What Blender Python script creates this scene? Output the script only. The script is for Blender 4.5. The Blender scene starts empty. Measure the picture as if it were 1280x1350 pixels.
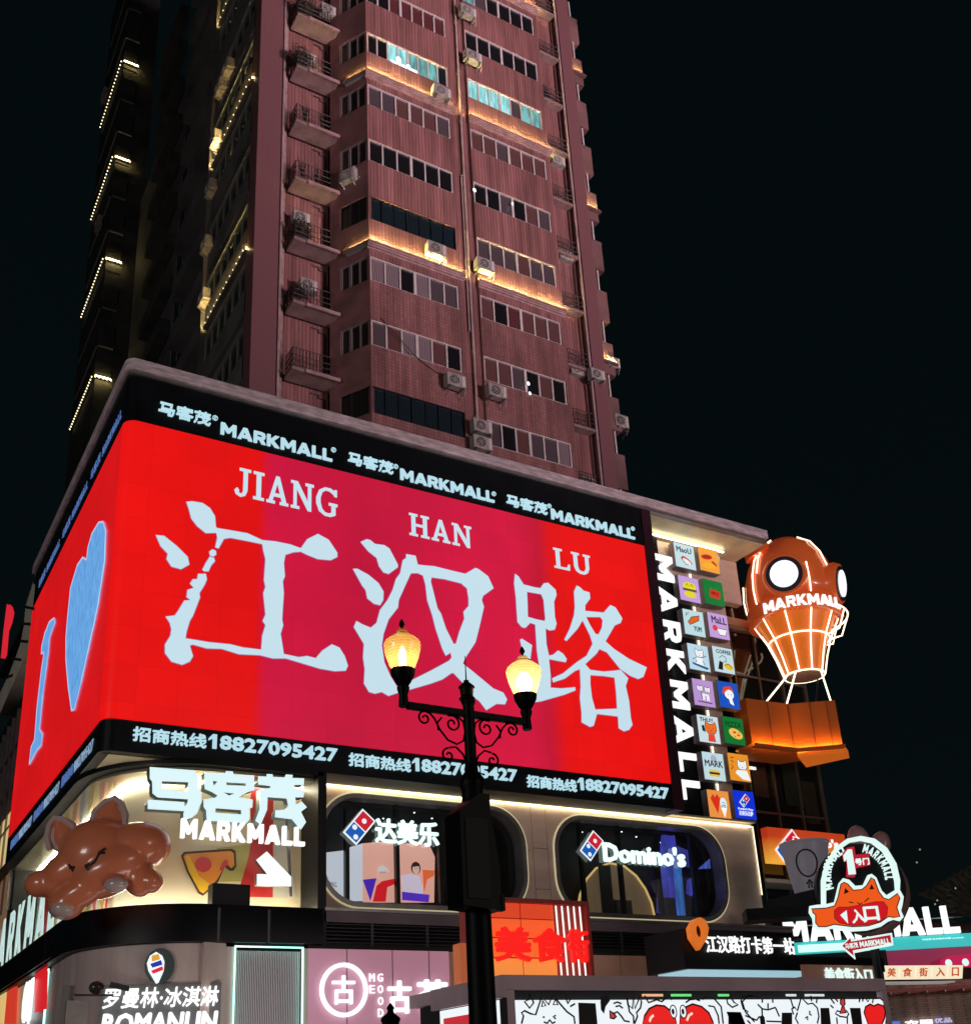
import bpy, bmesh, math, random
from mathutils import Vector, Matrix
random.seed(7)
R = math.radians
SC = bpy.context.scene
COL = SC.collection

# ------------------------------------------------------------------ camera
cam_data = bpy.data.cameras.new('camera')
cam = bpy.data.objects.new('camera', cam_data)
COL.objects.link(cam)
cam.matrix_world = Matrix(((0.86161709, -0.14431854, -0.48660882, 0),
                           (-0.50514593, -0.33719891, -0.79443343, 0),
                           (-0.04943249, 0.93030589, -0.36343827, 1.6),
                           (0, 0, 0, 1)))
cam_data.sensor_fit = 'VERTICAL'
cam_data.sensor_height = 24.0
cam_data.lens = 1472.4176 / 1350.0 * 24.0
cam_data.shift_x = 0.0
cam_data.shift_y = 200.36 / 1350.0
cam_data.clip_end = 3000
SC.camera = cam

# ------------------------------------------------------------------ night sky and plaza light
world = bpy.data.worlds.new('World'); SC.world = world; world.use_nodes = True
wn = world.node_tree; wn.nodes.clear()
w_out = wn.nodes.new('ShaderNodeOutputWorld'); w_add = wn.nodes.new('ShaderNodeAddShader')
w_b1 = wn.nodes.new('ShaderNodeBackground'); w_b2 = wn.nodes.new('ShaderNodeBackground')
sky = wn.nodes.new('ShaderNodeTexSky'); sky.sky_type = 'NISHITA'; sky.sun_disc = False
sky.sun_elevation = R(3); sky.sun_rotation = R(140)
wn.links.new(sky.outputs[0], w_b1.inputs[0]); w_b1.inputs[1].default_value = 0.0008
w_b2.inputs[0].default_value = (0.0011, 0.0029, 0.0033, 1); w_b2.inputs[1].default_value = 1.0
wn.links.new(w_b1.outputs[0], w_add.inputs[0]); wn.links.new(w_b2.outputs[0], w_add.inputs[1])
wn.links.new(w_add.outputs[0], w_out.inputs[0])
SC.view_settings.view_transform = 'Standard'; SC.view_settings.look = 'None'
SC.view_settings.exposure = 0; SC.view_settings.gamma = 1; SC.view_settings.use_curve_mapping = False

def area_light(name, loc, target, size, power, color, size_y=None, spread=None):
    l = bpy.data.lights.new(name, 'AREA'); l.energy = power; l.color = color
    l.shape = 'RECTANGLE'; l.size = size; l.size_y = size_y or size
    if spread: l.spread = spread
    o = bpy.data.objects.new(name, l); COL.objects.link(o); o.location = loc
    o.rotation_euler = (Vector(target) - Vector(loc)).to_track_quat('-Z', 'Y').to_euler()
    return o
# the lit fronts of the shops across the pedestrian street, behind and to the right of the camera
area_light('plaza_light', (46, -44, 7), (19, 31, 54), 10, 6000, (1.0, 0.80, 0.86), spread=R(50))
area_light('tower_side_fill', (-26, 4, 9), (11, 44, 48), 8, 2900, (1.0, 0.95, 0.93))  # added fill without a visible source, lifts the tower's dark left side
area_light('street_light_glow', (24, -26, 9), (14, 25, 4), 9, 1700, (1.0, 0.86, 0.78))
area_light('shop_wall_fill', (9, 20.5, 0.9), (8.5, 25.2, 4.2), 5, 85, (1.0, 0.88, 0.84), size_y=1.2)  # added fill hidden below the view, brightens the street-level walls
area_light('shop_wall_fill', (18, 21.5, 1.2), (18, 25.2, 4.6), 5, 40, (1.0, 0.82, 0.72), size_y=1.2)  # second added fill behind the kiosk, for the brown wall

# ------------------------------------------------------------------ materials
MATS = {}
def mat(name, col, rough=0.6, metal=0.0, emit=None, strength=1.0, spec=None, coat=0.0):
    if name in MATS: return MATS[name]
    m = bpy.data.materials.new(name); m.use_nodes = True
    b = m.node_tree.nodes['Principled BSDF']
    b.inputs['Base Color'].default_value = (*col, 1); b.inputs['Roughness'].default_value = rough
    b.inputs['Metallic'].default_value = metal
    if spec is not None: b.inputs['Specular IOR Level'].default_value = spec
    if coat: b.inputs['Coat Weight'].default_value = coat; b.inputs['Coat Roughness'].default_value = 0.08
    if emit:
        b.inputs['Emission Color'].default_value = (*emit, 1); b.inputs['Emission Strength'].default_value = strength
    MATS[name] = m; return m
def N(m, t, **kw):
    n = m.node_tree.nodes.new(t)
    for k, v in kw.items(): setattr(n, k, v)
    return n
def L(m, a, b): m.node_tree.links.new(a, b)
def grain(m, scale=3.0, amount=0.35, rough=0.0, bump=0.0, stretch=(1, 1, 1), detail=5):
    """uneven dirt and wear in the base colour, optional roughness and relief"""
    b = m.node_tree.nodes['Principled BSDF']
    tc = N(m, 'ShaderNodeTexCoord'); mp = N(m, 'ShaderNodeMapping'); mp.inputs['Scale'].default_value = stretch
    no = N(m, 'ShaderNodeTexNoise'); no.inputs['Scale'].default_value = scale; no.inputs['Detail'].default_value = detail
    L(m, tc.outputs['Object'], mp.inputs[0]); L(m, mp.outputs[0], no.inputs['Vector'])
    c = b.inputs['Base Color'].default_value[:]
    r_ = N(m, 'ShaderNodeValToRGB')
    r_.color_ramp.elements[0].position = 0.3; r_.color_ramp.elements[1].position = 0.72
    r_.color_ramp.elements[0].color = (*[x * (1 - amount) for x in c[:3]], 1)
    r_.color_ramp.elements[1].color = (*[min(1, x * (1 + amount)) for x in c[:3]], 1)
    L(m, no.outputs[0], r_.inputs[0]); L(m, r_.outputs[0], b.inputs['Base Color'])
    if rough:
        mr = N(m, 'ShaderNodeMapRange'); r0 = b.inputs['Roughness'].default_value
        mr.inputs['To Min'].default_value = max(0.02, r0 - rough); mr.inputs['To Max'].default_value = min(1, r0 + rough)
        L(m, no.outputs[0], mr.inputs[0]); L(m, mr.outputs[0], b.inputs['Roughness'])
    if bump:
        bp = N(m, 'ShaderNodeBump'); bp.inputs['Strength'].default_value = bump; bp.inputs['Distance'].default_value = 0.02
        L(m, no.outputs[0], bp.inputs['Height']); L(m, bp.outputs[0], b.inputs['Normal'])
    return m
def tile_mat(name, c1, c2, mortar, w, h, msize, offset=0.0, rough=0.45, vertical_axis='XZ'):
    m = mat(name, c1, rough); b = m.node_tree.nodes['Principled BSDF']
    tc = N(m, 'ShaderNodeTexCoord'); sp = N(m, 'ShaderNodeSeparateXYZ'); cb = N(m, 'ShaderNodeCombineXYZ')
    ad = N(m, 'ShaderNodeMath', operation='ADD')
    L(m, tc.outputs['Object'], sp.inputs[0]); L(m, sp.outputs[0], ad.inputs[0]); L(m, sp.outputs[1], ad.inputs[1])
    L(m, ad.outputs[0], cb.inputs[0]); L(m, sp.outputs[2], cb.inputs[1])
    br = N(m, 'ShaderNodeTexBrick'); br.offset = offset; br.squash = 1.0
    br.inputs['Scale'].default_value = 1.0; br.inputs['Brick Width'].default_value = w; br.inputs['Row Height'].default_value = h
    br.inputs['Mortar Size'].default_value = msize; br.inputs['Mortar Smooth'].default_value = 0.3
    br.inputs['Color1'].default_value = (*c1, 1); br.inputs['Color2'].default_value = (*c2, 1); br.inputs['Mortar'].default_value = (*mortar, 1)
    L(m, cb.outputs[0], br.inputs['Vector'])
    no = N(m, 'ShaderNodeTexNoise'); no.inputs['Scale'].default_value = 0.55; no.inputs['Detail'].default_value = 7; no.inputs['Roughness'].default_value = 0.65
    st = N(m, 'ShaderNodeMapping'); st.inputs['Scale'].default_value = (1.6, 1.6, 0.45)
    L(m, tc.outputs['Object'], st.inputs[0]); L(m, st.outputs[0], no.inputs['Vector'])
    mr = N(m, 'ShaderNodeMapRange'); mr.inputs['From Min'].default_value = 0.3; mr.inputs['From Max'].default_value = 0.7
    mr.inputs['To Min'].default_value = 0.66; mr.inputs['To Max'].default_value = 1.14
    L(m, no.outputs[0], mr.inputs[0])
    n2 = N(m, 'ShaderNodeTexNoise'); n2.inputs['Scale'].default_value = 1.0; n2.inputs['Detail'].default_value = 4
    s2 = N(m, 'ShaderNodeMapping'); s2.inputs['Scale'].default_value = (4.5, 4.5, 0.22); L(m, tc.outputs['Object'], s2.inputs[0]); L(m, s2.outputs[0], n2.inputs['Vector'])
    m2 = N(m, 'ShaderNodeMapRange'); m2.inputs['From Min'].default_value = 0.35; m2.inputs['From Max'].default_value = 0.62; m2.inputs['To Min'].default_value = 0.68; m2.inputs['To Max'].default_value = 1.05; L(m, n2.outputs[0], m2.inputs[0])
    mm_ = N(m, 'ShaderNodeMath', operation='MULTIPLY'); L(m, mr.outputs[0], mm_.inputs[0]); L(m, m2.outputs[0], mm_.inputs[1])
    mx = N(m, 'ShaderNodeMix', data_type='RGBA', blend_type='MULTIPLY'); mx.inputs['Factor'].default_value = 1.0
    L(m, br.outputs['Color'], mx.inputs['A']); L(m, mm_.outputs[0], mx.inputs['B']); L(m, mx.outputs['Result'], b.inputs['Base Color'])
    bp = N(m, 'ShaderNodeBump'); bp.inputs['Strength'].default_value = 0.5; bp.inputs['Distance'].default_value = 0.012; bp.invert = True
    L(m, br.outputs['Fac'], bp.inputs['Height']); L(m, bp.outputs[0], b.inputs['Normal'])
    return m
def srgb(r, g, b):
    f = lambda c: (c / 255 / 12.92) if c / 255 <= 0.04045 else ((c / 255 + 0.055) / 1.055) ** 2.4
    return (f(r), f(g), f(b))
def glow(name, rgb255, strength=1.0):
    c = srgb(*rgb255); return mat(name, tuple(x * 0.4 for x in c), 0.5, emit=c, strength=strength)

TILE = tile_mat('pink_facade_tile', (0.40, 0.165, 0.165), (0.32, 0.13, 0.13), (0.13, 0.055, 0.055), 0.15, 7.0, 0.013)
TILE_SQ = tile_mat('pink_square_tile', (0.41, 0.17, 0.17), (0.33, 0.135, 0.135), (0.20, 0.085, 0.085), 0.14, 0.14, 0.012)
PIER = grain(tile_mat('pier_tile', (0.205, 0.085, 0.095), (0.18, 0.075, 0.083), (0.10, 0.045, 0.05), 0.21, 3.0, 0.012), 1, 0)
CONC = grain(mat('slab_concrete', (0.28, 0.165, 0.16), 0.85), 2.2, 0.35, bump=0.3)
TRIM = grain(mat('painted_trim', (0.42, 0.24, 0.24), 0.6), 3, 0.3)
DARKWALL = grain(mat('dark_render', (0.05, 0.045, 0.043), 0.85), 0.8, 0.5)  # very dark wall colour with uneven tone
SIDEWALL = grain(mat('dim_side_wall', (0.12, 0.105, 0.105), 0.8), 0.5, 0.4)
FRAME = grain(mat('aluminium_window_frame', (0.66, 0.54, 0.54), 0.45, 0.0), 4, 0.12)
IRON = mat('black_iron', (0.035, 0.022, 0.022), 0.5, 0.3)
PIPE = grain(mat('drain_pipe_plastic', (0.46, 0.30, 0.30), 0.55), 1.5, 0.25)
ACW = grain(mat('ac_casing', (0.34, 0.29, 0.28), 0.5), 4, 0.4, stretch=(1, 1, 0.4))
ACD = mat('ac_fan_dark', (0.02, 0.018, 0.02), 0.6)
STRIP = mat('warm_light_strip', (0.8, 0.6, 0.3), 0.5, emit=(1.0, 0.92, 0.30), strength=430)
BULB = mat('warm_bulb', (0.8, 0.7, 0.5), 0.4, emit=(1.0, 0.80, 0.46), strength=2.4)
def pane_mat(name, col, rough=0.15, folds=0.0):
    m = mat(name, col, rough, spec=0.5)
    if folds:
        b = m.node_tree.nodes['Principled BSDF']; tc = N(m, 'ShaderNodeTexCoord'); wv = N(m, 'ShaderNodeTexWave')
        wv.inputs['Scale'].default_value = 3.2; wv.inputs['Distortion'].default_value = 5; wv.inputs['Detail'].default_value = 2; wv.inputs['Detail Scale'].default_value = 0.6
        rp = N(m, 'ShaderNodeValToRGB'); rp.color_ramp.elements[0].color = (*[c * (1 - folds) for c in col], 1); rp.color_ramp.elements[1].color = (*col, 1)
        L(m, tc.outputs['Object'], wv.inputs['Vector']); L(m, wv.outputs[0], rp.inputs[0]); L(m, rp.outputs[0], b.inputs['Base Color'])
    return m
P_DARK = pane_mat('dark_window_glass', (0.012, 0.011, 0.013), 0.08)
P_BLUE = pane_mat('blue_tinted_glass', (0.018, 0.030, 0.040), 0.12, 0.6)
P_BROWN = pane_mat('glass_over_brown_blind', (0.13, 0.055, 0.055), 0.3)
P_GREY = pane_mat('glass_over_grey_curtain', (0.12, 0.085, 0.10), 0.3, 0.5)
P_RED = pane_mat('glass_over_red_curtain', (0.16, 0.045, 0.05), 0.3, 0.55)
P_PALE = pane_mat('glass_over_pale_curtain', (0.30, 0.21, 0.24), 0.3, 0.5)
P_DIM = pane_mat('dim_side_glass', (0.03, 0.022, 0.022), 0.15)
def lit_pane(name, c1, c2, st, sc=2.3):
    m = mat(name, (0.1, 0.2, 0.2), 0.3, emit=c1, strength=st); b = m.node_tree.nodes['Principled BSDF']
    tc = N(m, 'ShaderNodeTexCoord'); wv = N(m, 'ShaderNodeTexNoise'); wv.inputs['Scale'].default_value = sc; wv.inputs['Detail'].default_value = 3
    mp = N(m, 'ShaderNodeMapping'); mp.inputs['Scale'].default_value = (2.5, 2.5, 0.5)
    rp = N(m, 'ShaderNodeValToRGB'); rp.color_ramp.elements[0].color = (*c2, 1); rp.color_ramp.elements[1].color = (*c1, 1)
    rp.color_ramp.elements[0].position = 0.38; rp.color_ramp.elements[1].position = 0.6
    L(m, tc.outputs['Object'], mp.inputs[0]); L(m, mp.outputs[0], wv.inputs['Vector']); L(m, wv.outputs[0], rp.inputs[0]); L(m, rp.outputs[0], b.inputs['Emission Color'])
    return m
P_LIT = lit_pane('room_lit_cyan', (0.36, 0.78, 0.80), (0.10, 0.36, 0.38), 0.95)
P_LIT2 = lit_pane('room_lit_green', (0.13, 0.45, 0.43), (0.03, 0.13, 0.13), 0.9)
LAMPW = mat('room_lamp', (0.9, 0.9, 0.9), 0.4, emit=(0.85, 0.97, 1.0), strength=1.6)

BLACK = grain(mat('black_aluminium_panel', (0.0055, 0.0065, 0.009), 0.45, spec=0.25), 1.2, 0.3, rough=0.08)
BLACKM = mat('matt_black', (0.008, 0.008, 0.009), 0.7)
LEDGE = grain(mat('mauve_metal_coping', (0.72, 0.56, 0.60), 0.5, 0.1), 2.5, 0.35, stretch=(1, 1, 4))
CREAM = grain(mat('champagne_metal_cladding', (0.84, 0.61, 0.51), 0.5, 0.05), 0.9, 0.12, rough=0.1, stretch=(1, 1, 3))
CREAMM = grain(mat('champagne_soffit_panel', (0.66, 0.60, 0.42), 0.45, 0.12), 1.3, 0.2, rough=0.1)
STEEL = grain(mat('grey_steel_trim', (0.30, 0.28, 0.28), 0.35, 0.7), 3, 0.2)
MAUVE = grain(mat('mauve_shop_cladding', (0.62, 0.50, 0.47), 0.5), 0.8, 0.2, stretch=(3, 3, 0.4))
BROWNP = grain(mat('brown_soffit_panel', (0.60, 0.33, 0.24), 0.5), 1, 0.2)
GLASSD = mat('dark_curtain_glass', (0.010, 0.012, 0.014), 0.06, spec=0.6)
LEDW = glow('white_letter_glow', (214, 240, 244), 1.0)
LEDW2 = glow('pure_white_letter', (250, 252, 252), 1.1)
TXTB = glow('pale_blue_lettering', (176, 214, 226), 1.0)
NEON = mat('white_neon_tube', (0.9, 0.85, 0.75), 0.4, emit=(1.0, 0.84, 0.58), strength=2.2)
WASH = mat('wall_wash_strip', (0.9, 0.9, 0.8), 0.4, emit=(1.0, 0.92, 0.60), strength=4.2)
WASH2 = mat('niche_light_strip', (0.9, 0.9, 0.85), 0.4, emit=(1.0, 0.95, 0.74), strength=26)
TEAL = mat('teal_light_strip', (0.4, 0.9, 0.8), 0.4, emit=(0.42, 0.95, 0.78), strength=2.2)

# LED screen: each pixel column is faint, two crimson zones on bright red
def screen_mat(name, bands):
    m = mat(name, (0.02, 0.01, 0.01), 0.35, emit=(0.8, 0.01, 0.01), strength=1.0); b = m.node_tree.nodes['Principled BSDF']
    tc = N(m, 'ShaderNodeTexCoord'); sp = N(m, 'ShaderNodeSeparateXYZ'); L(m, tc.outputs['Object'], sp.inputs[0])
    mr = N(m, 'ShaderNodeMapRange'); mr.inputs['From Min'].default_value = 5.0; mr.inputs['From Max'].default_value = 21.6
    L(m, sp.outputs[0], mr.inputs[0]); rp = N(m, 'ShaderNodeValToRGB'); rp.color_ramp.interpolation = 'LINEAR'
    els = rp.color_ramp.elements
    for i, (p, c) in enumerate(bands):
        e = els[i] if i < 2 else els.new(p)
        e.position = p; e.color = (*srgb(*c), 1)
    no = N(m, 'ShaderNodeTexNoise'); no.inputs['Scale'].default_value = 0.5; L(m, tc.outputs['Object'], no.inputs['Vector'])
    br = N(m, 'ShaderNodeTexBrick'); br.offset = 0; br.inputs['Scale'].default_value = 1; br.inputs['Brick Width'].default_value = 0.96; br.inputs['Row Height'].default_value = 0.96
    br.inputs['Mortar Size'].default_value = 0.008; br.inputs['Color1'].default_value = (1, 1, 1, 1); br.inputs['Color2'].default_value = (0.93, 0.94, 0.96, 1); br.inputs['Mortar'].default_value = (0.86, 0.86, 0.88, 1)
    cb = N(m, 'ShaderNodeCombineXYZ'); ad = N(m, 'ShaderNodeMath', operation='ADD'); L(m, sp.outputs[0], ad.inputs[0]); L(m, sp.outputs[1], ad.inputs[1]); L(m, ad.outputs[0], cb.inputs[0]); L(m, sp.outputs[2], cb.inputs[1]); L(m, cb.outputs[0], br.inputs['Vector'])
    mx = N(m, 'ShaderNodeMix', data_type='RGBA', blend_type='MULTIPLY'); mx.inputs['Factor'].default_value = 1
    L(m, mr.outputs[0], rp.inputs[0]); L(m, rp.outputs[0], mx.inputs['A']); L(m, br.outputs['Color'], mx.inputs['B'])
    m2 = N(m, 'ShaderNodeMapRange'); m2.inputs['To Min'].default_value = 0.86; m2.inputs['To Max'].default_value = 1.12; L(m, no.outputs[0], m2.inputs[0])
    my = N(m, 'ShaderNodeMix', data_type='RGBA', blend_type='MULTIPLY'); my.inputs['Factor'].default_value = 1
    L(m, mx.outputs['Result'], my.inputs['A']); L(m, m2.outputs[0], my.inputs['B']); L(m, my.outputs['Result'], b.inputs['Emission Color'])
    return m
SCREEN = screen_mat('led_screen_red', [(0.0, (236, 16, 14)), (0.215, (228, 14, 14)), (0.235, (210, 20, 62)), (0.40, (196, 20, 58)), (0.55, (206, 22, 62)), (0.70, (216, 24, 64)), (0.745, (200, 22, 52)), (0.775, (234, 18, 18)), (1.0, (236, 14, 12))])
SCREEN_L = screen_mat('led_screen_red_side', [(0.0, (214, 18, 22)), (1.0, (226, 16, 18))])
SCW = glow('screen_white_blue', (192, 218, 230), 1.0)
SCOUT = glow('screen_character_edge', (150, 120, 165), 0.9)

# ------------------------------------------------------------------ mesh helpers
class MB:
    def __init__(s): s.v = []; s.f = []
    def add(s, vs, fs):
        o = len(s.v); s.v += [tuple(v) for v in vs]; s.f += [tuple(i + o for i in f) for f in fs]
    def box(s, x0, y0, z0, x1, y1, z1):
        s.add([(x0, y0, z0), (x1, y0, z0), (x1, y1, z0), (x0, y1, z0), (x0, y0, z1), (x1, y0, z1), (x1, y1, z1), (x0, y1, z1)],
              [(0, 3, 2, 1), (4, 5, 6, 7), (0, 1, 5, 4), (1, 2, 6, 5), (2, 3, 7, 6), (3, 0, 4, 7)]); return s
    def fbox(s, F, s0, t0, n0, s1, t1, n1):
        P = [F.p(a, t, n) for n in (n0, n1) for a, t in ((s0, t0), (s1, t0), (s1, t1), (s0, t1))]
        s.add(P, [(3, 2, 1, 0), (4, 5, 6, 7), (0, 1, 5, 4), (1, 2, 6, 5), (2, 3, 7, 6), (3, 0, 4, 7)]); return s
    def prism(s, pts, z0, z1):
        n = len(pts); s.add([(x, y, z0) for x, y in pts] + [(x, y, z1) for x, y in pts],
              [tuple(range(n - 1, -1, -1)), tuple(range(n, 2 * n))] + [(i, (i + 1) % n, n + (i + 1) % n, n + i) for i in range(n)]); return s
    def tube(s, pts, r, seg=8, closed=False):
        pts = [Vector(p) for p in pts]; n = len(pts); rs = r if isinstance(r, (list, tuple)) else [r] * n
        rings = []
        up = None
        for i, p in enumerate(pts):
            a = pts[(i - 1) % n] if (closed or i > 0) else p; b = pts[(i + 1) % n] if (closed or i < n - 1) else p
            d = (b - a).normalized()
            if up is None: up = Vector((0, 0, 1)) if abs(d.z) < 0.9 else Vector((1, 0, 0))
            x = d.cross(up)
            if x.length < 1e-4: x = d.cross(Vector((0, 1, 0.1)))
            x.normalize(); y = x.cross(d).normalized(); up = y
            rings.append([p + rs[i] * (math.cos(2 * math.pi * k / seg) * x + math.sin(2 * math.pi * k / seg) * y) for k in range(seg)])
        vs = [v for q in rings for v in q]; fs = []
        for i in range(n if closed else n - 1):
            j = (i + 1) % n
            for k in range(seg): fs.append((i * seg + k, i * seg + (k + 1) % seg, j * seg + (k + 1) % seg, j * seg + k))
        if not closed: fs += [tuple(range(seg - 1, -1, -1)), tuple((n - 1) * seg + k for k in range(seg))]
        s.add(vs, fs); return s
    def lathe(s, prof, c, seg=24):
        n = len(prof); vs = [(c[0] + r * math.cos(2 * math.pi * k / seg), c[1] + r * math.sin(2 * math.pi * k / seg), z) for r, z in prof for k in range(seg)]
        fs = [(i * seg + k, i * seg + (k + 1) % seg, (i + 1) * seg + (k + 1) % seg, (i + 1) * seg + k) for i in range(n - 1) for k in range(seg)]
        if prof[0][0] > 1e-3: fs.append(tuple(range(seg - 1, -1, -1)))
        if prof[-1][0] > 1e-3: fs.append(tuple((n - 1) * seg + k for k in range(seg)))
        s.add(vs, fs); return s
    def ellipsoid(s, c, rad, rot=None, seg=20, rings=12):
        c = Vector(c); vs = []
        for i in range(rings + 1):
            th = math.pi * i / rings
            for k in range(seg):
                ph = 2 * math.pi * k / seg; p = Vector((rad[0] * math.sin(th) * math.cos(ph), rad[1] * math.sin(th) * math.sin(ph), rad[2] * math.cos(th)))
                vs.append(c + (rot @ p if rot else p))
        fs = [(i * seg + k, (i + 1) * seg + k, (i + 1) * seg + (k + 1) % seg, i * seg + (k + 1) % seg) for i in range(rings) for k in range(seg)]
        s.add(vs, fs); return s
    def strip(s, path, prof):
        """sweep a closed profile [(out, z)] along a plan path [(x, y)]; 'out' is to the right-hand (outer) side"""
        P = [Vector((*p, 0)) for p in path]; n = len(P); m = len(prof); vs = []
        for i, p in enumerate(P):
            d0 = (P[i] - P[i - 1]).normalized() if i else (P[1] - P[0]).normalized()
            d1 = (P[i + 1] - P[i]).normalized() if i < n - 1 else d0
            n0 = Vector((d0.y, -d0.x, 0)); n1 = Vector((d1.y, -d1.x, 0)); nn = (n0 + n1).normalized(); k = 1 / max(0.5, nn.dot(n0))
            vs += [p + nn * (o * k) + Vector((0, 0, z)) for o, z in prof]
        fs = [(i * m + j, (i + 1) * m + j, (i + 1) * m + (j + 1) % m, i * m + (j + 1) % m) for i in range(n - 1) for j in range(m)]
        fs += [tuple(range(m)), tuple((n - 1) * m + j for j in range(m - 1, -1, -1))]
        s.add(vs, fs); return s
    def mesh(s, name, smooth=False, off=(0, 0, 0)):
        me = bpy.data.meshes.new(name)
        me.from_pydata([(a - off[0], b - off[1], c - off[2]) for a, b, c in s.v], [], s.f)
        bm = bmesh.new(); bm.from_mesh(me); bmesh.ops.remove_doubles(bm, verts=bm.verts, dist=1e-5)
        bmesh.ops.recalc_face_normals(bm, faces=bm.faces); bm.to_mesh(me); bm.free()
        if smooth:
            for p in me.polygons: p.use_smooth = True
            if smooth != 'all':
                try: me.set_sharp_from_angle(angle=R(38))
                except Exception: pass
        return me

class F_:
    """vertical facade frame: s along (cos a, sin a), t up, n outwards"""
    def __init__(s, o, ang=0.0):
        s.o = Vector(o); a = R(ang); s.u = Vector((math.cos(a), math.sin(a), 0)); s.n = Vector((math.sin(a), -math.cos(a), 0))
    def p(s, a, t, n=0.0): return s.o + s.u * a + Vector((0, 0, t)) + s.n * n
def FY(c): return F_((0, c, 0), 0)
def FX(c): return F_((c, 0, 0), -90)

def wloc(o):
    v = Vector((0, 0, 0))
    while o is not None: v += o.location; o = o.parent
    return v
def obj(name, mb, m, parent=None, smooth=False, bevel=0.0, kind=None):
    off = wloc(parent)
    me = mb.mesh(name, smooth, off) if isinstance(mb, MB) else mb
    me.materials.clear() if not isinstance(mb, MB) and not me.users else None
    if not me.materials: me.materials.append(m)
    o = bpy.data.objects.new(name, me); COL.objects.link(o); o.parent = parent
    if bevel:
        b = o.modifiers.new('edge', 'BEVEL'); b.width = bevel; b.segments = 2; b.limit_method = 'ANGLE'
    if kind: o['kind'] = kind
    return o
def thing(name, label, cat, loc=(0, 0, 0), group=None, kind=None):
    o = bpy.data.objects.new(name, None); COL.objects.link(o); o.location = loc; o.empty_display_size = 0.3
    if label: o['label'] = label
    if cat: o['category'] = cat
    if group: o['group'] = group
    if kind: o['kind'] = kind
    return o
def tag(o, label, cat, group=None):
    o['label'] = label; o['category'] = cat
    if group: o['group'] = group
    return o
def copy_tree(o, parent=None):
    c = o.copy(); COL.objects.link(c); c.parent = parent
    for ch in list(o.children): copy_tree(ch, c)
    return c

def curve_mesh(cu, name, F, n0, parent, fit=None, flip=False):
    tmp = bpy.data.objects.new('tmp', cu); me0 = tmp.to_mesh(); me = me0.copy(); tmp.to_mesh_clear(); bpy.data.objects.remove(tmp)
    me.name = name; vs = me.vertices
    if fit and len(vs):
        xs = [v.co.x for v in vs]; ys = [v.co.y for v in vs]; x0, x1, y0, y1 = min(xs), max(xs), min(ys), max(ys)
        s0, t0, s1, t1 = fit
        for v in vs:
            v.co.x = s0 + (v.co.x - x0) / max(1e-6, x1 - x0) * (s1 - s0); v.co.y = t0 + (v.co.y - y0) / max(1e-6, y1 - y0) * (t1 - t0)
    off = wloc(parent)
    for v in vs: v.co = F.p(v.co.x, v.co.y, n0 + v.co.z) - off
    me.materials.clear(); return me
def poly(name, loops, F, n0, th, m, parent, smooth=False):
    """flat shape with holes and real thickness on a facade frame; n0 = centre of the thickness"""
    cu = bpy.data.curves.new(name, 'CURVE'); cu.dimensions = '2D'; cu.fill_mode = 'BOTH'; cu.extrude = th / 2
    for lp in loops:
        sp = cu.splines.new('POLY'); sp.points.add(len(lp) - 1); sp.use_cyclic_u = True
        for a, q in zip(sp.points, lp): a.co = (q[0], q[1], 0, 1)
    me = curve_mesh(cu, name, F, n0, parent); bpy.data.curves.remove(cu)
    return obj(name, me, m, parent)
def text(s, F, s0, t0, s1, t1, n0, th, m, parent, bold=0.02, name='lettering', shear=0.0):
    """raised lettering fitted to a box; the weight comes from copies shifted round a small ring"""
    cu = bpy.data.curves.new(name, 'FONT'); cu.body = s; cu.extrude = 0.02; cu.resolution_u = 2; cu.shear = shear
    tmp = bpy.data.objects.new('tmp', cu); me0 = tmp.to_mesh()
    V = [v.co.copy() for v in me0.vertices]; P = [tuple(p.vertices) for p in me0.polygons]
    tmp.to_mesh_clear(); bpy.data.objects.remove(tmp); bpy.data.curves.remove(cu)
    x0 = min(v.x for v in V); x1 = max(v.x for v in V); y0 = min(v.y for v in V); y1 = max(v.y for v in V)
    kx = (s1 - s0 - 2 * 0) / (x1 - x0); ky = (t1 - t0) / (y1 - y0); b = bold * min(kx, ky)
    kx = (s1 - s0 - 2 * b) / (x1 - x0); ky = (t1 - t0 - 2 * b) / (y1 - y0); off = wloc(parent); vs = []; fs = []
    shifts = [(0, 0)] + ([(b * math.cos(R(a)), b * math.sin(R(a))) for a in range(0, 360, 45)] if bold > 0.004 else [])
    for i, (dx, dy) in enumerate(shifts):
        o0 = len(vs); dn = -0.0006 * i
        for v in V: vs.append(tuple(F.p(s0 + b + dx + (v.x - x0) * kx, t0 + b + dy + (v.y - y0) * ky, n0 + (v.z * th / 0.04) + dn) - off))
        fs += [tuple(q + o0 for q in p) for p in P]
    me = bpy.data.meshes.new(name); me.from_pydata(vs, [], fs)
    return obj(name, me, m, parent)
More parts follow.
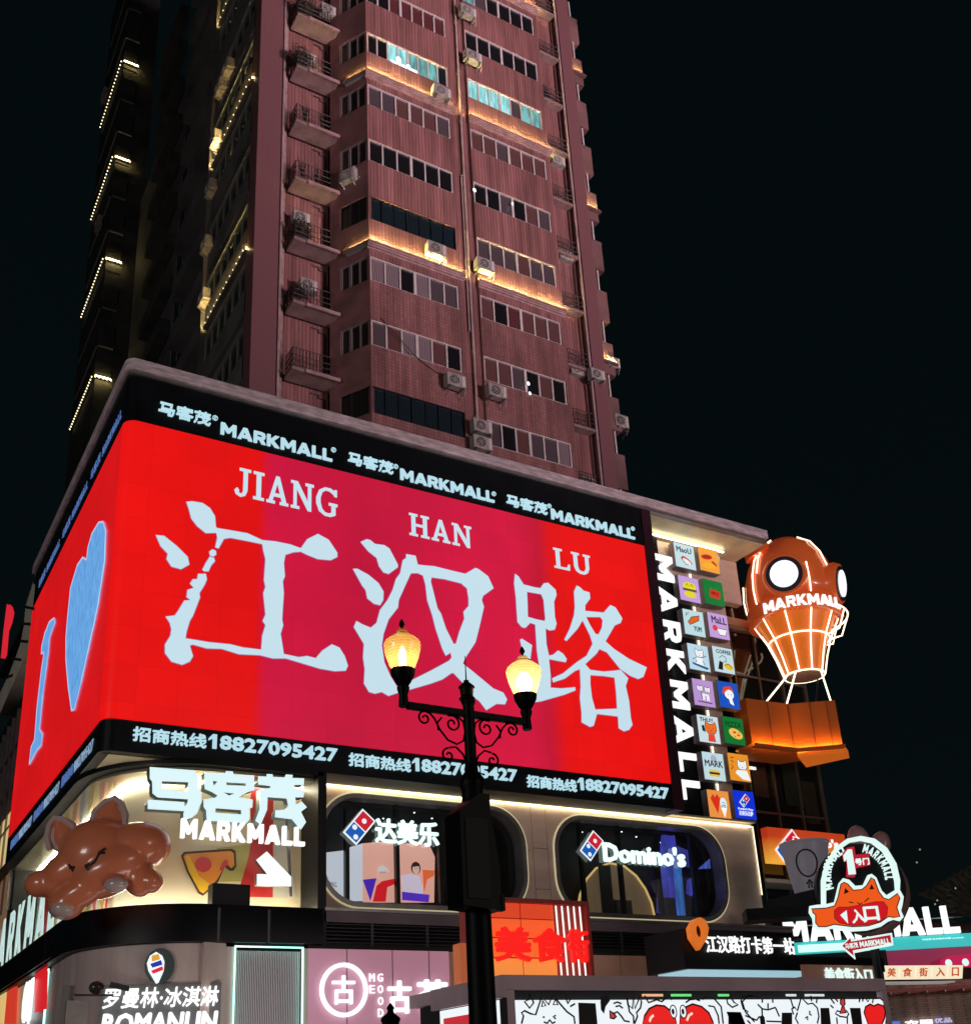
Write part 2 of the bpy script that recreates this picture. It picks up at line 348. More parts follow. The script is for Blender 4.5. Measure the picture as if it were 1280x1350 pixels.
GL = {
 'M': (1.15, [[(0,0),(0,1),(.28,1),(.575,.56),(.87,1),(1.15,1),(1.15,0),(.89,0),(.89,.56),(.66,.22),(.49,.22),(.26,.56),(.26,0)]]),
 'A': (1.12, [[(0,0),(.41,1),(.71,1),(1.12,0),(.83,0),(.77,.16),(.35,.16),(.29,0)], [(.44,.38),(.68,.38),(.56,.68)]]),
 'R': (.92, [[(0,0),(0,1),(.6,1),(.82,.93),(.9,.7),(.85,.47),(.7,.38),(.92,0),(.62,0),(.44,.33),(.26,.33),(.26,0)], [(.26,.55),(.26,.79),(.55,.79),(.64,.74),(.64,.6),(.55,.55)]]),
 'K': (.97, [[(0,0),(0,1),(.26,1),(.26,.62),(.6,1),(.94,1),(.5,.53),(.97,0),(.63,0),(.33,.34),(.26,.27),(.26,0)]]),
 'L': (.76, [[(0,0),(0,1),(.26,1),(.26,.22),(.76,.22),(.76,0)]]),
}
def markmall(F, s0, t0, s1, t1, n0, th, m, parent, slant=0.0, per=True, skip=(), gap=0.1):
    tot = sum(GL[c][0] for c in 'MARKMALL') + 7 * gap; k = (s1 - s0) / tot; x = s0; h = t1 - t0; al = []
    for i, c in enumerate('MARKMALL'):
        w, lo = GL[c]
        lps = [[(x + (px + slant * py) * k, t0 + py * h) for px, py in q] for q in lo]
        if i not in skip:
            if per: poly('letter', lps, F, n0, th, m, parent)
            else: al += lps
        x += (w + gap) * k
    if not per: poly('lettering', al, F, n0, th, m, parent)
def rr(x0, z0, x1, z1, r, n=8):
    out = []
    for cx, cz, a0 in ((x1 - r, z1 - r, 0), (x0 + r, z1 - r, 90), (x0 + r, z0 + r, 180), (x1 - r, z0 + r, 270)):
        out += [(cx + r * math.cos(R(a0 + 90 * i / n)), cz + r * math.sin(R(a0 + 90 * i / n))) for i in range(n + 1)]
    return out
def ell(cx, cz, rx, rz, n=20, a0=0, a1=360, rot=0):
    c, s_ = math.cos(R(rot)), math.sin(R(rot)); o = []
    full = (a1 - a0) >= 360
    for i in range(n if full else n + 1):
        a = R(a0 + (a1 - a0) * i / n); x, z = rx * math.cos(a), rz * math.sin(a); o.append((cx + x * c - z * s_, cz + x * s_ + z * c))
    return o
def rect(x0, z0, x1, z1): return [(x0, z0), (x1, z0), (x1, z1), (x0, z1)]
def ribbons(lines, w, F, n0, m, parent, name='line_drawing', th=0.012):
    """thick drawn lines, each a closed band with mitred joints"""
    mb = MB()
    for ln in lines:
        closed = len(ln) > 2 and (Vector(ln[0]) - Vector(ln[-1])).length < 1e-4
        P = [Vector(p) for p in (ln[:-1] if closed else ln)]; n = len(P)
        if n < 2: continue
        a = []; b = []
        for i in range(n):
            p0 = P[(i - 1) % n] if (closed or i) else P[i]; p1 = P[(i + 1) % n] if (closed or i < n - 1) else P[i]
            d = (p1 - p0); d = d.normalized() if d.length > 1e-6 else Vector((1, 0)); q = Vector((-d.y, d.x)) * w / 2
            a.append(P[i] + q); b.append(P[i] - q)
        vs = [F.p(v.x, v.y, n0 + th) for v in a] + [F.p(v.x, v.y, n0 + th) for v in b] + [F.p(v.x, v.y, n0) for v in a] + [F.p(v.x, v.y, n0) for v in b]
        fs = []
        for i in range(n if closed else n - 1):
            j = (i + 1) % n; fs += [(i, j, n + j, n + i), (2 * n + i, 2 * n + j, j, i), (n + i, n + j, 3 * n + j, 3 * n + i)]
        mb.add(vs, fs)
    return obj(name, mb, m, parent)

# ------------------------------------------------------------------ ground and street
g = MB(); g.box(-900, -900, -0.4, 900, 900, 0.0)
o = obj('ground', g, grain(mat('dark_asphalt', (0.05, 0.05, 0.05), 0.8), 0.4, 0.3)); o['kind'] = 'structure'
pm = tile_mat('granite_paving', (0.20, 0.19, 0.18), (0.16, 0.155, 0.15), (0.07, 0.07, 0.07), 0.6, 0.6, 0.01)
pv = MB(); pv.box(-14, -12, 0.004, 45, 26, 0.03)
o = obj('pavement', pv, grain(mat('granite_pavement', (0.19, 0.18, 0.17), 0.6), 2, 0.25)); o['kind'] = 'structure'

# ================================================================== APARTMENT TOWER
TW = thing('apartment_tower', 'tall pink tiled apartment tower rising behind the red screen', 'building', (19, 36, 0))
def LV(k): return 41.6 + 2.973 * k
TOP = 59.0
Ft = FY(31.0)
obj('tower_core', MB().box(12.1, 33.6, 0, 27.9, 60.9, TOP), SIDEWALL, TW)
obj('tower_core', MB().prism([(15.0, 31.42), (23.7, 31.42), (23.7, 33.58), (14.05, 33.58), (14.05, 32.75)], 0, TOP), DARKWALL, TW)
# spandrels and windows of a facade run
def facade(F, s0, s1, w0, w1, npane, levels, panes, fr=FRAME, spm=None, depth=0.30, jamb=True, kfull=()):
    """F: frame whose n=0 is the outer face. panes: dict level -> list of pane materials"""
    for k in levels:
        sm = spm or (TILE_SQ if k <= -4 else TILE)
        zb = LV(k) + 1.13; zt = LV(k) + 2.28; zt0 = LV(k - 1) + 2.28
        a0, a1 = (s0, s1)
        if k in kfull: a1 = s1
        obj('spandrel', MB().fbox(F, a0, zt0, -depth, a1, zb, 0), sm, TW)
        if jamb:
            if w0 - s0 > 0.03: obj('wall_panel', MB().fbox(F, s0, zb, -depth, w0, zt, 0), sm, TW)
            if s1 - w1 > 0.03: obj('wall_panel', MB().fbox(F, w1, zb, -depth, s1, zt, 0), sm, TW)
        full = k in kfull
        win = thing('window', None, None, (0, 0, 0)); win.parent = TW; win.location = -Vector(TW.location)
        n = npane; wv = (w1 - w0) / n; plist = panes.get(k, [P_DARK] * n)
        fmb = MB(); fm = fr
        if full: fm = mat('dark_thin_frame', (0.012, 0.015, 0.02), 0.4)
        f = 0.045 if not full else 0.02
        fmb.fbox(F, w0, zb, -0.13, w1, zb + f, -0.03); fmb.fbox(F, w0, zt - f, -0.13, w1, zt, -0.03)
        for i in range(n + 1):
            c = w0 + wv * i; hw = f * (1.25 if i == n // 2 else 0.7)
            c0 = min(max(c - hw, w0), w1 - 2 * hw); fmb.fbox(F, c0, zb + f, -0.13, c0 + 2 * hw, zt - f, -0.035)
        fo = obj('frame', fmb, fm, win)
        for i in range(n):
            off = -0.09 if i % 2 else -0.105
            pm_ = plist[i % len(plist)]
            pb = MB().fbox(F, w0 + wv * i + 0.01, zb + f * 0.5, off - 0.012, w0 + wv * (i + 1) - 0.01, zt - f * 0.5, off)
            obj('pane', pb, pm_, win)
D, B_, G_, RD, PL_, BL = P_DARK, P_BROWN, P_GREY, P_RED, P_PALE, P_BLUE
LEVELS = list(range(-8, 5))
pan1 = {2: [D, D, D, G_, D, D], 1: [BL, D, RD, RD, RD, RD, RD], 0: [P_DARK, P_DARK, P_LIT, P_LIT, P_LIT2, P_LIT2, P_LIT2, BL], -1: [G_, G_, B_, B_, B_, G_],
        -2: [D] * 6, -3: [BL] * 7, -4: [PL_, PL_, D, PL_, G_, G_], -5: [G_, B_, PL_, PL_, B_, D], -6: [BL] * 7, 3: [D, D, G_, G_, D, D], 4: [D] * 6}
facade(Ft, 14.75, 18.87, 14.79, 18.66, 6, [k for k in LEVELS if k not in (0, -3, -6, 1)], pan1)
facade(Ft, 14.75, 18.87, 14.79, 18.66, 7, [1], pan1)
facade(Ft, 14.75, 18.87, 14.79, 18.66, 8, [0], pan1)
facade(Ft, 14.75, 18.87, 14.79, 18.66, 7, [-3, -6], pan1, kfull=(-3, -6))
pan2 = {4: [D] * 6, 3: [P_LIT2, D, D, D, D, D], 2: [P_LIT2, G_, D, D, D, D], 1: [D, D, D, D, D, D], 0: [P_LIT, P_LIT, P_LIT, P_LIT, G_, P_LIT2, P_LIT2],
        -1: [B_, B_, G_, B_, B_, B_], -2: [D, D, G_, D, B_, G_], -3: [G_, G_, G_, B_, G_, G_], -4: [B_, D, RD, B_, B_, B_], -5: [B_, B_, G_, D, B_, D], -6: [G_, D, B_, G_, G_, PL_]}
facade(Ft, 19.62, 23.8, 19.66, 23.58, 6, [k for k in LEVELS if k != 0], pan2)
facade(Ft, 19.62, 23.8, 19.66, 23.58, 7, [0], pan2)
# chamfered left return of the first bay, its shade put into darker tile and frame colours
Fc = F_((13.8, 32.6, 0), math.degrees(math.atan2(-1.6, 0.95)))
DIMF = mat('shaded_frame', (0.20, 0.16, 0.16), 0.5)
CH = grain(mat('shaded_chamfer_tile', (0.20, 0.085, 0.085), 0.6), 1.2, 0.35)
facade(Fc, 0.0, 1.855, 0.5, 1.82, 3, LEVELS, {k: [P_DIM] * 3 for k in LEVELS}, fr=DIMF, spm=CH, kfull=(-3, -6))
# wall between the bays with its pipe
obj('wall_panel', MB().box(18.87, 31.12, 0, 19.62, 31.42, TOP), TILE, TW)
obj('drain_pipe', MB().tube([(19.22, 31.02, 19), (19.22, 31.02, TOP)], 0.055, 8), PIPE, TW, True)
obj('drain_pipe', MB().tube([(19.10, 31.05, 30), (19.10, 31.05, 38)], 0.035, 8), PIPE, TW, True)
pc = MB()
for z in range(20, 58, 3): pc.box(19.14, 31.0, z, 19.30, 31.12, z + 0.06)
obj('pipe_clamps', pc, PIPE, TW)
# pier and balcony wall on the left
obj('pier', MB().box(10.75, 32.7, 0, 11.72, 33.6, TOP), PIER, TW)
obj('drain_pipe', MB().tube([(11.83, 32.76, 19), (11.83, 32.76, TOP)], 0.06, 8), PIPE, TW, True)
obj('wall_panel', MB().box(11.72, 33.0, 0, 13.9, 33.6, TOP), TILE, TW)
obj('wall_panel', MB().box(11.86, 32.86, 0, 12.02, 33.0, TOP), TRIM, TW)
def bar_rail(mb, pts, z0, h, r=0.017, n=9, mids=(0.0, 0.3, 0.6, 1.0)):
    for a, b in zip(pts[:-1], pts[1:]):
        a = Vector(a); b = Vector(b)
        for t in mids: mb.tube([(a.x, a.y, z0 + h * t), (b.x, b.y, z0 + h * t)], 0.016 if t in (0, 1) else r, 5)
        m_ = max(2, int((b - a).length / 0.13))
        for i in range(m_ + 1):
            p = a + (b - a) * i / m_; mb.tube([(p.x, p.y, z0), (p.x, p.y, z0 + h)], r if i % 4 else 0.02, 4)
for k in range(-8, 4):
    z = LV(k)
    bal = thing('balcony', None, None); bal.parent = TW; bal.location = Vector((13.0, 32.5, z)) - TW.location
    obj('slab', MB().box(12.1, 32.05, z - 0.13, 13.95, 32.86, z), CONC, bal, bevel=0.01)
    obj('slab_edge', MB().box(12.62, 31.98, z - 0.16, 13.98, 32.04, z - 0.02), TRIM, bal)
    rm = MB(); bar_rail(rm, [(12.14, 32.84), (12.14, 32.09), (13.60, 32.09)], z + 0.08, 0.78)
    obj('railing', rm, IRON, bal)
    obj('conduit', MB().tube([(13.2, 32.95, z - 0.28), (13.5, 32.95, z - 0.28), (13.5, 32.95, z - 0.42), (13.72, 32.95, z - 0.42), (13.72, 32.95, z - 2.7)], 0.028, 6), IRON, bal)
# right recess with small balconies, pipe, outer pier and the side bay behind it
obj('wall_panel', MB().box(23.8, 31.40, 0, 25.0, 33.6, TOP), TILE, TW)
obj('pier', MB().box(25.08, 31.0, 0, 25.72, 33.6, TOP), PIER, TW)
obj('drain_pipe', MB().tube([(24.97, 31.04, 19), (24.97, 31.04, TOP)], 0.055, 8), PIPE, TW, True)
for k in range(-7, 5):
    z = LV(k) + 0.35
    bal = thing('balcony', None, None); bal.parent = TW; bal.location = Vector((24.4, 31.4, z)) - TW.location
    obj('slab', MB().box(23.83, 31.02, z - 0.12, 24.9, 31.39, z), CONC, bal)
    rm = MB(); bar_rail(rm, [(23.86, 31.05), (24.88, 31.05)], z + 0.05, 0.72); obj('railing', rm, IRON, bal)
SBM = grain(mat('shaded_side_bay_tile', (0.20, 0.095, 0.095), 0.7), 0.8, 0.35)  # darker tile colour stands in for shade on the set-back bay
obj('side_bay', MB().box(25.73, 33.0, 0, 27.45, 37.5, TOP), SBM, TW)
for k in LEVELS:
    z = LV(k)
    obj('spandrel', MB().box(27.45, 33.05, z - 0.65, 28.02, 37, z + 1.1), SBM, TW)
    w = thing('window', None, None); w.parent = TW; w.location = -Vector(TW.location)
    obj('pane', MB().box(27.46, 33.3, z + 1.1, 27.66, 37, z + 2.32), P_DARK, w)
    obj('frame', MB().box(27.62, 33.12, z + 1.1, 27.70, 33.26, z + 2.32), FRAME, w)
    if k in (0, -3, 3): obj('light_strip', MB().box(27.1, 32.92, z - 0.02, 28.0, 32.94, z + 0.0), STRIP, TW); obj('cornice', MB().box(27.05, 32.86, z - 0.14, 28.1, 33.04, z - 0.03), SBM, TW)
# lit cornices under every third storey
for k in (-3, 0, 3):
    z = LV(k)
    for (F, a, b) in ((Ft, 14.66, 18.9), (Ft, 19.6, 23.84)):
        c = MB(); c.fbox(F, a, z - 0.30, 0.0, b, z - 0.21, 0.10); c.fbox(F, a, z - 0.20, 0.0, b, z - 0.13, 0.13); c.fbox(F, a, z - 0.12, 0.0, b, z - 0.045, 0.17); c.fbox(F, a, z - 0.046, 0.112, b, z - 0.012, 0.122)
        c.fbox(F, a, z - 0.40, 0.0, b, z - 0.31, 0.05)
        obj('cornice', c, TRIM, TW); obj('light_strip', MB().fbox(F, a + 0.06, z - 0.042, 0.078, b - 0.02, z - 0.020, 0.100), STRIP, TW)
    c = MB(); c.fbox(Fc, 0.82, z - 0.30, 0.0, 1.90, z - 0.03, 0.10); c.fbox(Fc, 0.82, z - 0.03, 0.045, 1.90, z - 0.003, 0.055); obj('cornice', c, DIMF, TW)
    obj('light_strip', MB().fbox(Fc, 0.86, z - 0.030, 0.02, 1.90, z - 0.01, 0.035), STRIP, TW)
# left side of the block: projecting bay with bulbs, recessed court, far wing
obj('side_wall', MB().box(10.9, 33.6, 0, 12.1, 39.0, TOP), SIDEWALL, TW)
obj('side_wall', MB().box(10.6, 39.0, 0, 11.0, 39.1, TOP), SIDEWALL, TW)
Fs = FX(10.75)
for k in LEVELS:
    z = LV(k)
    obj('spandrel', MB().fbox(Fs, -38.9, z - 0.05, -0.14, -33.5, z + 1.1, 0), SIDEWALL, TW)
    w = thing('window', None, None); w.parent = TW; w.location = -Vector(TW.location)
    fm = MB(); fm.fbox(Fs, -38.9, z + 2.28, -0.14, -33.5, z + 2.36, 0.0)
    for i in range(7): fm.fbox(Fs, -38.9 + i * 0.883, z + 1.1, -0.12, -38.84 + i * 0.883, z + 2.28, -0.04)
    obj('frame', fm, mat('dim_alu', (0.30, 0.30, 0.27), 0.4, 0.3), w); obj('pane', MB().fbox(Fs, -38.88, z + 1.1, -0.13, -33.52, z + 2.28, -0.10), P_DIM, w)
    if k in (-3, 0, 3):
        obj('light_strip', MB().fbox(Fs, -38.85, z - 0.0, 0.02, -33.5, z + 0.014, 0.032), mat('side_warm_strip', (0.8, 0.6, 0.3), 0.5, emit=(1.0, 0.74, 0.24), strength=620), TW)
        bm_ = MB()
        bm_.box(10.66, 33.5, z - 0.05, 10.68, 38.9, z + 0.02); bm_.box(10.66, 33.5, z - 0.07, 10.75, 38.9, z - 0.052)
        for i in range(0): pass
        obj('strip_cover', bm_, SIDEWALL, TW); bm_ = MB()
        for i in range(14): bm_.ellipsoid((10.62, 33.6 + i * 0.40, z - 0.10), (0.024, 0.024, 0.034), None, 6, 4)
        obj('bulb_row', bm_, BULB, TW)
for k in range(-6, 8):
    z = 41.6 + 2.973 * k + 1.2
    obj('court_balcony', MB().box(11.1, 41.5 , z, 12.05, 46.5, z + 0.95), SIDEWALL, TW)
    obj('court_balcony', MB().box(11.5, 50.5, z + 1.0, 12.05, 55.5, z + 2.0), DARKWALL, TW)
    w = thing('window', None, None); w.parent = TW; w.location = -Vector(TW.location)
    obj('pane', MB().box(12.02, 47.2, z + 0.9, 12.08, 49.6, z + 2.4), P_DIM, w)
    fm = MB()
    for yy in (47.1, 48.35, 49.6): fm.box(12.0, yy, z + 0.9, 12.06, yy + 0.1, z + 2.4)
    obj('frame', fm, mat('dim_alu', (0.3, 0.3, 0.27), 0.4), w)
fw = MB(); fw.box(10.35, 61.6, 0, 12.5, 69, 84); obj('far_wing', fw, DARKWALL, TW)
for j, z in enumerate((44.69, 53.85, 62.5, 71.35)):
    yf = 61.5
    for q in range(3):
        zz = z + q * 2.95
        sp = MB(); sp.box(10.25, yf, zz, 10.35, 67.9, zz + 1.1); sp.box(10.25, 61.4, zz, 11.25, 61.6, zz + 1.1); obj('spandrel', sp, DARKWALL, TW)
        fm = MB(); fm.box(10.22, 61.36, zz + 2.3, 10.32, 67.9, zz + 2.38); fm.box(10.22, 61.36, zz + 2.3, 11.25, 61.46, zz + 2.38); obj('window_head', fm, mat('dim_alu', (0.3, 0.3, 0.27), 0.4), TW)
    obj('light_strip', MB().box(10.30, 61.32, z + 0.0, 11.25, 61.36, z + 0.05), mat('wing_warm_strip', (0.8, 0.6, 0.3), 0.5, emit=(1.0, 0.80, 0.28), strength=45), TW)
    bm_ = MB()
    for i in range(20): bm_.ellipsoid((10.12, 61.4 + i * 0.34, z - 0.1), (0.045, 0.045, 0.06), None, 6, 4)
    for i in range(5): bm_.ellipsoid((10.3 + i * 0.24, 61.25, z - 0.1), (0.05, 0.05, 0.09), None, 6, 4)
    obj('bulb_row', bm_, BULB, TW)
# small bright lamps seen through panes
lm = MB()
for (x, z, s) in [(16.687,42.81,0.09),(16.223,42.949,0.13),(19.647,37.352,0.08),(21.536,37.449,0.05),(21.658,28.267,0.07),(21.695,27.809,0.06)]:
    lm.ellipsoid((x, 30.93, z), (s, 0.02, s * 1.3), None, 8, 6)
obj('room_lamp', lm, LAMPW, TW)
obj('room_lamp', MB().fbox(Ft, 15.95, LV(0) + 1.16, -0.085, 17.2, LV(0) + 1.36, -0.07), LAMPW, TW)
# loose cable drooping across the storey above the screen
cab = [(15.168,29.158),(15.539,28.803),(16.006,28.412),(16.473,27.983),(16.947,27.693),(17.426,27.471),(17.853,27.471)]
obj('cable', MB().tube([(x, 30.95, z) for x, z in cab], 0.016, 5), IRON, TW)

# ------------------------------------------------------------------ outdoor AC units, each a thing
def make_ac(label, x, y, z, w=0.82, h=0.56, side='front', bracket=True):
    """hung at front-left-bottom (x, y, z); side: front faces -y, left faces -x"""
    t = thing('ac_unit', label, 'air conditioner', (x, y, z), 'air conditioner units on the tower')
    mb = MB(); fan = MB(); gr = MB(); br = MB(); br2 = MB(); pi_ = MB(); d = 0.32
    mb.box(0, 0, 0, w, d, h)
    c = (w * 0.40, h * 0.5); r = h * 0.38
    fan.tube([(c[0], -0.012, c[1]), (c[0], 0.01, c[1])], r, 20)
    for rr_ in (0.35, 0.65, 0.95): gr.tube([(c[0] + r * rr_ * math.cos(R(a)), -0.022, c[1] + r * rr_ * math.sin(R(a))) for a in range(0, 360, 24)], 0.006, 4, True)
    for a in range(0, 180, 45): gr.tube([(c[0] - r * math.cos(R(a)), -0.022, c[1] - r * math.sin(R(a))), (c[0] + r * math.cos(R(a)), -0.022, c[1] + r * math.sin(R(a)))], 0.005, 4)
    gr.box(w * 0.80, -0.008, 0.05, w * 0.95, 0.0, h - 0.05)
    if bracket:
        for bx, q_ in ((0.1, br), (w - 0.14, br2)): q_.box(bx, -0.05, -0.05, bx + 0.035, d + 0.12, -0.015); q_.tube([(bx + 0.017, -0.03, -0.048), (bx + 0.017, d + 0.1, -0.32)], 0.014, 5)
    pi_.tube([(w, d * 0.6, 0.12), (w + 0.08, d * 0.6, 0.08), (w + 0.1, d + 0.02, -0.1)], 0.018, 5)
    for nm, m_, mt in (('casing', mb, ACW), ('fan', fan, ACD), ('grille', gr, FRAME), ('bracket', br, STEEL), ('bracket', br2, STEEL), ('pipe', pi_, PIPE)):
        if not m_.v: continue
        me = m_.mesh(nm); me.materials.append(mt); q = bpy.data.objects.new(nm, me); COL.objects.link(q); q.parent = t
        if nm == 'casing':
            bv = q.modifiers.new('edge', 'BEVEL'); bv.width = 0.02; bv.segments = 2
    if side == 'left': t.rotation_euler[2] = R(-90)
    if side == 'chamfer': t.rotation_euler[2] = R(-59)
    return t
acs = [('white unit beside the cyan lit window, above the golden light line',(17.716,41.555)),('white unit with bent pipe over the lower golden light line',(17.121,32.851)),('unit on black bracket at the end of the drooping cable',(17.716,26.809)),('unit below the topmost window right of the drain pipe',(19.282,47.295)),('unit one storey above the cyan window right of the drain pipe',(19.421,44.575)),('unit half over a window, above the second bay golden light line',(19.372,32.96)),('round fronted unit under the window with the bright lamps',(19.55,26.904)),('upper unit of the stacked pair just above the red screen building',(18.779,25.074)),('lower unit of the stacked pair just above the red screen building',(18.74,24.334))]
for n, (x, z) in acs: make_ac(n, x, 30.58, z)
for n, (x, z) in [('small unit above the narrow balcony right of the second bay',(24.024,35.781)),('unit hung on a narrow balcony rail beside the outer pipe',(24.776,29.482)),('unit inside the narrow balcony below the twin bracketed units',(24.065,29.748)),('pale unit in the narrow balcony just above the roof line',(24.033,24.281)),('white unit behind the narrow balcony rail beside the golden line',(24.092,41.273))]: make_ac(n, x, 31.15 if 'hung' not in n else 30.75, z, w=0.72, h=0.5, bracket='hung' in n)
for n, (x, z) in [('dark round unit on the planted balcony second from the top',(12.403,42.376)),('unit standing on the balcony level with the lower golden line',(12.185,33.754)),('square unit on the balcony just below the lower golden line',(12.502,30.599)),('unit on the topmost balcony among hanging plants',(13.305,45.735))]: make_ac(n, x, 32.35, z, w=0.7, h=0.55, bracket=False)
x, z = (13.901,35.993)
make_ac('unit hanging on the dark angled side of the first bay', x, 31.95, z, w=0.75, h=0.55, side='chamfer')
for n, (s, z) in [('golden lit unit upper of two high on the dark left side',(-36.584,44.91)),('golden lit unit lower of two high on the dark left side',(-37.642,44.781)),('golden lit unit by the upper slanting bulb row on the dark side',(-38.083,42.113)),('golden lit unit by the lower slanting bulb row on the dark side',(-38.587,33.69)),('dim grey unit between the slanting bulb rows on the dark side',(-38.41,39.55)),('small unit above the lower slanting bulb row on the dark side',(-38.666,36.587))]: make_ac(n, 10.42, -s + 0.4, z, w=0.8, h=0.55, side='left')
for n, (s, z) in [('golden lit unit at the far left edge below the bulb row',(-67.001,73.032)),('small lit unit at the far left edge between two bulb rows',(-64.11,58.358))]: make_ac(n, 9.9, -s + 0.4, z, w=1.0, h=0.8, side='left')
make_ac('lit unit sticking out at the right edge of the tower', *(27.617,33.0,32.495), w=0.7)
make_ac('pale unit sticking out at the right edge above the roof line', *(27.683,33.0,29.311), w=0.75, h=0.65)

# plants on the balconies
LEAF = mat('dry_leaf', (0.04, 0.032, 0.022), 0.8)
def plant(label, x, y, z, h, n, spread=0.3, spiky=True):
    t = thing('potted_plant', label, 'plant', (x, y, z), 'plants on the tower balconies')
    pot = MB().lathe([(0.07, 0), (0.10, 0.16), (0.085, 0.16), (0.08, 0.13)], (0, 0), 10)
    me = pot.mesh('pot'); me.materials.append(mat('clay_pot', (0.20, 0.09, 0.06), 0.8)); q = bpy.data.objects.new('pot', me); COL.objects.link(q); q.parent = t
    lf = MB()
    for i in range(n):
        a = random.uniform(0, 6.28); hh = h * random.uniform(0.5, 1.0); r_ = spread * random.uniform(0.3, 1)
        p0 = Vector((0, 0, 0.12)); p2 = Vector((r_ * math.cos(a), r_ * math.sin(a) * 0.6, hh)); p1 = (p0 + p2) / 2 + Vector((0, 0, 0.1 * h))
        sd = Vector((-math.sin(a), math.cos(a), 0)) * (0.022 if spiky else 0.06)
        if spiky: lf.add([p0 - sd, p0 + sd, p1 + sd, p1 - sd, p2], [(0, 1, 2, 3), (3, 2, 4)])
        else:
            c = p2; lf.add([c, c + sd * 1.2 + Vector((0, 0, 0.03)), c + Vector((0.03, 0.02, 0.1)), c - sd + Vector((0.02, 0, 0.04))], [(0, 1, 2, 3)]); lf.add([p0, p0 + Vector((0.008, 0, 0)), c + Vector((0.008, 0, 0)), c], [(0, 1, 2, 3)])
    me = lf.mesh('foliage'); me.materials.append(LEAF); q = bpy.data.objects.new('foliage', me); COL.objects.link(q); q.parent = t
plant('spiky plant on the left of the third balcony from the top', 12.6, 32.3, LV(-1), 1.5, 16, 0.3)
plant('spiky plant on the right of the third balcony from the top', 13.3, 32.3, LV(-1), 1.1, 14, 0.25)
plant('tall spiky plant on the left of the fourth balcony', 12.5, 32.3, LV(-2), 1.6, 18, 0.35)
plant('spiky plant on the right of the fourth balcony', 13.1, 32.3, LV(-2), 1.3, 14, 0.3)
plant('dark tangle of plants on the balcony level with the lower golden line', 12.5, 32.3, LV(-3), 0.9, 220, 0.55, False)
plant('low dark plant on the balcony just below the lower golden line', 12.4, 32.3, LV(-4), 0.8, 120, 0.3, False)
plant('dark bushy plant at the left end of the second balcony', 12.3, 32.25, LV(0), 1.1, 240, 0.55, False)
plant('dark bushy plant hanging over the topmost balcony rail', 12.5, 32.2, LV(1), 1.2, 280, 0.6, False)
plant('bushy plant in the narrow balcony two storeys up from the cyan window', 24.1, 31.35, LV(1) + 0.35, 1.0, 120, 0.3, False)

# ================================================================== MALL BUILDING
ML = thing('shopping_mall', 'cream and black corner mall building under the big red screen', 'building', (16, 32, 0))
obj('mall_core', MB().box(7.4, 27.4, 0, 25.5, 45, 19.44), BLACKM, ML)
obj('roof', MB().box(5.3, 25.5, 19.2, 21.9, 48, 19.4), BLACKM, ML)
# coping round the top: profile swept from the left side round the corner
def corner_path(x0, y0, r, yend, xend, n=14):
    p = [(x0, yend), (x0, y0 + r)]
    for i in range(1, n): a = R(180 + 90 * i / n); p.append((x0 + r + r * math.cos(a), y0 + r + r * math.sin(a)))
    p += [(x0 + r, y0), (xend, y0)]; return p
cp = corner_path(4.95, 24.9, 0.25, 38.2, 27.25, 6)
c = MB(); c.strip(cp, [(-0.5, 19.62), (0.02, 19.62), (0.02, 19.95), (-0.5, 19.95)]); obj('coping', c, LEDGE, ML, bevel=0.02)
c = MB(); c.strip(cp, [(-0.45, 19.52), (-0.06, 19.52), (-0.06, 19.615), (-0.45, 19.615)]); obj('coping_lip', c, STEEL, ML)
# black sign band above the screen, round the corner
sp_ = corner_path(5.05, 25.0, 0.30, 38.0, 21.98, 8)
c = MB(); c.strip(sp_, [(-0.3, 18.16), (0.0, 18.16), (0.0, 19.5), (-0.3, 19.5)]); obj('sign_band', c, BLACK, ML)
c = MB(); c.strip(sp_, [(-0.9, 9.38), (0.0, 9.38), (0.0, 10.14), (-0.9, 10.14)]); obj('sign_band', c, BLACK, ML)
obj('screen_edge', MB().box(21.6, 24.96, 9.36, 21.98, 25.4, 19.5), grain(mat('maroon_edge', (0.05, 0.015, 0.025), 0.35), 2, 0.2), ML)
obj('screen_box', MB().box(5.6, 25.35, 9.45, 21.9, 26.6, 19.4), BLACKM, ML)
obj('screen_box', MB().box(5.4, 26.6, 9.45, 6.0, 37.9, 19.4), BLACKM, ML)

# second-storey wall with two deep rounded windows
Fw = FY(26.1)
W1 = (10.82, 6.33, 16.95, 9.22); W2 = (17.98, 6.33, 24.32, 9.20)
poly('wall_panel', [rect(10.5, 6.02, 17.22, 9.46), rr(*W1, 1.05, 10)], Fw, -0.05, 0.10, CREAM, ML)
for a, b in ((6.02, 7.0), (7.015, 8.15), (8.165, 9.46)): obj('wall_panel', MB().fbox(Fw, 17.235, a, -0.1, 17.72, b, 0), CREAM, ML)
poly('wall_panel', [rect(17.735, 6.02, 25.72, 9.46), rr(*W2, 1.05, 10)], Fw, -0.05, 0.10, CREAM, ML)
def reveal(W, r, mtl, name, n0, n1, grow=0.0):
    o_ = rr(W[0] - grow, W[1] - grow, W[2] + grow, W[3] + grow, r + grow, 10); i_ = rr(W[0] + 0.09, W[1] + 0.09, W[2] - 0.09, W[3] - 0.09, r - 0.09, 10)
    return poly(name, [o_, i_], Fw, (n0 + n1) / 2, abs(n1 - n0), mtl, win)
MULL = mat('black_mullion', (0.01, 0.01, 0.012), 0.35)
ROOMD = grain(mat('dark_room_wall', (0.035, 0.035, 0.04), 0.8), 1, 0.3)
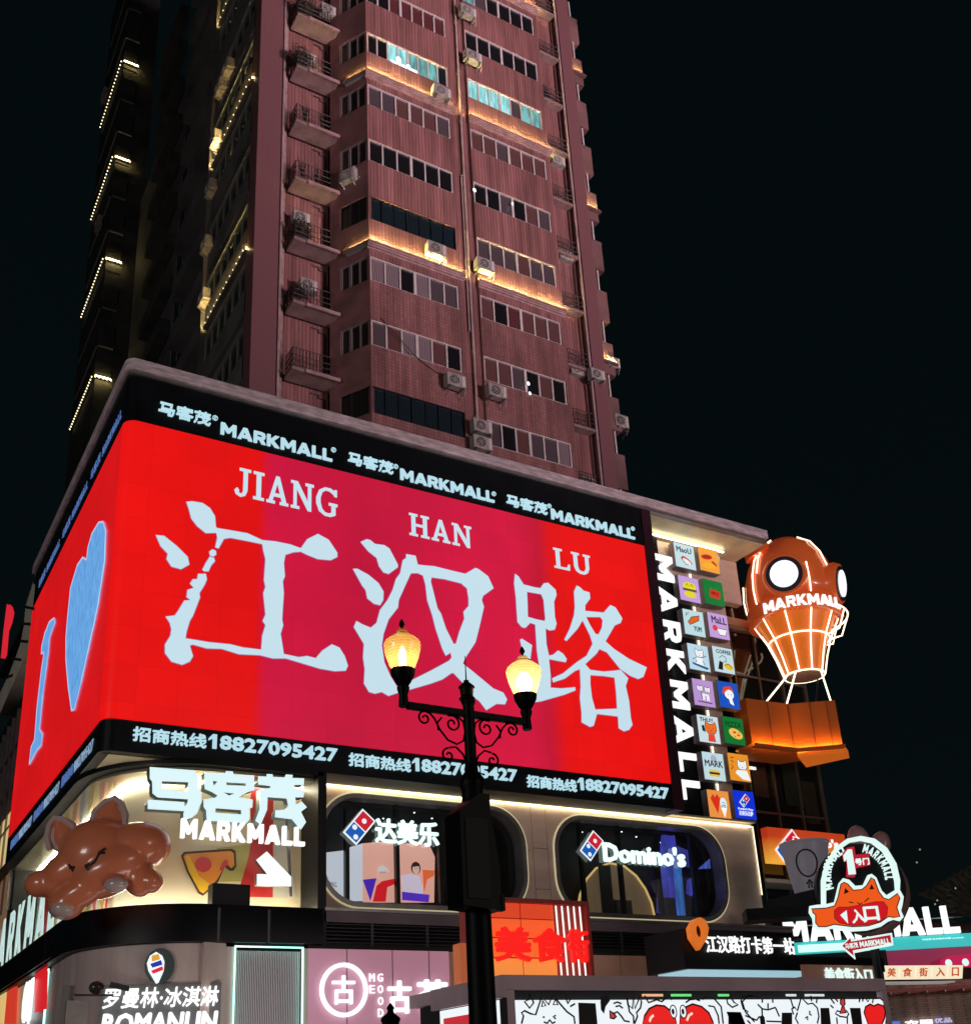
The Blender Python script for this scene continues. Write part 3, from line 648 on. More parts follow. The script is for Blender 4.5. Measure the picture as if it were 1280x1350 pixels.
for W, mull, lab in ((W1, [11.73,13.178,14.481] + [15.6], 1), (W2, [19.192,20.585,22.019,23.42], 2)):
    win = thing('window', None, None); win.parent = ML; win.location = -Vector(ML.location)
    reveal(W, 1.05, STEEL, 'reveal', 0.04, -0.12, 0.03)
    reveal((W[0] - 0.02, W[1] - 0.02, W[2] + 0.02, W[3] + 0.02), 1.07, STEEL, 'frame', -0.122, -0.46)
    poly('glow_line', [rr(W[0] - 0.075, W[1] - 0.075, W[2] + 0.075, W[3] + 0.075, 1.12, 10), rr(W[0] - 0.035, W[1] - 0.035, W[2] + 0.035, W[3] + 0.035, 1.08, 10)], Fw, 0.012, 0.02, mat('window_edge_glow', (0.8, 0.8, 0.6), 0.4, emit=(0.95, 0.85, 0.5), strength=0.4), win)
    for x in mull: obj('mullion', MB().box(x - 0.055, 26.48, W[1], x + 0.055, 26.62, W[3]), MULL, win)
    obj('back_wall', MB().box(W[0] - 0.3, 27.25, W[1] - 0.3, W[2] + 0.3, 27.35, W[3] + 0.3), ROOMD, win)
DLM = mat('ceiling_downlight', (0.9, 0.9, 0.9), 0.4, emit=(0.85, 0.92, 1.0), strength=2.2)
for W in (W1, W2):
    dl = MB()
    for i in range(7): dl.ellipsoid((W[0] + 0.7 + i * 0.75 + 0.2 * (i % 2), 27.0, W[3] - 0.10 - 0.12 * (i % 3)), (0.03, 0.03, 0.02), None, 6, 4)
    obj('downlights', dl, DLM, ML, kind='stuff')
    cb = MB()
    for i in range(3): cb.box(W[0] + 0.8 + i * 1.7, 26.9, W[1], W[0] + 1.5 + i * 1.7, 27.2, W[1] + 0.5 + 0.15 * i)
    obj('counter', cb, grain(mat('shop_counter', (0.10, 0.09, 0.10), 0.5), 2, 0.4), ML)
gm = mat('clear_shop_glass', (0.9, 0.9, 0.9), 0.02)
_nt = gm.node_tree; _nt.nodes.clear(); _o = _nt.nodes.new('ShaderNodeOutputMaterial'); _t = _nt.nodes.new('ShaderNodeBsdfTransparent'); _g = _nt.nodes.new('ShaderNodeBsdfGlossy')
_g.inputs['Roughness'].default_value = 0.03; _m = _nt.nodes.new('ShaderNodeMixShader'); _m.inputs[0].default_value = 0.07; _t.inputs[0].default_value = (0.93, 0.95, 0.95, 1)
_nt.links.new(_t.outputs[0], _m.inputs[1]); _nt.links.new(_g.outputs[0], _m.inputs[2]); _nt.links.new(_m.outputs[0], _o.inputs[0])
for W in (W1, W2): obj('glass', MB().box(W[0] - 0.02, 26.46, W[1] - 0.02, W[2] + 0.02, 26.47, W[3] + 0.02), gm, ML)
# soffit panels between screen and wall, one by one
xs = [10.5, 12.2, 13.9, 15.6, 17.3, 19.0, 20.4, 21.9]
for a, b in zip(xs[:-1], xs[1:]): obj('soffit_panel', MB().box(a + 0.012, 25.1, 9.40, b - 0.012, 26.1, 9.46), CREAMM, ML)
obj('soffit_panel', MB().box(21.92, 25.9, 9.47, 25.72, 26.4, 9.53), CREAMM, ML)
obj('light_strip', MB().box(10.6, 26.01, 9.355, 25.6, 26.03, 9.385), mat('wash_thin', (0.9, 0.9, 0.8), 0.4, emit=(1.0, 0.92, 0.62), strength=6.5), ML)
# the curved corner niche
pth = lambda x0, y0, r: corner_path(x0, y0, r, 52, 10.42, 18)
cs = [(5.05, 24.95, 2.75)]
c = MB(); c.strip(pth(5.05, 24.95, 2.75), [(-1.1, 5.2), (0.0, 5.2), (0.0, 6.0), (-0.02, 6.03), (-1.1, 6.03)]); obj('curved_band', c, BLACK, ML, smooth=True)
c = MB(); c.strip(pth(5.06, 24.96, 2.75), [(-1.3, 9.28), (0.0, 9.28), (0.0, 9.375), (-1.3, 9.375)]); obj('curved_fascia', c, BLACK, ML, smooth=True)
c = MB(); c.strip(pth(5.30, 25.2, 2.5), [(-0.95, 9.2), (-0.04, 9.2), (-0.04, 9.27), (-0.95, 9.27)]); obj('niche_ceiling', c, mat('glossy_ceiling', (0.58, 0.54, 0.42), 0.12, 0.6), ML, smooth=True)
# back wall of the niche: printed panel (flat print), champagne with cartoon colour fields
NB = mat('niche_print', (0.70, 0.62, 0.46), 0.3)
b = NB.node_tree.nodes['Principled BSDF']; tc = N(NB, 'ShaderNodeTexCoord'); sp = N(NB, 'ShaderNodeSeparateXYZ'); L(NB, tc.outputs['Object'], sp.inputs[0])
rp = N(NB, 'ShaderNodeValToRGB'); mr = N(NB, 'ShaderNodeMapRange'); mr.inputs['From Min'].default_value = 6.2 - 16; mr.inputs['From Max'].default_value = 10.5 - 16
L(NB, sp.outputs[0], mr.inputs[0]); L(NB, mr.outputs[0], rp.inputs[0]); E = rp.color_ramp.elements
E[0].position = 0; E[0].color = (0.72, 0.68, 0.52, 1); E[1].position = 0.5; E[1].color = (0.68, 0.54, 0.34, 1)
L(NB, rp.outputs[0], b.inputs['Base Color'])
c = MB(); c.strip(pth(6.15, 26.05, 1.7), [(-0.08, 6.03), (0.0, 6.03), (0.0, 9.27), (-0.08, 9.27)]); obj('niche_wall', c, NB, ML, smooth=True)
Fn = FY(26.05)
prt = lambda nm, pts, m_, n0=0.008: poly(nm, [pts], Fn, n0, 0.008, m_, ML)
prt('print_shape', [(8.996,9.639),(8.924,8.699),(9.003,7.944),(8.923,7.377),(8.752,6.726),(8.762,6.418),(9.56,6.434),(9.513,9.693)], mat('print_red', (0.55, 0.03, 0.03), 0.4))
prt('print_shape', [(8.125,7.549),(9.009,7.718),(8.961,7.38),(8.788,6.782),(8.23,6.754),(8.401,7.163)], mat('print_olive', (0.42, 0.36, 0.10), 0.4), 0.006)
prt('print_shape', [(9.513,9.693),(9.734,9.715),(9.884,8.006),(10.183,6.442),(9.579,6.417)], mat('print_pale', (0.6, 0.55, 0.45), 0.4))
prt('print_shape', [(7.782,9.553),(8.996,9.62),(8.903,9.434),(8.321,9.415)], mat('print_gold', (0.55, 0.33, 0.03), 0.4))
prt('print_outline', [(7.277,7.314),(7.344,7.408),(8.5,7.555),(8.596,7.505),(8.626,7.139),(8.555,7.025),(8.462,7.02),(8.347,7.105),(8.194,6.734),(7.842,6.397),(7.732,6.445),(7.439,6.929)], mat('print_black', (0.05, 0.03, 0.02), 0.5), 0.022)
prt('print_shape', [(7.331,7.299),(7.383,7.356),(8.464,7.497),(8.541,7.446),(8.57,7.154),(8.497,7.077),(8.381,7.18),(8.155,6.787),(7.84,6.45),(7.747,6.499),(7.474,6.948)], mat('print_orange', (0.75, 0.24, 0.02), 0.4), 0.034)
prt('print_shape', [(7.35,7.282),(7.456,7.325),(7.714,6.854),(8.032,6.637),(7.84,6.45),(7.747,6.517),(7.474,6.948)], mat('print_yellow', (0.80, 0.45, 0.02), 0.4), 0.046)
prt('print_shape', [(8.003,7.14),(7.991,7.07),(7.952,7.009),(7.891,6.967),(7.818,6.949),(7.745,6.959),(7.681,6.994),(7.638,7.05),(7.62,7.118),(7.631,7.188),(7.67,7.249),(7.73,7.291),(7.803,7.31),(7.877,7.3),(7.941,7.265),(7.985,7.208)], mat('print_red2', (0.62, 0.04, 0.05), 0.4), 0.058)
prt('print_shape', [(8.322,7.268),(8.397,7.272),(8.401,7.163),(8.276,7.01),(8.201,7.024),(8.253,7.118)], mat('print_red2', (0.62, 0.04, 0.05), 0.4), 0.058)
Fl = FX(6.10)
for i, (s0, s1, m_) in enumerate(((-27.9, -27.7, 'print_red'), (-28.5, -28.1, 'print_gold'), (-29.5, -29.0, 'print_red'), (-30.8, -30.2, 'print_gold'), (-31.9, -31.5, 'print_blue'), (-32.9, -32.4, 'print_red'), (-34.4, -33.6, 'print_gold'), (-36, -35.2, 'print_red'))):
    poly('print_shape', [[(s0, 6.3 + 0.3 * (i % 3)), (s1, 6.2), (s1 + 0.2, 8.2), (s1, 9.1 - 0.2 * (i % 2)), (s0, 9.15), (s0 - 0.15, 7.6)]], Fl, 0.065, 0.006, mat(m_, {'print_blue': (0.05, 0.15, 0.5)}.get(m_, (0.5, 0.1, 0.05)), 0.4), ML)
c = MB(); c.strip(pth(5.75, 25.65, 2.1), [(-0.06, 6.04), (0.0, 6.04), (0.0, 6.09), (-0.06, 6.09)]); obj('light_strip', c, WASH2, ML)
c = MB(); c.strip(pth(6.05, 25.95, 1.8), [(-0.05, 9.14), (0.0, 9.14), (0.0, 9.18), (-0.05, 9.18)]); obj('light_strip', c, WASH2, ML)
obj('niche_post', MB().box(10.28, 24.96, 5.2, 10.5, 26.1, 9.38), BLACK, ML)
obj('corner_soffit', MB().prism([(5.3, 25.3), (10.45, 25.3), (10.45, 26.9), (6.8, 26.9), (6.8, 37.9), (5.3, 37.9)], 9.378, 9.44), CREAMM, ML)
obj('equipment_box', MB().box(*(7.762,25.05,6.03,8.648,25.4,6.518)), BLACK, ML)
# sill strip and louvres below the windows
obj('sill', MB().box(10.45, 24.9, 5.98, 25.7, 26.15, 6.05), STEEL, ML)
obj('sill_fascia', MB().box(10.45, 24.96, 5.72, 25.7, 25.2, 5.977), grain(mat('mauve_dark_band', (0.13, 0.10, 0.12), 0.5), 1, 0.2), ML)
obj('louvre_back', MB().box(7.8, 25.15, 5.12, 25.7, 25.3, 5.72), BLACKM, ML)
lx = [7.9, 9.08, 10.22, 11.7, 13.2, 14.7, 16.2, 17.7, 19.2, 20.7, 22.2, 23.7, 25.6]
LOUV = mat('louvre_metal', (0.045, 0.043, 0.048), 0.4, 0.3)
for a, b in zip(lx[:-1], lx[1:]):
    lv = thing('louvre_panel', None, None); lv.parent = ML; lv.location = Vector((a, 25, 5)) - ML.location
    obj('louvre_frame', MB().box(a - 0.03, 24.94 if a < 10 else 24.97, 5.2, a + 0.03, 25.12, 5.72 if a > 10 else 5.95), LOUV, lv)
    z1 = 5.72 if a > 10.2 else 5.94; z = 5.24; sl = MB()
    while z < z1 - 0.04: sl.add([(a + 0.03, 24.97, z), (b - 0.03, 24.97, z), (b - 0.03, 25.10, z + 0.07), (a + 0.03, 25.10, z + 0.07), (a + 0.03, 24.97, z + 0.012), (b - 0.03, 24.97, z + 0.012), (b - 0.03, 25.10, z + 0.082), (a + 0.03, 25.10, z + 0.082)], [(0, 1, 2, 3), (7, 6, 5, 4), (0, 4, 5, 1), (2, 6, 7, 3)]); z += 0.085
    obj('slats', sl, LOUV, lv, kind='stuff')
sl = MB()
for i in range(9):
    z = 5.26 + i * 0.08; sl.fbox(FX(5.05), -45, z, 0.0, -28.6, z + 0.02, 0.05)
obj('slats', sl, LOUV, ML, kind='stuff')
obj('joint', MB().fbox(F_((5.05, 0, 0), -90), -29.6, 5.2, 0.0, -29.56, 6.0, 0.012), STEEL, ML)

# street-level shop walls, following the curve
c = MB(); c.strip(corner_path(5.25, 25.15, 2.6, 29.6, 7.6, 14), [(-0.15, 0.03), (0, 0.03), (0, 5.19), (-0.15, 5.19)]); obj('shop_wall', c, MAUVE, ML, smooth=True)
for a, b in ((7.6, 8.34), (10.0, 10.12), (13.9, 19.2), (19.215, 25.6)):
    obj('shop_wall', MB().box(a, 25.15, 0.03, b, 25.35, 5.19 if a < 13 else 5.11), MAUVE if a < 13 else BROWNP, ML)
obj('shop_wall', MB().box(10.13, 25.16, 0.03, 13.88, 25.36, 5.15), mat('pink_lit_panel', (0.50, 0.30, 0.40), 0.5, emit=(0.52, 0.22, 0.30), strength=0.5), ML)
jn = MB()
for x in (11.1, 12.3, 13.3): jn.box(x, 25.15, 0.03, x + 0.02, 25.162, 5.15)
obj('panel_joints', jn, STEEL, ML)
# slatted panel framed in teal light
SL = mat('grey_slats', (0.62, 0.60, 0.64), 0.4, 0.1)
obj('slat_panel_back', MB().box(8.36, 25.32, 0.03, 9.98, 25.36, 5.12), BLACKM, ML)
sm = MB()
for i in range(38): x = 8.40 + i * 0.0415; sm.box(x, 25.24, 0.03, x + 0.024, 25.31, 5.05)
obj('slats', sm, SL, ML, kind='stuff')
obj('light_strip', MB().box(8.345, 25.10, 0.03, 8.375, 25.14, 5.14), TEAL, ML); obj('light_strip', MB().box(9.965, 25.10, 0.03, 9.995, 25.14, 5.14), TEAL, ML)
obj('light_strip', MB().box(8.38, 25.10, 5.11, 9.96, 25.14, 5.14), TEAL, ML)
FL = FX(5.25)
c = MB(); c.fbox(FL, -32.0, 5.10, 0.03, -29.75, 5.14, 0.07); c.fbox(FL, -32.0, 0.1, 0.03, -31.95, 5.10, 0.07); c.fbox(FL, -29.8, 0.1, 0.03, -29.75, 5.10, 0.07); obj('light_strip', c, TEAL, ML)
sm = MB()
for i in range(52): s_ = -31.94 + i * 0.0415; sm.fbox(FL, s_, 0.03, -0.03, s_ + 0.024, 5.08, 0.02)
obj('slats', sm, SL, ML, kind='stuff'); obj('slat_panel_back', MB().fbox(FL, -32, 0.03, -0.1, -29.7, 5.15, -0.04), BLACKM, ML)
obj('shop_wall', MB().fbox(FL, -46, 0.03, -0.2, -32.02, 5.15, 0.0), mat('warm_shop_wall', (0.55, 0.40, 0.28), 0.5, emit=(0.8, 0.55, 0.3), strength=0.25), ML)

# right part: letter column, tiles, canopy, glass corner
Fr = FY(26.0)
obj('canopy_soffit', MB().box(22.0, 25.15, 19.46, 27.2, 27.0, 19.515), CREAMM, ML)
obj('letter_panel', MB().box(21.9, 26.05, 9.5, 23.1, 26.5, 19.35), BLACK, ML); obj('tile_backing', MB().box(23.1, 26.30, 9.5, 24.55, 26.5, 19.0), BLACK, ML)
rb = MB()
for i in range(60): rb.box(22.0, 26.035, 9.6 + i * 0.16, 23.05, 26.055, 9.64 + i * 0.16)
obj('panel_ribs', rb, LOUV, ML, kind='stuff')
for i in range(9):
    z0 = 19.35 - i * 1.25; obj('wall_panel', MB().box(24.56 if z0 < 19 else 23.1, 26.35 if z0 < 19 else 26.28, z0 - 1.235, 26.15 if z0 > 16 else 25.35, 26.52, z0), CREAM, ML) if i < 8 else None
obj('wall_panel', MB().box(26.15, 26.6, 17.75, 27.25, 26.9, 19.45), CREAM, ML)
obj('light_strip', MB().box(22.0, 25.99, 19.34, 26.1, 26.04, 19.38), mat('canopy_wash', (0.9, 0.9, 0.8), 0.4, emit=(1.0, 0.93, 0.66), strength=7.5), ML)
obj('light_strip', MB().box(24.60, 26.24, 9.62, 24.64, 26.28, 19.0), mat('dim_wash', (0.9, 0.9, 0.8), 0.4, emit=(1.0, 0.95, 0.75), strength=2.2), ML)
obj('end_wall', MB().box(25.73, 26.1, 4.9, 25.95, 27.4, 9.6), BLACK, ML)
obj('light_strip', MB().box(25.71, 26.05, 7.2, 25.735, 26.075, 9.4), mat('end_wash', (0.9, 0.9, 0.8), 0.4, emit=(1.0, 0.92, 0.60), strength=1.6), ML)
# dark glass corner
obj('glass_wall', MB().box(26.0, 28.4, 4, 31.75, 28.5, 19.3), GLASSD, ML)
obj('glass_wall', MB().box(25.95, 26.6, 9.6, 26.1, 28.4, 17.75), GLASSD, ML)
mm = MB()
for x in (27.0, 28.1, 29.3, 30.5, 31.7): mm.box(x, 28.3, 4, x + 0.08, 28.42, 17.9)
for z in (8.0, 10.6, 13.2, 15.8, 17.6): mm.box(26.1, 28.32, z, 31.75, 28.41, z + 0.08)
obj('mullions', mm, mat('grey_mullion', (0.11, 0.10, 0.10), 0.4), ML)
hd = MB().box(26.15, 27.6, 17.45, 28.9, 27.9, 17.75); obj('lintel', hd, CREAM, ML)
obj('interior_glow', MB().box(27.2, 28.2, 12.15, 28.4, 28.26, 12.25), mat('ceiling_tube', (0.8, 0.9, 0.9), 0.4, emit=(0.8, 0.9, 0.9), strength=0.9), ML)
for (x, z, w_, h_, cc) in ((28.3, 11.2, 0.7, 1.8, (0.10, 0.05, 0.06)), (29.8, 11.0, 0.9, 2.2, (0.03, 0.07, 0.05)), (30.7, 10.4, 0.7, 1.6, (0.07, 0.07, 0.05))):
    obj('curtain', MB().box(x, 28.34, z, x + w_, 28.36, z + h_), grain(mat('curtain_%d' % int(x * 10), tuple(v * 0.35 for v in cc), 0.8), 3, 0.6, stretch=(6, 6, 1)), ML)
# left end: cream portal, darker continuing block with glazing
Fk = FX(5.05)
BE = grain(mat('beige_stone_fascia', (0.86, 0.78, 0.62), 0.6), 1.5, 0.15)
lf = [(-38.644,19.499),(-39.922,19.083),(-39.773,18.275),(-40.224,17.708),(-42.444,17.32),(-44.545,17.269),(-43.815,16.194),(-41.227,16.448),(-38.141,16.693),(-37.349,17.593),(-37.756,18.907)]
poly('stone_portal', [lf], Fk, -0.25, 0.5, BE, ML)
jm = MB()
for (a, b) in [((-39.922,19.083),(-37.398,17.952)),((-40.039,18.47),(-37.914,17.593)),((-40.335,17.899),(-38.194,17.051)),((-42.111,17.872),(-39.397,16.817)),((-43.672,17.597),(-41.159,16.867))]:
    jm.tube([(5.04 - 0.015, -a[0], a[1]), (5.04 - 0.015, -b[0], b[1])], 0.05, 4)
obj('panel_joints', jm, BLACKM, ML)
obj('far_block', MB().box(5.4, 38.2, 0, 12, 70, 16.0), BLACKM, ML)
mm = MB()
for i in range(16):
    y = 38.6 + i * 1.1; mm.box(5.28, y, 8, 5.4, y + 0.1, 15.5)
for z in (9.5, 11, 12.5, 14): mm.box(5.3, 38.2, z, 5.38, 60, z + 0.08)
obj('mullions', mm, STEEL, ML)
obj('lit_window', MB().box(5.34, 39.0, 9.6, 5.39, 58, 11.6), grain(mat('warm_lit_glass', (0.3, 0.25, 0.15), 0.4, emit=(0.75, 0.55, 0.25), strength=0.8), 1.5, 0.5), ML)
obj('lit_window', MB().box(5.34, 39.0, 6.6, 5.39, 58, 9.3), mat('warm_lit_glass2', (0.2, 0.15, 0.1), 0.4, emit=(0.5, 0.25, 0.12), strength=0.25), ML)

# ------------------------------------------------------------------ LED screen with its picture
LS = thing('led_screen', 'huge red wraparound screen with pale blue Chinese characters', 'screen', (13, 25, 10.15))
def screen_faces():
    path = corner_path(5.03, 24.98, 0.32, 37.9, 21.58, 10)
    c = MB(); c.strip([p for p in path if p[0] > 5.03 + 1e-6 or p[1] < 25.4], [(-0.06, 10.16), (0, 10.16), (0, 18.14), (-0.06, 18.14)])
    o1 = obj('screen_front', c, SCREEN, None, smooth=True); o1.parent = LS; o1.matrix_parent_inverse = Matrix.Translation(-Vector(LS.location))
    c = MB(); c.fbox(FX(5.03), -37.9, 10.16, -0.06, -25.305, 18.14, 0); o2 = obj('screen_side', c, SCREEN_L, None); o2.parent = LS; o2.matrix_parent_inverse = Matrix.Translation(-Vector(LS.location))
screen_faces()
Fsc = FY(24.98); Fsl = FX(5.03)
SA = [[(6.669,16.11),(6.815,16.158),(7.079,16.173),(7.278,16.072),(7.414,15.869),(7.449,15.568),(7.494,15.541),(7.802,15.556),(8.285,15.573),(8.691,15.464),(9.041,15.505),(9.455,15.508),(9.755,15.459),(9.933,15.767),(10.236,15.996),(10.545,15.89),(10.794,15.557),(10.794,15.428),(10.608,15.293),(10.24,15.247),(9.937,15.309),(9.756,15.365),(9.547,15.301),(9.324,15.177),(9.287,14.92),(9.322,14.556),(9.267,14.391),(9.301,14.061),(9.28,13.634),(9.268,13.302),(9.299,13.158),(9.235,12.91),(9.33,12.368),(9.732,12.344),(9.963,12.411),(10.197,12.389),(10.373,12.625),(10.64,12.848),(10.851,12.792),(11.001,12.576),(11.09,12.32),(11.03,12.179),(10.73,12.116),(10.316,12.124),(9.965,12.176),(9.389,12.261),(9.05,12.207),(8.713,12.24),(8.164,12.181),(7.728,12.253),(7.356,12.203),(7.012,12.248),(6.935,12.207),(7.026,11.943),(6.955,11.793),(6.779,11.683),(6.52,11.725),(6.356,11.919),(6.345,12.138),(6.46,12.379),(6.476,12.55),(6.432,12.711),(6.321,12.86),(6.535,12.927),(6.606,13.054),(6.748,13.366),(6.905,13.408),(6.801,13.475),(6.813,13.668),(6.969,13.757),(6.868,13.854),(6.932,13.983),(7.038,14.005),(7.058,14.156),(7.246,14.194),(7.279,14.053),(7.231,13.896),(7.108,13.638),(7.129,13.526),(6.977,13.007),(6.905,12.851),(6.84,12.557),(6.823,12.374),(7.085,12.373),(7.403,12.369),(7.939,12.401),(8.268,12.37),(8.738,12.389),(8.756,12.77),(8.834,13.076),(8.758,13.181),(8.827,13.371),(8.756,13.956),(8.809,14.148),(8.765,14.321),(8.791,14.939),(8.727,15.173),(8.694,15.353),(8.291,15.357),(7.837,15.348),(7.672,15.28),(7.544,14.977),(7.46,14.989),(7.504,15.273),(7.471,15.407),(7.197,15.339),(6.971,15.488),(6.816,15.666),(6.75,15.896)],[(7.312,14.836),(7.391,14.914),(7.475,14.89),(7.49,14.796),(7.426,14.722),(7.338,14.727)],[(7.205,14.263),(7.16,14.295),(7.233,14.489),(7.334,14.702),(7.439,14.677),(7.464,14.598),(7.371,14.458),(7.313,14.285)],[(5.961,14.999),(6.16,15.02),(6.491,14.807),(6.77,14.57),(6.822,14.373),(6.627,14.203),(6.388,14.224),(6.258,14.402),(6.281,14.554),(6.098,14.721)]]
SB = [[(11.491,16.037),(11.67,16.155),(11.782,16.154),(11.924,16.065),(12.208,16.091),(12.362,16.019),(12.612,15.575),(12.611,15.497),(12.32,15.23),(12.167,15.25),(12.042,15.404),(11.969,15.648),(11.717,15.801)],[(11.259,15.165),(11.383,15.191),(11.708,15.079),(12.008,14.885),(12.156,14.66),(12.142,14.404),(12.048,14.236),(11.872,14.243),(11.674,14.366),(11.627,14.608),(11.528,14.714)],[(12.884,15.958),(13.176,15.968),(13.237,15.706),(13.435,15.721),(13.759,15.762),(14.303,15.741),(14.773,15.729),(15.124,15.991),(15.236,15.97),(15.539,15.804),(15.701,15.456),(15.331,15.142),(15.278,14.998),(15.34,14.796),(15.166,14.185),(15.065,13.856),(14.998,13.638),(14.615,13.065),(14.554,12.915),(14.868,12.726),(15.5,12.316),(15.827,12.236),(15.937,12.05),(15.86,11.899),(15.583,11.876),(15.242,11.643),(15.039,11.877),(14.83,11.997),(14.63,12.266),(14.246,12.597),(14.165,12.57),(13.893,12.357),(13.523,12.18),(12.903,11.922),(12.524,11.773),(12.25,11.649),(12.055,11.73),(11.859,11.656),(11.69,11.679),(11.548,11.894),(11.576,12.3),(11.531,12.627),(11.56,13.017),(11.271,13.453),(11.346,13.637),(11.517,13.569),(11.762,13.514),(11.939,13.693),(12.045,14.085),(12.279,14.43),(12.439,14.766),(12.55,15.121),(12.685,15.33),(12.773,15.74),(12.881,15.842)],[(13.0,15.368),(12.833,14.997),(12.613,14.493),(12.582,14.259),(12.293,13.855),(12.134,13.406),(12.078,13.054),(12.144,12.579),(12.31,12.219),(12.503,11.937),(13.013,12.227),(13.536,12.549),(14.128,12.938),(14.213,13.052),(14.182,13.188),(14.028,13.073),(13.93,13.258),(13.741,13.833),(13.649,14.226),(13.506,14.662),(13.468,15.123),(13.397,15.397),(13.239,15.443),(13.053,15.405)],[(13.665,15.398),(14.071,15.427),(14.619,15.403),(14.807,15.28),(14.847,14.969),(14.835,14.729),(14.659,14.513),(14.676,14.307),(14.491,13.861),(14.366,13.482),(14.285,13.468),(14.062,13.889),(13.919,14.326),(13.818,14.462),(13.726,14.86),(13.633,15.26)]]
SD = [[(16.485,16.078),(16.599,16.018),(16.759,15.784),(17.145,15.766),(17.356,15.779),(17.492,15.963),(17.648,16.016),(17.907,15.831),(17.923,15.666),(17.81,15.422),(17.798,14.922),(17.84,14.71),(17.762,14.505),(17.577,14.446),(17.431,14.485),(17.425,14.203),(17.419,13.987),(17.478,13.623),(17.63,13.674),(17.824,13.839),(17.997,13.76),(18.104,13.616),(18.065,13.513),(17.795,13.513),(17.469,13.515),(17.483,12.99),(17.452,12.619),(17.837,12.648),(18.325,12.755),(18.334,12.666),(17.941,12.48),(17.514,12.317),(17.094,12.157),(16.714,12.054),(16.882,12.384),(17.048,12.665),(17.12,13.197),(17.073,13.717),(17.078,14.145),(17.08,14.548),(16.905,14.572),(16.715,14.377),(16.599,14.383),(16.464,14.52),(16.461,14.896),(16.462,15.331),(16.434,15.764)],[(16.862,15.572),(17.371,15.588),(17.446,15.408),(17.449,15.078),(17.457,14.806),(17.42,14.717),(17.123,14.718),(16.83,14.747),(16.851,15.186)],[(16.511,13.969),(16.571,14.006),(16.909,13.86),(16.817,13.413),(16.591,13.482)],[(18.71,16.13),(18.832,16.097),(18.949,16.006),(19.17,15.991),(19.181,15.794),(18.965,15.526),(18.945,15.325),(19.65,15.397),(19.942,15.708),(20.131,15.657),(20.354,15.325),(20.27,15.167),(20.029,15.039),(19.609,14.434),(19.905,14.232),(20.455,13.986),(21.119,13.81),(20.945,13.478),(20.737,13.375),(20.453,13.432),(20.088,13.597),(19.633,14.077),(19.357,14.143),(19.211,13.954),(18.768,13.558),(18.936,13.395),(19.435,13.416),(19.822,13.502),(20.084,13.569),(20.345,13.334),(20.217,13.069),(20.287,12.591),(20.286,12.054),(20.324,11.846),(20.177,11.669),(19.981,11.603),(19.802,11.676),(19.814,12.047),(19.04,12.026),(18.878,11.64),(18.752,11.589),(18.462,11.692),(18.49,11.981),(18.476,12.449),(18.543,12.828),(18.565,13.365),(18.375,13.283),(17.987,12.985),(17.555,12.801),(17.536,12.919),(17.941,13.137),(18.463,13.564),(18.858,13.843),(19.119,14.269),(19.053,14.534),(18.818,14.994),(18.601,14.678),(18.158,14.208),(18.088,14.234),(18.319,14.629),(18.518,15.107),(18.577,15.397),(18.594,15.908)],[(18.957,15.13),(19.504,15.229),(19.589,15.131),(19.529,14.867),(19.376,14.617),(19.25,14.623),(19.087,14.874)],[(18.919,13.231),(19.42,13.278),(19.829,13.285),(19.837,12.798),(19.81,12.285),(18.992,12.151),(18.907,12.509),(18.889,12.931)]]
for S_ in (SA, SB, SD):
    poly('character', S_, Fsc, 0.012, 0.016, SCW, LS)
    ribbons([q + [q[0]] for q in S_], 0.035, Fsc, 0.004, SCOUT, LS, 'character_edge', 0.006)
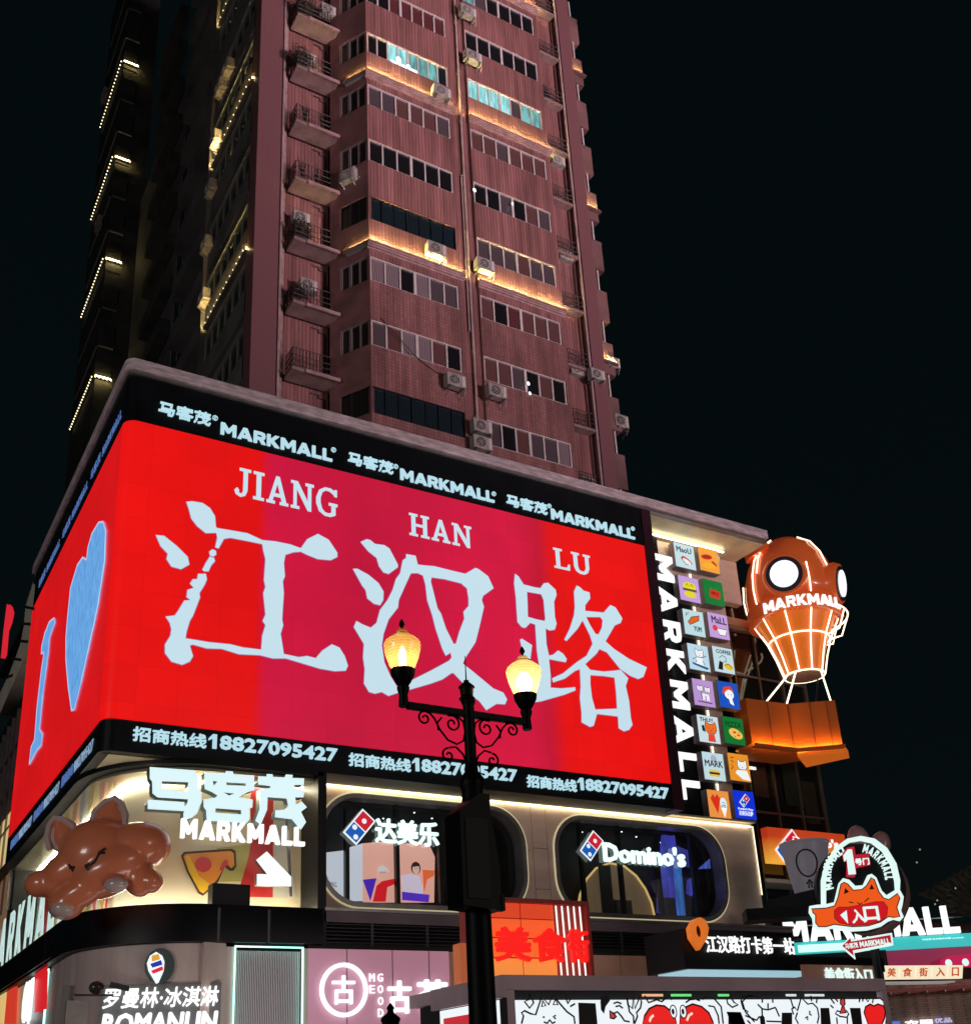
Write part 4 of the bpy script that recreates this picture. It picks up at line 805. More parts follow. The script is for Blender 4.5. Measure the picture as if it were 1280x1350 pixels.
def serif(word, F, a, b, n0, parent, m_):
    """roman capitals with slab serifs, from corner a (left baseline) to b (right top)"""
    W = {'J': (.62, [[(.18,1),(.62,1),(.62,.9),(.5,.9),(.5,.22),(.42,.04),(.24,-.03),(.06,.04),(0,.18),(.1,.28),(.18,.2),(.18,.1),(.28,.09),(.33,.2),(.33,.9),(.18,.9)]]),
         'I': (.42, [[(0,0),(0,.1),(.12,.1),(.12,.9),(0,.9),(0,1),(.42,1),(.42,.9),(.3,.9),(.3,.1),(.42,.1),(.42,0)]]),
         'A': (.86, [[(0,0),(0,.1),(.08,.1),(.36,1),(.5,1),(.78,.1),(.86,.1),(.86,0),(.52,0),(.52,.1),(.6,.1),(.56,.26),(.28,.26),(.24,.1),(.33,.1),(.33,0)], [(.32,.38),(.52,.38),(.42,.74)]]),
         'N': (.92, [[(0,0),(0,.1),(.1,.1),(.1,.9),(0,.9),(0,1),(.27,1),(.68,.33),(.68,.9),(.58,.9),(.58,1),(.92,1),(.92,.9),(.82,.9),(.82,0),(.68,0),(.23,.72),(.23,.1),(.34,.1),(.34,0)]]),
         'G': (.88, [[(.86,.74),(.86,1),(.76,1),(.74,.95),(.6,1.02),(.36,1.02),(.12,.88),(0,.6),(0,.38),(.12,.1),(.36,-.03),(.6,-.03),(.8,.06),(.8,.38),(.88,.38),(.88,.48),(.52,.48),(.52,.38),(.63,.38),(.63,.13),(.5,.08),(.36,.1),(.24,.22),(.18,.42),(.18,.6),(.26,.82),(.4,.91),(.56,.9),(.7,.82),(.76,.74)]]),
         'H': (.9, [[(0,0),(0,.1),(.1,.1),(.1,.9),(0,.9),(0,1),(.38,1),(.38,.9),(.28,.9),(.28,.56),(.62,.56),(.62,.9),(.52,.9),(.52,1),(.9,1),(.9,.9),(.8,.9),(.8,.1),(.9,.1),(.9,0),(.52,0),(.52,.1),(.62,.1),(.62,.45),(.28,.45),(.28,.1),(.38,.1),(.38,0)]]),
         'L': (.74, [[(0,0),(0,.1),(.1,.1),(.1,.9),(0,.9),(0,1),(.4,1),(.4,.9),(.28,.9),(.28,.1),(.6,.12),(.66,.3),(.74,.3),(.72,0)]]),
         'U': (.9, [[(0,1),(0,.9),(.1,.9),(.1,.3),(.18,.08),(.36,-.03),(.58,-.03),(.74,.08),(.82,.3),(.82,.9),(.9,.9),(.9,1),(.56,1),(.56,.9),(.66,.9),(.66,.3),(.58,.13),(.46,.1),(.34,.15),(.28,.32),(.28,.9),(.38,.9),(.38,1)]])}
    tot = sum(W[c][0] for c in word) + 0.1 * (len(word) - 1); k = (b[0] - a[0]) / tot; x = a[0]; h = b[1] - a[1]; al = []
    for c in word:
        al += [[(x + px * k, a[1] + pz * h) for px, pz in q] for q in W[c][1]]; x += (W[c][0] + 0.1) * k
    poly('lettering', al, F, n0, 0.016, m_, parent)
for w_, a, b in [('JIANG',(7.898,16.628),(10.806,17.472)),('HAN',(13.008,16.601),(15.049,17.313)),('LU',(17.94,16.596),(19.311,17.277))]: serif(w_, Fsc, a, b, 0.012, LS, SCW)
HB = lit_pane('screen_heart_blue', (0.16, 0.42, 0.80), (0.09, 0.27, 0.64), 1.0, 5)
hrt = [(-28.712,11.488),(-29.524,12.435),(-30.248,13.463),(-30.588,14.275),(-30.632,14.874),(-30.604,15.81),(-29.845,16.19),(-29.128,16.098),(-28.532,15.754),(-28.469,16.093),(-28.094,16.329),(-27.277,16.271),(-26.675,15.996),(-26.234,15.516),(-26.06,14.578),(-26.439,13.489),(-27.114,12.684),(-27.756,11.931),(-28.363,11.416)]
ish = [(-32.988,15.826),(-32.736,15.6),(-33.448,15.38),(-33.405,14.791),(-33.647,13.653),(-33.645,12.502),(-32.994,12.141),(-33.063,11.815),(-33.799,11.866),(-34.371,11.793),(-34.914,11.754),(-34.893,12.3),(-34.377,12.39),(-34.537,13.532),(-34.4,14.73),(-34.255,15.183),(-34.756,15.318),(-34.837,15.606),(-34.488,15.912),(-33.814,16.031)]
for q in (hrt, ish):
    poly('heart_shape' if q is hrt else 'letter_shape', [q], Fsl, 0.012, 0.016, HB, LS); ribbons([q + [q[0]]], 0.05, Fsl, 0.022, glow('pale_outline', (190, 200, 235), 0.9), LS, 'shape_edge', 0.006)
ribbons([[(-26.234,15.516),(-26.06,14.578),(-26.439,13.489),(-27.114,12.684),(-27.756,11.931)]], 0.02, Fsl, 0.03, SCW, LS, 'shape_edge', 0.004)

def phone(F, s0, t0, s1, t1, n0, th, m, parent, bold):
    k = s1 - s0; h = t1 - t0; w1 = k * 0.062
    poly('lettering', [[(s0 + a * w1, t0 + b * h) for a, b in ((0, .70), (.45, 1), (.95, 1), (.95, 0), (.48, 0), (.48, .70), (.0, .54))]], F, n0, th, m, parent)
    text('8827095427', F, s0 + w1 * 1.35, t0, s1, t1, n0, th, m, parent, bold)
# lettering on the two black bands
Fb = FY(25.0); Fbl = FX(5.05)
TS = thing('band_sign_upper', 'white MARKMALL lettering repeated along the black band above the screen', 'sign', (13, 25, 18.5))
for (c0, c1, r0, m0, m1, r1) in [[(5.823,18.509),(7.198,19.062),(7.31,18.811),(7.472,18.363),(10.651,19.072),(10.697,18.763)],[(11.134,18.438),(12.541,19.043),(12.632,18.738),(12.768,18.346),(15.914,19.052),(15.917,18.658)],[(16.356,18.373),(17.839,18.976),(17.932,18.729),(17.979,18.285),(21.22,18.963),(21.185,18.675)]]:
    text('马客茂', Fb, c0[0], c0[1], c1[0], c0[1] + 0.40, 0.025, 0.05, TXTB, TS, 0.024)
    markmall(Fb, m0[0], m0[1], m1[0], m0[1] + 0.36, 0.025, 0.05, TXTB, TS, per=False)
    for q in (r0, r1): poly('lettering', [ell(q[0], q[1], 0.075, 0.075, 14), ell(q[0], q[1], 0.058, 0.058, 14)], Fb, 0.02, 0.03, TXTB, TS); text('R', Fb, q[0] - 0.025, q[1] - 0.035, q[0] + 0.028, q[1] + 0.035, 0.02, 0.02, TXTB, TS, 0)
BLT = glow('side_band_blue_letters', (96, 130, 200), 0.7)
for i in range(3):
    a = -37.1 + i * 3.95; text('马客茂', Fbl, a, 18.55, a + 1.2, 18.88, 0.012, 0.01, BLT, TS, 0.0); markmall(Fbl, a + 1.45, 18.55, a + 3.55, 18.84, 0.012, 0.01, BLT, TS, per=False, gap=0.4)
TS2 = thing('band_sign_lower', 'white phone number lettering along the black band below the screen', 'sign', (13, 25, 9.6))
for a, m_, b in [[(5.737,9.666),(7.503,9.702),(10.799,9.696)],[(11.109,9.629),(12.91,9.694),(16.121,9.654)],[(16.436,9.576),(18.148,9.67),(21.441,9.65)]]:
    text('招商热线', Fb, a[0], a[1] - 0.01, m_[0] - 0.05, a[1] + 0.34, 0.025, 0.05, TXTB, TS2, 0.022); phone(Fb, m_[0], m_[1] - 0.02, b[0], m_[1] + 0.33, 0.025, 0.05, TXTB, TS2, 0.03)
BLT2 = glow('side_band_pale_letters', (150, 180, 215), 0.75)
for i in range(3):
    a = -37.2 + i * 3.9; text('招商热线', Fbl, a, 9.6, a + 1.4, 9.9, 0.012, 0.01, BLT, TS2, 0.0); phone(Fbl, a + 1.5, 9.6, a + 3.6, 9.88, 0.012, 0.01, BLT2, TS2, 0.0)

# ------------------------------------------------------------------ big channel letters of the corner niche
Fm = FY(25.0); SIDE = mat('letter_return', (0.20, 0.30, 0.30), 0.4, 0.3)
CS = thing('niche_sign', 'big pale Chinese letters over MARKMALL in the lit corner niche', 'sign', (9, 25, 6.6))
gl3 = [[[(6.17,9.077),(7.174,9.101),(7.283,9.005),(7.297,8.703),(7.39,8.57),(7.398,8.376),(7.307,8.088),(7.191,7.974),(7.006,7.907),(6.992,8.062),(7.013,8.116),(6.181,8.099),(6.169,8.311),(7.003,8.324),(7.009,8.203),(7.072,8.313),(7.085,8.401),(6.388,8.385),(6.266,8.468),(6.243,8.744),(6.186,8.808)],[(6.457,8.775),(6.468,8.591),(7.06,8.575),(7.073,8.806)]],[[(7.439,9.074),(7.936,9.106),(7.952,9.162),(8.115,9.168),(8.135,9.097),(8.647,9.122),(8.656,8.757),(8.511,8.707),(8.28,8.553),(8.626,8.526),(8.624,8.338),(8.559,8.314),(8.566,8.047),(8.497,7.952),(7.609,7.937),(7.537,7.984),(7.519,8.175),(7.456,8.258),(7.448,8.433),(7.71,8.492),(7.778,8.551),(7.634,8.627),(7.462,8.683)],[(7.641,8.896),(7.758,8.89),(7.67,8.774)],[(7.962,8.891),(8.45,8.909),(8.452,8.847),(7.982,8.821)],[(7.899,8.641),(8.187,8.638),(8.045,8.575)],[(7.737,8.246),(8.354,8.251),(8.357,8.144),(7.731,8.136)]],[[(8.747,9.113),(8.962,9.127),(8.961,9.19),(9.111,9.197),(9.112,9.135),(9.414,9.149),(9.45,9.228),(9.622,9.23),(9.612,9.154),(9.919,9.173),(9.913,9.011),(9.664,8.987),(9.665,8.905),(9.922,8.873),(9.909,8.697),(9.695,8.678),(9.708,8.502),(9.86,8.589),(9.996,8.453),(9.844,8.33),(9.98,8.084),(9.849,7.892),(9.619,8.129),(9.188,8.149),(9.203,8.314),(9.446,8.352),(9.52,8.45),(9.479,8.63),(8.992,8.623),(8.988,8.314),(8.842,7.943),(8.705,8.022),(8.804,8.317),(8.803,8.807),(9.062,8.849),(9.06,8.904),(8.752,8.912)]]]
for gq in gl3:
    poly('letter', gq, Fm, -0.13, 0.26, SIDE, CS); poly('letter_face', gq, Fm, 0.012, 0.02, LEDW, CS)
(ma, mb_) = [(6.965,7.501),(9.954,7.561)]
markmall(Fm, ma[0], ma[1], mb_[0], ma[1] + 0.45, -0.03, 0.12, LEDW2, CS, gap=0.2)
AR = thing('arrow_sign', 'white glowing arrow pointing down right below the corner niche letters', 'sign', (10, 25, 6.3))
ar = [(8.755,7.091),(9.003,7.305),(9.62,6.737),(9.623,6.52),(8.788,6.505),(8.781,6.762),(9.034,6.769)]
poly('arrow_face', [ar], Fm, 0.012, 0.02, LEDW2, AR); poly('arrow_body', [ar], Fm, -0.08, 0.16, STEEL, AR)
obj('arrow_post', MB().tube([(9.668,25.1,6.298), (9.525,25.1,8.148)], 0.035, 6), STEEL, AR)
# letters on the left flank of the band
LSG = thing('flank_letters', 'white MARKMALL letters standing on the left flank of the curved band', 'sign', (5.1, 32, 6.05))
markmall(FX(5.2), -40.2, 6.06, -28.4, 7.6, 0.0, 0.02, glow('flank_white', (196, 224, 222), 0.9), LSG, gap=0.5)

# ------------------------------------------------------------------ lettering and light boxes right of the screen
VS = thing('vertical_letters', 'white MARKMALL letters running down the black strip beside the screen', 'sign', (22.5, 26, 14))
class FR_(F_):
    def p(s, a, t, n=0.0): return s.o + s.u * t + Vector((0, 0, -a)) + s.n * n
FV = FR_((0, 26.03, 0), 0)
vz = [(22.827,18.591),(23.617,17.636),(22.891,10.813),(23.563,10.137)]
markmall(FV, -vz[0][1] - 0.02, vz[0][0] + 0.03, -vz[3][1] + 0.1, vz[1][0], 0.03, 0.06, LEDW2, VS, gap=0.33)

TL = [(23.666,19.216),(24.811,19.143),(23.689,17.87),(24.821,17.779),(23.712,16.556),(24.829,16.449),(23.734,15.275),(24.838,15.151),(23.756,14.023),(24.847,13.885),(23.777,12.802),(24.855,12.65),(23.798,11.609),(24.863,11.443),(23.818,10.444),(24.871,10.265)]
TZ = [[23.709,24.556,19.224,10.444,24.807,23.818]]
x00, x01, ztop, zlow, x10, x08 = TZ[0][0], TZ[0][1], TZ[0][2], TZ[0][3], TZ[0][4], TZ[0][5]
def colr(c, st=0.95): return glow('print_%02x%02x%02x' % c, c, st)
BG = [[(196, 224, 230), (240, 160, 60)], [(196, 160, 220), (14, 120, 50)], [(190, 224, 230), (196, 160, 220)], [(190, 222, 238), (196, 224, 232)],
      [(190, 150, 215), (24, 84, 190)], [(205, 228, 232), (14, 118, 50)], [(196, 224, 232), (238, 150, 40)], [(238, 150, 70), (16, 50, 215)]]
LBL = [['white light box with MAOU writing and a red bowl, top left of the tiles', 'orange light box with two sausages, top right of the tiles'],
       ['lilac light box with a yellow burger', 'green light box with a red card'],
       ['pale blue light box with an orange slice of pizza', 'lilac light box with MALL writing and a bowl'],
       ['pale blue light box with a white cat on a skateboard', 'pale light box with COFFEE writing and yellow fruit'],
       ['lilac light box with two white cats', 'blue light box with a white figure in a red hat'],
       ['white light box with an orange cat face and black writing', 'green light box with PIZZA writing and a yellow pizza'],
       ['pale light box with MARK writing and a burger', 'orange light box with a white cat'],
       ['orange light box with red fries and an ice cream cone', 'blue light box with a red and blue domino logo, bottom right of the tiles']]
INK = colr((20, 22, 28), 0.6); K = lambda c: colr(c)
def motif(r_, c_, F, cx, cz, t):
    E_ = lambda x, z, rx, rz, col, n0=0.192, rot=0: poly('print', [ell(cx + x, cz + z, rx, rz, 16, rot=rot)], F, n0, 0.006, K(col), t)
    T_ = lambda s, x0, z0, x1, z1, col=(20, 22, 28): text(s, F, cx + x0, cz + z0, cx + x1, cz + z1, 0.20, 0.006, K(col), t, 0.012, 'print')
    Q_ = lambda pts, col, n0=0.192: poly('print', [[(cx + a, cz + b) for a, b in pts]], F, n0, 0.006, K(col), t)
    Ln = lambda ls, w=0.022, col=None, n0=0.196: ribbons([[(cx + a, cz + b) for a, b in l] for l in ls], w, F, n0, col or INK, t, 'print', 0.004)
    def cat(x, z, s, col, out=True):
        pts = [(x - s, z - 0.1 * s), (x - s, z + 0.5 * s), (x - 0.85 * s, z + 1.15 * s), (x - 0.35 * s, z + 0.75 * s), (x + 0.35 * s, z + 0.75 * s), (x + 0.85 * s, z + 1.15 * s), (x + s, z + 0.5 * s), (x + s, z - 0.1 * s), (x + 0.6 * s, z - 0.6 * s), (x - 0.6 * s, z - 0.6 * s)]
        Q_(pts, col); Ln([pts + [pts[0]], [(x - 0.45 * s, z + 0.2 * s), (x - 0.3 * s, z + 0.1 * s)], [(x + 0.3 * s, z + 0.1 * s), (x + 0.45 * s, z + 0.2 * s)], [(x - 0.15 * s, z - 0.15 * s), (x, z - 0.25 * s), (x + 0.15 * s, z - 0.15 * s)]], 0.02)
    k = (r_, c_)
    if k == (0, 0): T_('MaoU', -0.36, 0.12, 0.3, 0.33); E_(0.05, -0.16, 0.25, 0.10, (205, 60, 50), rot=-25); E_(0.05, -0.2, 0.2, 0.07, (235, 235, 230), 0.2, -25); Ln([[(-0.2, -0.1), (0.0, -0.33), (0.28, -0.24)], [(-0.1, -0.02), (0.2, -0.25)]])
    if k == (0, 1): E_(-0.1, 0.1, 0.26, 0.1, (190, 50, 25), rot=8); E_(0.22, -0.1, 0.14, 0.06, (190, 60, 25), rot=-35); E_(-0.02, -0.22, 0.3, 0.1, (240, 175, 40), rot=5); T_('HOTDOG', -0.22, 0.07, 0.06, 0.13, (120, 20, 10))
    if k == (1, 0): E_(0, 0.1, 0.28, 0.16, (225, 215, 40)); E_(0, -0.2, 0.26, 0.12, (225, 210, 40)); Q_([(-0.3, -0.08), (0.3, -0.08), (0.3, 0.0), (-0.3, 0.0)], (90, 80, 20), 0.2); Ln([[(-0.16, 0.1), (-0.1, 0.2), (-0.04, 0.1)], [(0.04, 0.1), (0.1, 0.2), (0.16, 0.1)]], 0.02)
    if k == (1, 1): Q_([(-0.2, -0.2), (0.25, -0.22), (0.29, 0.08), (-0.16, 0.12)], (200, 50, 30)); T_('BBQ', -0.12, -0.11, 0.2, 0.03, (120, 20, 10)); Ln([[(-0.12, 0.13), (-0.08, 0.2)], [(0.1, 0.12), (0.14, 0.2)]], 0.015, K((40, 160, 80)))
    if k == (2, 0): Q_([(-0.28, -0.02), (-0.1, 0.2), (0.26, 0.3), (0.22, 0.12), (-0.2, -0.1)], (220, 100, 30)); Ln([[(-0.28, -0.02), (-0.1, 0.2), (0.26, 0.3), (0.22, 0.12), (-0.2, -0.1), (-0.28, -0.02)], [(-0.35, 0.2), (-0.3, 0.33)], [(-0.27, 0.25), (-0.22, 0.36)]]); T_('YUM', -0.05, -0.3, 0.28, -0.12)
    if k == (2, 1): T_('MaLL', -0.3, 0.08, 0.36, 0.34); E_(-0.18, -0.1, 0.11, 0.11, (220, 60, 60)); Q_([(-0.12, -0.1), (0.34, -0.1), (0.25, -0.34), (-0.02, -0.34)], (240, 240, 240)); Ln([[(-0.12, -0.1), (0.34, -0.1), (0.25, -0.34), (-0.02, -0.34), (-0.12, -0.1)]])
    if k == (3, 0): cat(0.02, 0.12, 0.18, (240, 246, 250)); Q_([(-0.12, -0.02), (0.14, -0.02), (0.2, -0.26), (-0.18, -0.22)], (240, 246, 250)); Ln([[(-0.12, -0.02), (-0.3, -0.1)], [(0.14, 0), (0.32, 0.1)], [(-0.12, -0.1), (-0.18, -0.22)], [(0.14, -0.1), (0.2, -0.26)]]); Q_([(-0.34, -0.2), (-0.28, -0.28), (0.3, -0.4), (0.38, -0.34), (0.3, -0.32), (-0.26, -0.22)], (30, 70, 120))
    if k == (3, 1): T_('COFFEE', -0.3, 0.22, 0.36, 0.36); Q_([(-0.3, -0.36), (-0.2, -0.05), (-0.05, -0.1), (-0.1, -0.38)], (25, 25, 30)); E_(0.18, -0.22, 0.2, 0.12, (228, 190, 50), rot=-15); Ln([[(-0.2, 0.05), (-0.05, 0.16), (0.1, 0.1), (0.1, -0.05), (-0.05, -0.08)], [(0.02, -0.2), (0.18, -0.12), (0.34, -0.25)]])
    if k == (4, 0): cat(-0.16, 0.12, 0.13, (240, 240, 248)); cat(0.16, 0.1, 0.13, (240, 240, 248)); Q_([(-0.12, -0.02), (0.2, -0.04), (0.22, -0.26), (-0.1, -0.24)], (238, 238, 246)); Ln([[(-0.3, -0.32), (0.3, -0.34)], [(-0.1, -0.24), (-0.12, 0.0)], [(0.05, -0.1), (0.05, -0.25)]], 0.03)
    if k == (4, 1): E_(0.02, 0.02, 0.2, 0.17, (245, 248, 250)); Q_([(-0.3, 0.02), (-0.2, 0.26), (0.1, 0.32), (0.24, 0.16), (0.0, 0.18), (-0.16, 0.06)], (215, 70, 40)); Q_([(-0.02, -0.12), (0.12, -0.12), (0.18, -0.36), (0.02, -0.3)], (245, 248, 250)); Ln([[(-0.06, 0.04), (-0.02, 0.0)], [(0.08, 0.04), (0.12, 0.0)]])
    if k == (5, 0): T_('THU!!', -0.36, 0.24, 0.2, 0.38); cat(0.08, 0.0, 0.24, (235, 110, 40)); Q_([(-0.05, -0.16), (0.2, -0.16), (0.24, -0.42), (-0.08, -0.42)], (225, 70, 50)); Q_([(-0.3, 0.1), (-0.2, 0.12), (-0.16, -0.12), (-0.28, -0.08)], (25, 25, 30))
    if k == (5, 1): T_('PIZZA', -0.36, 0.12, 0.34, 0.3, (20, 60, 25)); E_(0.06, -0.1, 0.3, 0.17, (240, 190, 90), rot=-15); E_(0.0, -0.06, 0.07, 0.04, (205, 60, 30), 0.2); E_(0.16, -0.14, 0.06, 0.035, (205, 60, 30), 0.2); Ln([[(-0.02, -0.22), (0.04, -0.18)], [(0.2, -0.02), (0.24, -0.06)]], 0.03, K((90, 130, 40)))
    if k == (6, 0): T_('MARK', -0.38, -0.02, 0.38, 0.2); E_(0.02, 0.26, 0.13, 0.12, (170, 176, 200)); Q_([(-0.22, -0.12), (0.18, -0.12), (0.2, -0.34), (-0.24, -0.34)], (226, 190, 90)); Q_([(-0.24, -0.2), (0.2, -0.2), (0.2, -0.27), (-0.24, -0.27)], (70, 45, 20), 0.2)
    if k == (6, 1): cat(0.12, 0.05, 0.2, (240, 246, 246)); Q_([(-0.12, -0.1), (0.3, -0.08), (0.42, -0.42), (0.1, -0.4), (-0.2, -0.2)], (240, 246, 246)); Ln([[(-0.36, 0.3), (-0.2, 0.32)], [(-0.34, 0.22), (-0.24, 0.14)], [(-0.38, -0.1), (-0.28, -0.02), (-0.34, 0.06)]], 0.025)
    if k == (7, 0): Q_([(-0.34, 0.18), (-0.22, 0.34), (-0.16, 0.22), (-0.06, 0.34), (0.06, 0.2), (-0.1, -0.3)], (215, 50, 25)); Q_([(0.05, -0.1), (0.3, -0.1), (0.18, -0.42)], (245, 245, 235)); E_(0.18, 0.04, 0.14, 0.2, (225, 240, 245)); Ln([[(0.1, 0.0), (0.26, -0.02)], [(0.1, 0.08), (0.26, 0.06)]], 0.02, K((60, 120, 150))); T_('ICE', 0.08, -0.09, 0.26, -0.02, (60, 120, 150))
    if k == (7, 1): domino_logo(F, cx, cz + 0.14, 0.17, 0.2, t); T_("Domino's Pizza", -0.32, -0.17, 0.32, -0.10, (240, 245, 255)); T_('达美乐比萨', -0.3, -0.36, 0.3, -0.2, (240, 245, 255))
def domino_logo(F, cx, cz, s, n0, t, ang=45):
    """white edged domino: red half with one dot, blue half with two"""
    c, s_ = math.cos(R(ang)), math.sin(R(ang)); W_ = lambda a, b: (cx + (a * c - b * s_) * s, cz + (a * s_ + b * c) * s)
    q = lambda a0, b0, a1, b1: [W_(a0, b0), W_(a1, b0), W_(a1, b1), W_(a0, b1)]
    dot = lambda a, b: [W_(a + 0.2 * math.cos(R(k)), b + 0.2 * math.sin(R(k))) for k in range(0, 360, 30)]
    poly('logo_edge', [q(-1.22, -0.68, 1.22, 0.68)], F, n0, 0.02, K((235, 245, 248)), t)
    poly('logo_red', [q(0.05, -0.56, 1.1, 0.56), dot(0.57, 0)], F, n0 + 0.014, 0.012, K((200, 30, 50)), t)
    poly('logo_blue', [q(-1.1, -0.56, -0.05, 0.56), dot(-0.3, 0.26), dot(-0.8, -0.26)], F, n0 + 0.014, 0.012, K((20, 90, 180)), t)
Fti = FY(26.1)
tw = (x01 - x00) * 1.07; dz = (ztop - zlow) / 7.0
for r_ in range(8):
    for c_ in range(2):
        x0 = (x00 + (x08 - x00) * r_ / 7.0) + (x10 - x00) * c_; z1 = ztop - dz * r_ - (0.08 if c_ == 0 else 0.0) + 0.07; h_ = tw * 1.04
        t = thing('poster_light_box', LBL[r_][c_], 'light box', (x0 + tw / 2, 26.1, z1 - h_), 'square picture light boxes beside the screen')
        obj('box', MB().fbox(Fti, x0, z1 - h_, -0.10, x0 + tw, z1, 0.17), grain(mat('box_side_grey', (0.26, 0.20, 0.22), 0.5), 2, 0.25), t)
        obj('face', MB().fbox(Fti, x0 + 0.015, z1 - h_ + 0.015, 0.171, x0 + tw - 0.015, z1 - 0.015, 0.186), colr(BG[r_][c_], 0.9), t)
        motif(r_, c_, Fti, x0 + tw / 2, z1 - h_ / 2, t)

# ------------------------------------------------------------------ signs behind the rounded windows
Fg = FY(26.36)
S1 = thing('pizza_shop_sign', 'glowing white Chinese letters with domino logo in the left rounded window', 'sign', (13, 26.3, 8))
q = [(12.016,8.432),(12.47,8.06),(14.325,8.752)]
domino_logo(Fg, q[0][0], q[0][1], 0.36, 0.0, S1, 50)
text('达美乐', Fg, q[1][0], q[1][1] - 0.02, q[2][0] + 0.05, q[1][1] + 0.66, 0.0, 0.06, glow('cool_white_letter', (226, 255, 250), 1.2), S1, 0.03)
S2 = thing('pizza_shop_sign', 'glowing white Latin letters with domino logo in the right rounded window', 'sign', (21, 26.3, 8))
q = [(19.476,8.421),(19.871,7.994),(22.992,8.414)]
domino_logo(Fg, q[0][0], q[0][1], 0.34, 0.0, S2, 50)
text("Domino's", Fg, q[1][0], q[1][1] - 0.02, q[2][0], q[1][1] + 0.58, 0.0, 0.06, glow('cool_white_letter', (226, 255, 250), 1.2), S2, 0.035)
# poster hanging inside the first window
PO = thing('window_poster', 'pink poster of two people hanging inside the left rounded window', 'poster', (13, 26.7, 6.4))
Fp = FY(26.75)
bgp = [[(11.053,7.79),(11.242,7.782),(11.776,7.875),(11.841,7.94),(12.278,8.09),(12.262,6.573),(11.059,6.524)],[(12.278,8.09),(12.766,8.163),(13.397,8.165),(13.904,8.198),(14.254,8.222),(14.429,7.856),(14.359,6.618),(12.261,6.534)],[(12.268,7.125),(12.661,7.185),(12.478,6.582)],[(12.543,6.565),(12.658,6.985),(12.815,7.113),(13.239,7.214),(13.236,7.073),(12.967,6.96),(12.915,6.58)],[(13.411,6.88),(13.376,7.282),(13.65,7.357),(13.923,7.311),(14.026,6.969),(13.993,6.644),(13.406,6.68)],[(14.02,7.48),(14.391,7.479),(14.363,7.333),(14.15,7.22),(14.045,6.848)],[(13.388,6.859),(14.205,6.814),(14.175,6.611),(13.383,6.639)]]
for i, (p_, cc) in enumerate(zip(bgp, ((214, 220, 232), (240, 176, 160), (80, 40, 190), (226, 30, 40), (222, 206, 226), (240, 110, 60), (90, 50, 200)))): poly('print', [p_], Fp, 0.004 + 0.008 * (i if i > 1 else i), 0.006, colr(cc, 0.85), PO)
for i, (x, z, s) in enumerate([(12.818,7.313,0.14),(13.813,7.489,0.13)]):
    if i: poly('print', [ell(x, z + 0.02, s * 1.1, s * 1.3)], Fp, 0.058, 0.006, colr((62, 36, 44), 0.6), PO)
    poly('print', [ell(x, z, s * 0.8, s * 1.15)], Fp, 0.067, 0.006, colr((236, 190, 172), 0.8), PO)
    poly('print', [[(x - s, z + 0.3 * s), (x - 0.8 * s, z + 1.1 * s), (x, z + 1.5 * s), (x + 0.8 * s, z + 1.1 * s), (x + (1.5 if not i else 1.0) * s, z + 0.35 * s), (x + 0.5 * s, z + 0.55 * s)]], Fp, 0.075, 0.006, colr((235, 235, 240) if not i else (62, 36, 44), 0.7), PO)
    for e_ in (-0.3, 0.3): poly('print', [ell(x + e_ * s, z + 0.1 * s, s * 0.1, s * 0.12, 8)], Fp, 0.083, 0.004, colr((50, 30, 34), 0.6), PO)
text('MARKMALL', Fp, *(11.119,6.901,11.539,7.031), 0.03, 0.004, colr((60, 60, 80), 0.6), PO, 0.0)
# lounge arch and blue light inside the second window
AL = thing('arch_feature', 'warm round arch with a lit rim inside the right rounded window', 'decoration', (20, 27, 6.4))
pa = [(19.122,6.506),(19.284,7.061),(19.547,7.518),(19.943,7.878),(20.469,8.068),(21.004,8.006),(21.433,7.729),(21.735,7.351),(21.916,6.945),(21.979,6.537)]
poly('arch_panel', [pa], FY(26.95), 0.0, 0.04, grain(mat('arch_brown', (0.16, 0.11, 0.07), 0.5, emit=(0.30, 0.20, 0.11), strength=0.30), 1.5, 0.3, stretch=(5, 5, 0.4)), AL)
obj('arch_rim', MB().tube([(x, 26.88, z) for x, z in pa], 0.035, 6), mat('arch_gold', (0.6, 0.4, 0.15), 0.4, emit=(0.9, 0.6, 0.22), strength=0.7), AL)
obj('figure_screen', MB().box(*(19.993,26.8,6.535,20.42,26.84,7.975)), ROOMD, AL)
BLU = thing('blue_drape', 'blue and violet lit drapes inside the right rounded window', 'curtain', (22.5, 27, 6.4))
for i, (pts, cc) in enumerate([([(22.621,9.102),(23.17,9.093),(23.189,7.939),(23.175,6.601),(22.28,6.593),(22.337,7.893)],(66,56,190)),([(22.97,8.117),(23.271,8.086),(23.236,6.603),(22.903,6.592)],(60,120,214)),([(23.187,8.778),(23.662,8.639),(23.797,8.091),(23.247,8.133)],(60,50,160)),([(23.431,7.713),(23.823,7.853),(23.812,7.376),(23.507,7.197),(23.337,7.284)],(70,60,200)),([(23.919,8.074),(24.481,8.446),(24.462,8.128)],(90,110,220)),([(22.245,7.654),(22.346,7.078),(22.339,6.595),(22.05,6.631)],(70,50,130))]): poly('drape', [pts], FY(26.92), 0.01 * i, 0.008, lit_pane('drape_%d' % i, srgb(*cc), tuple(x * 0.5 for x in srgb(*cc)), 0.8, 3), BLU)

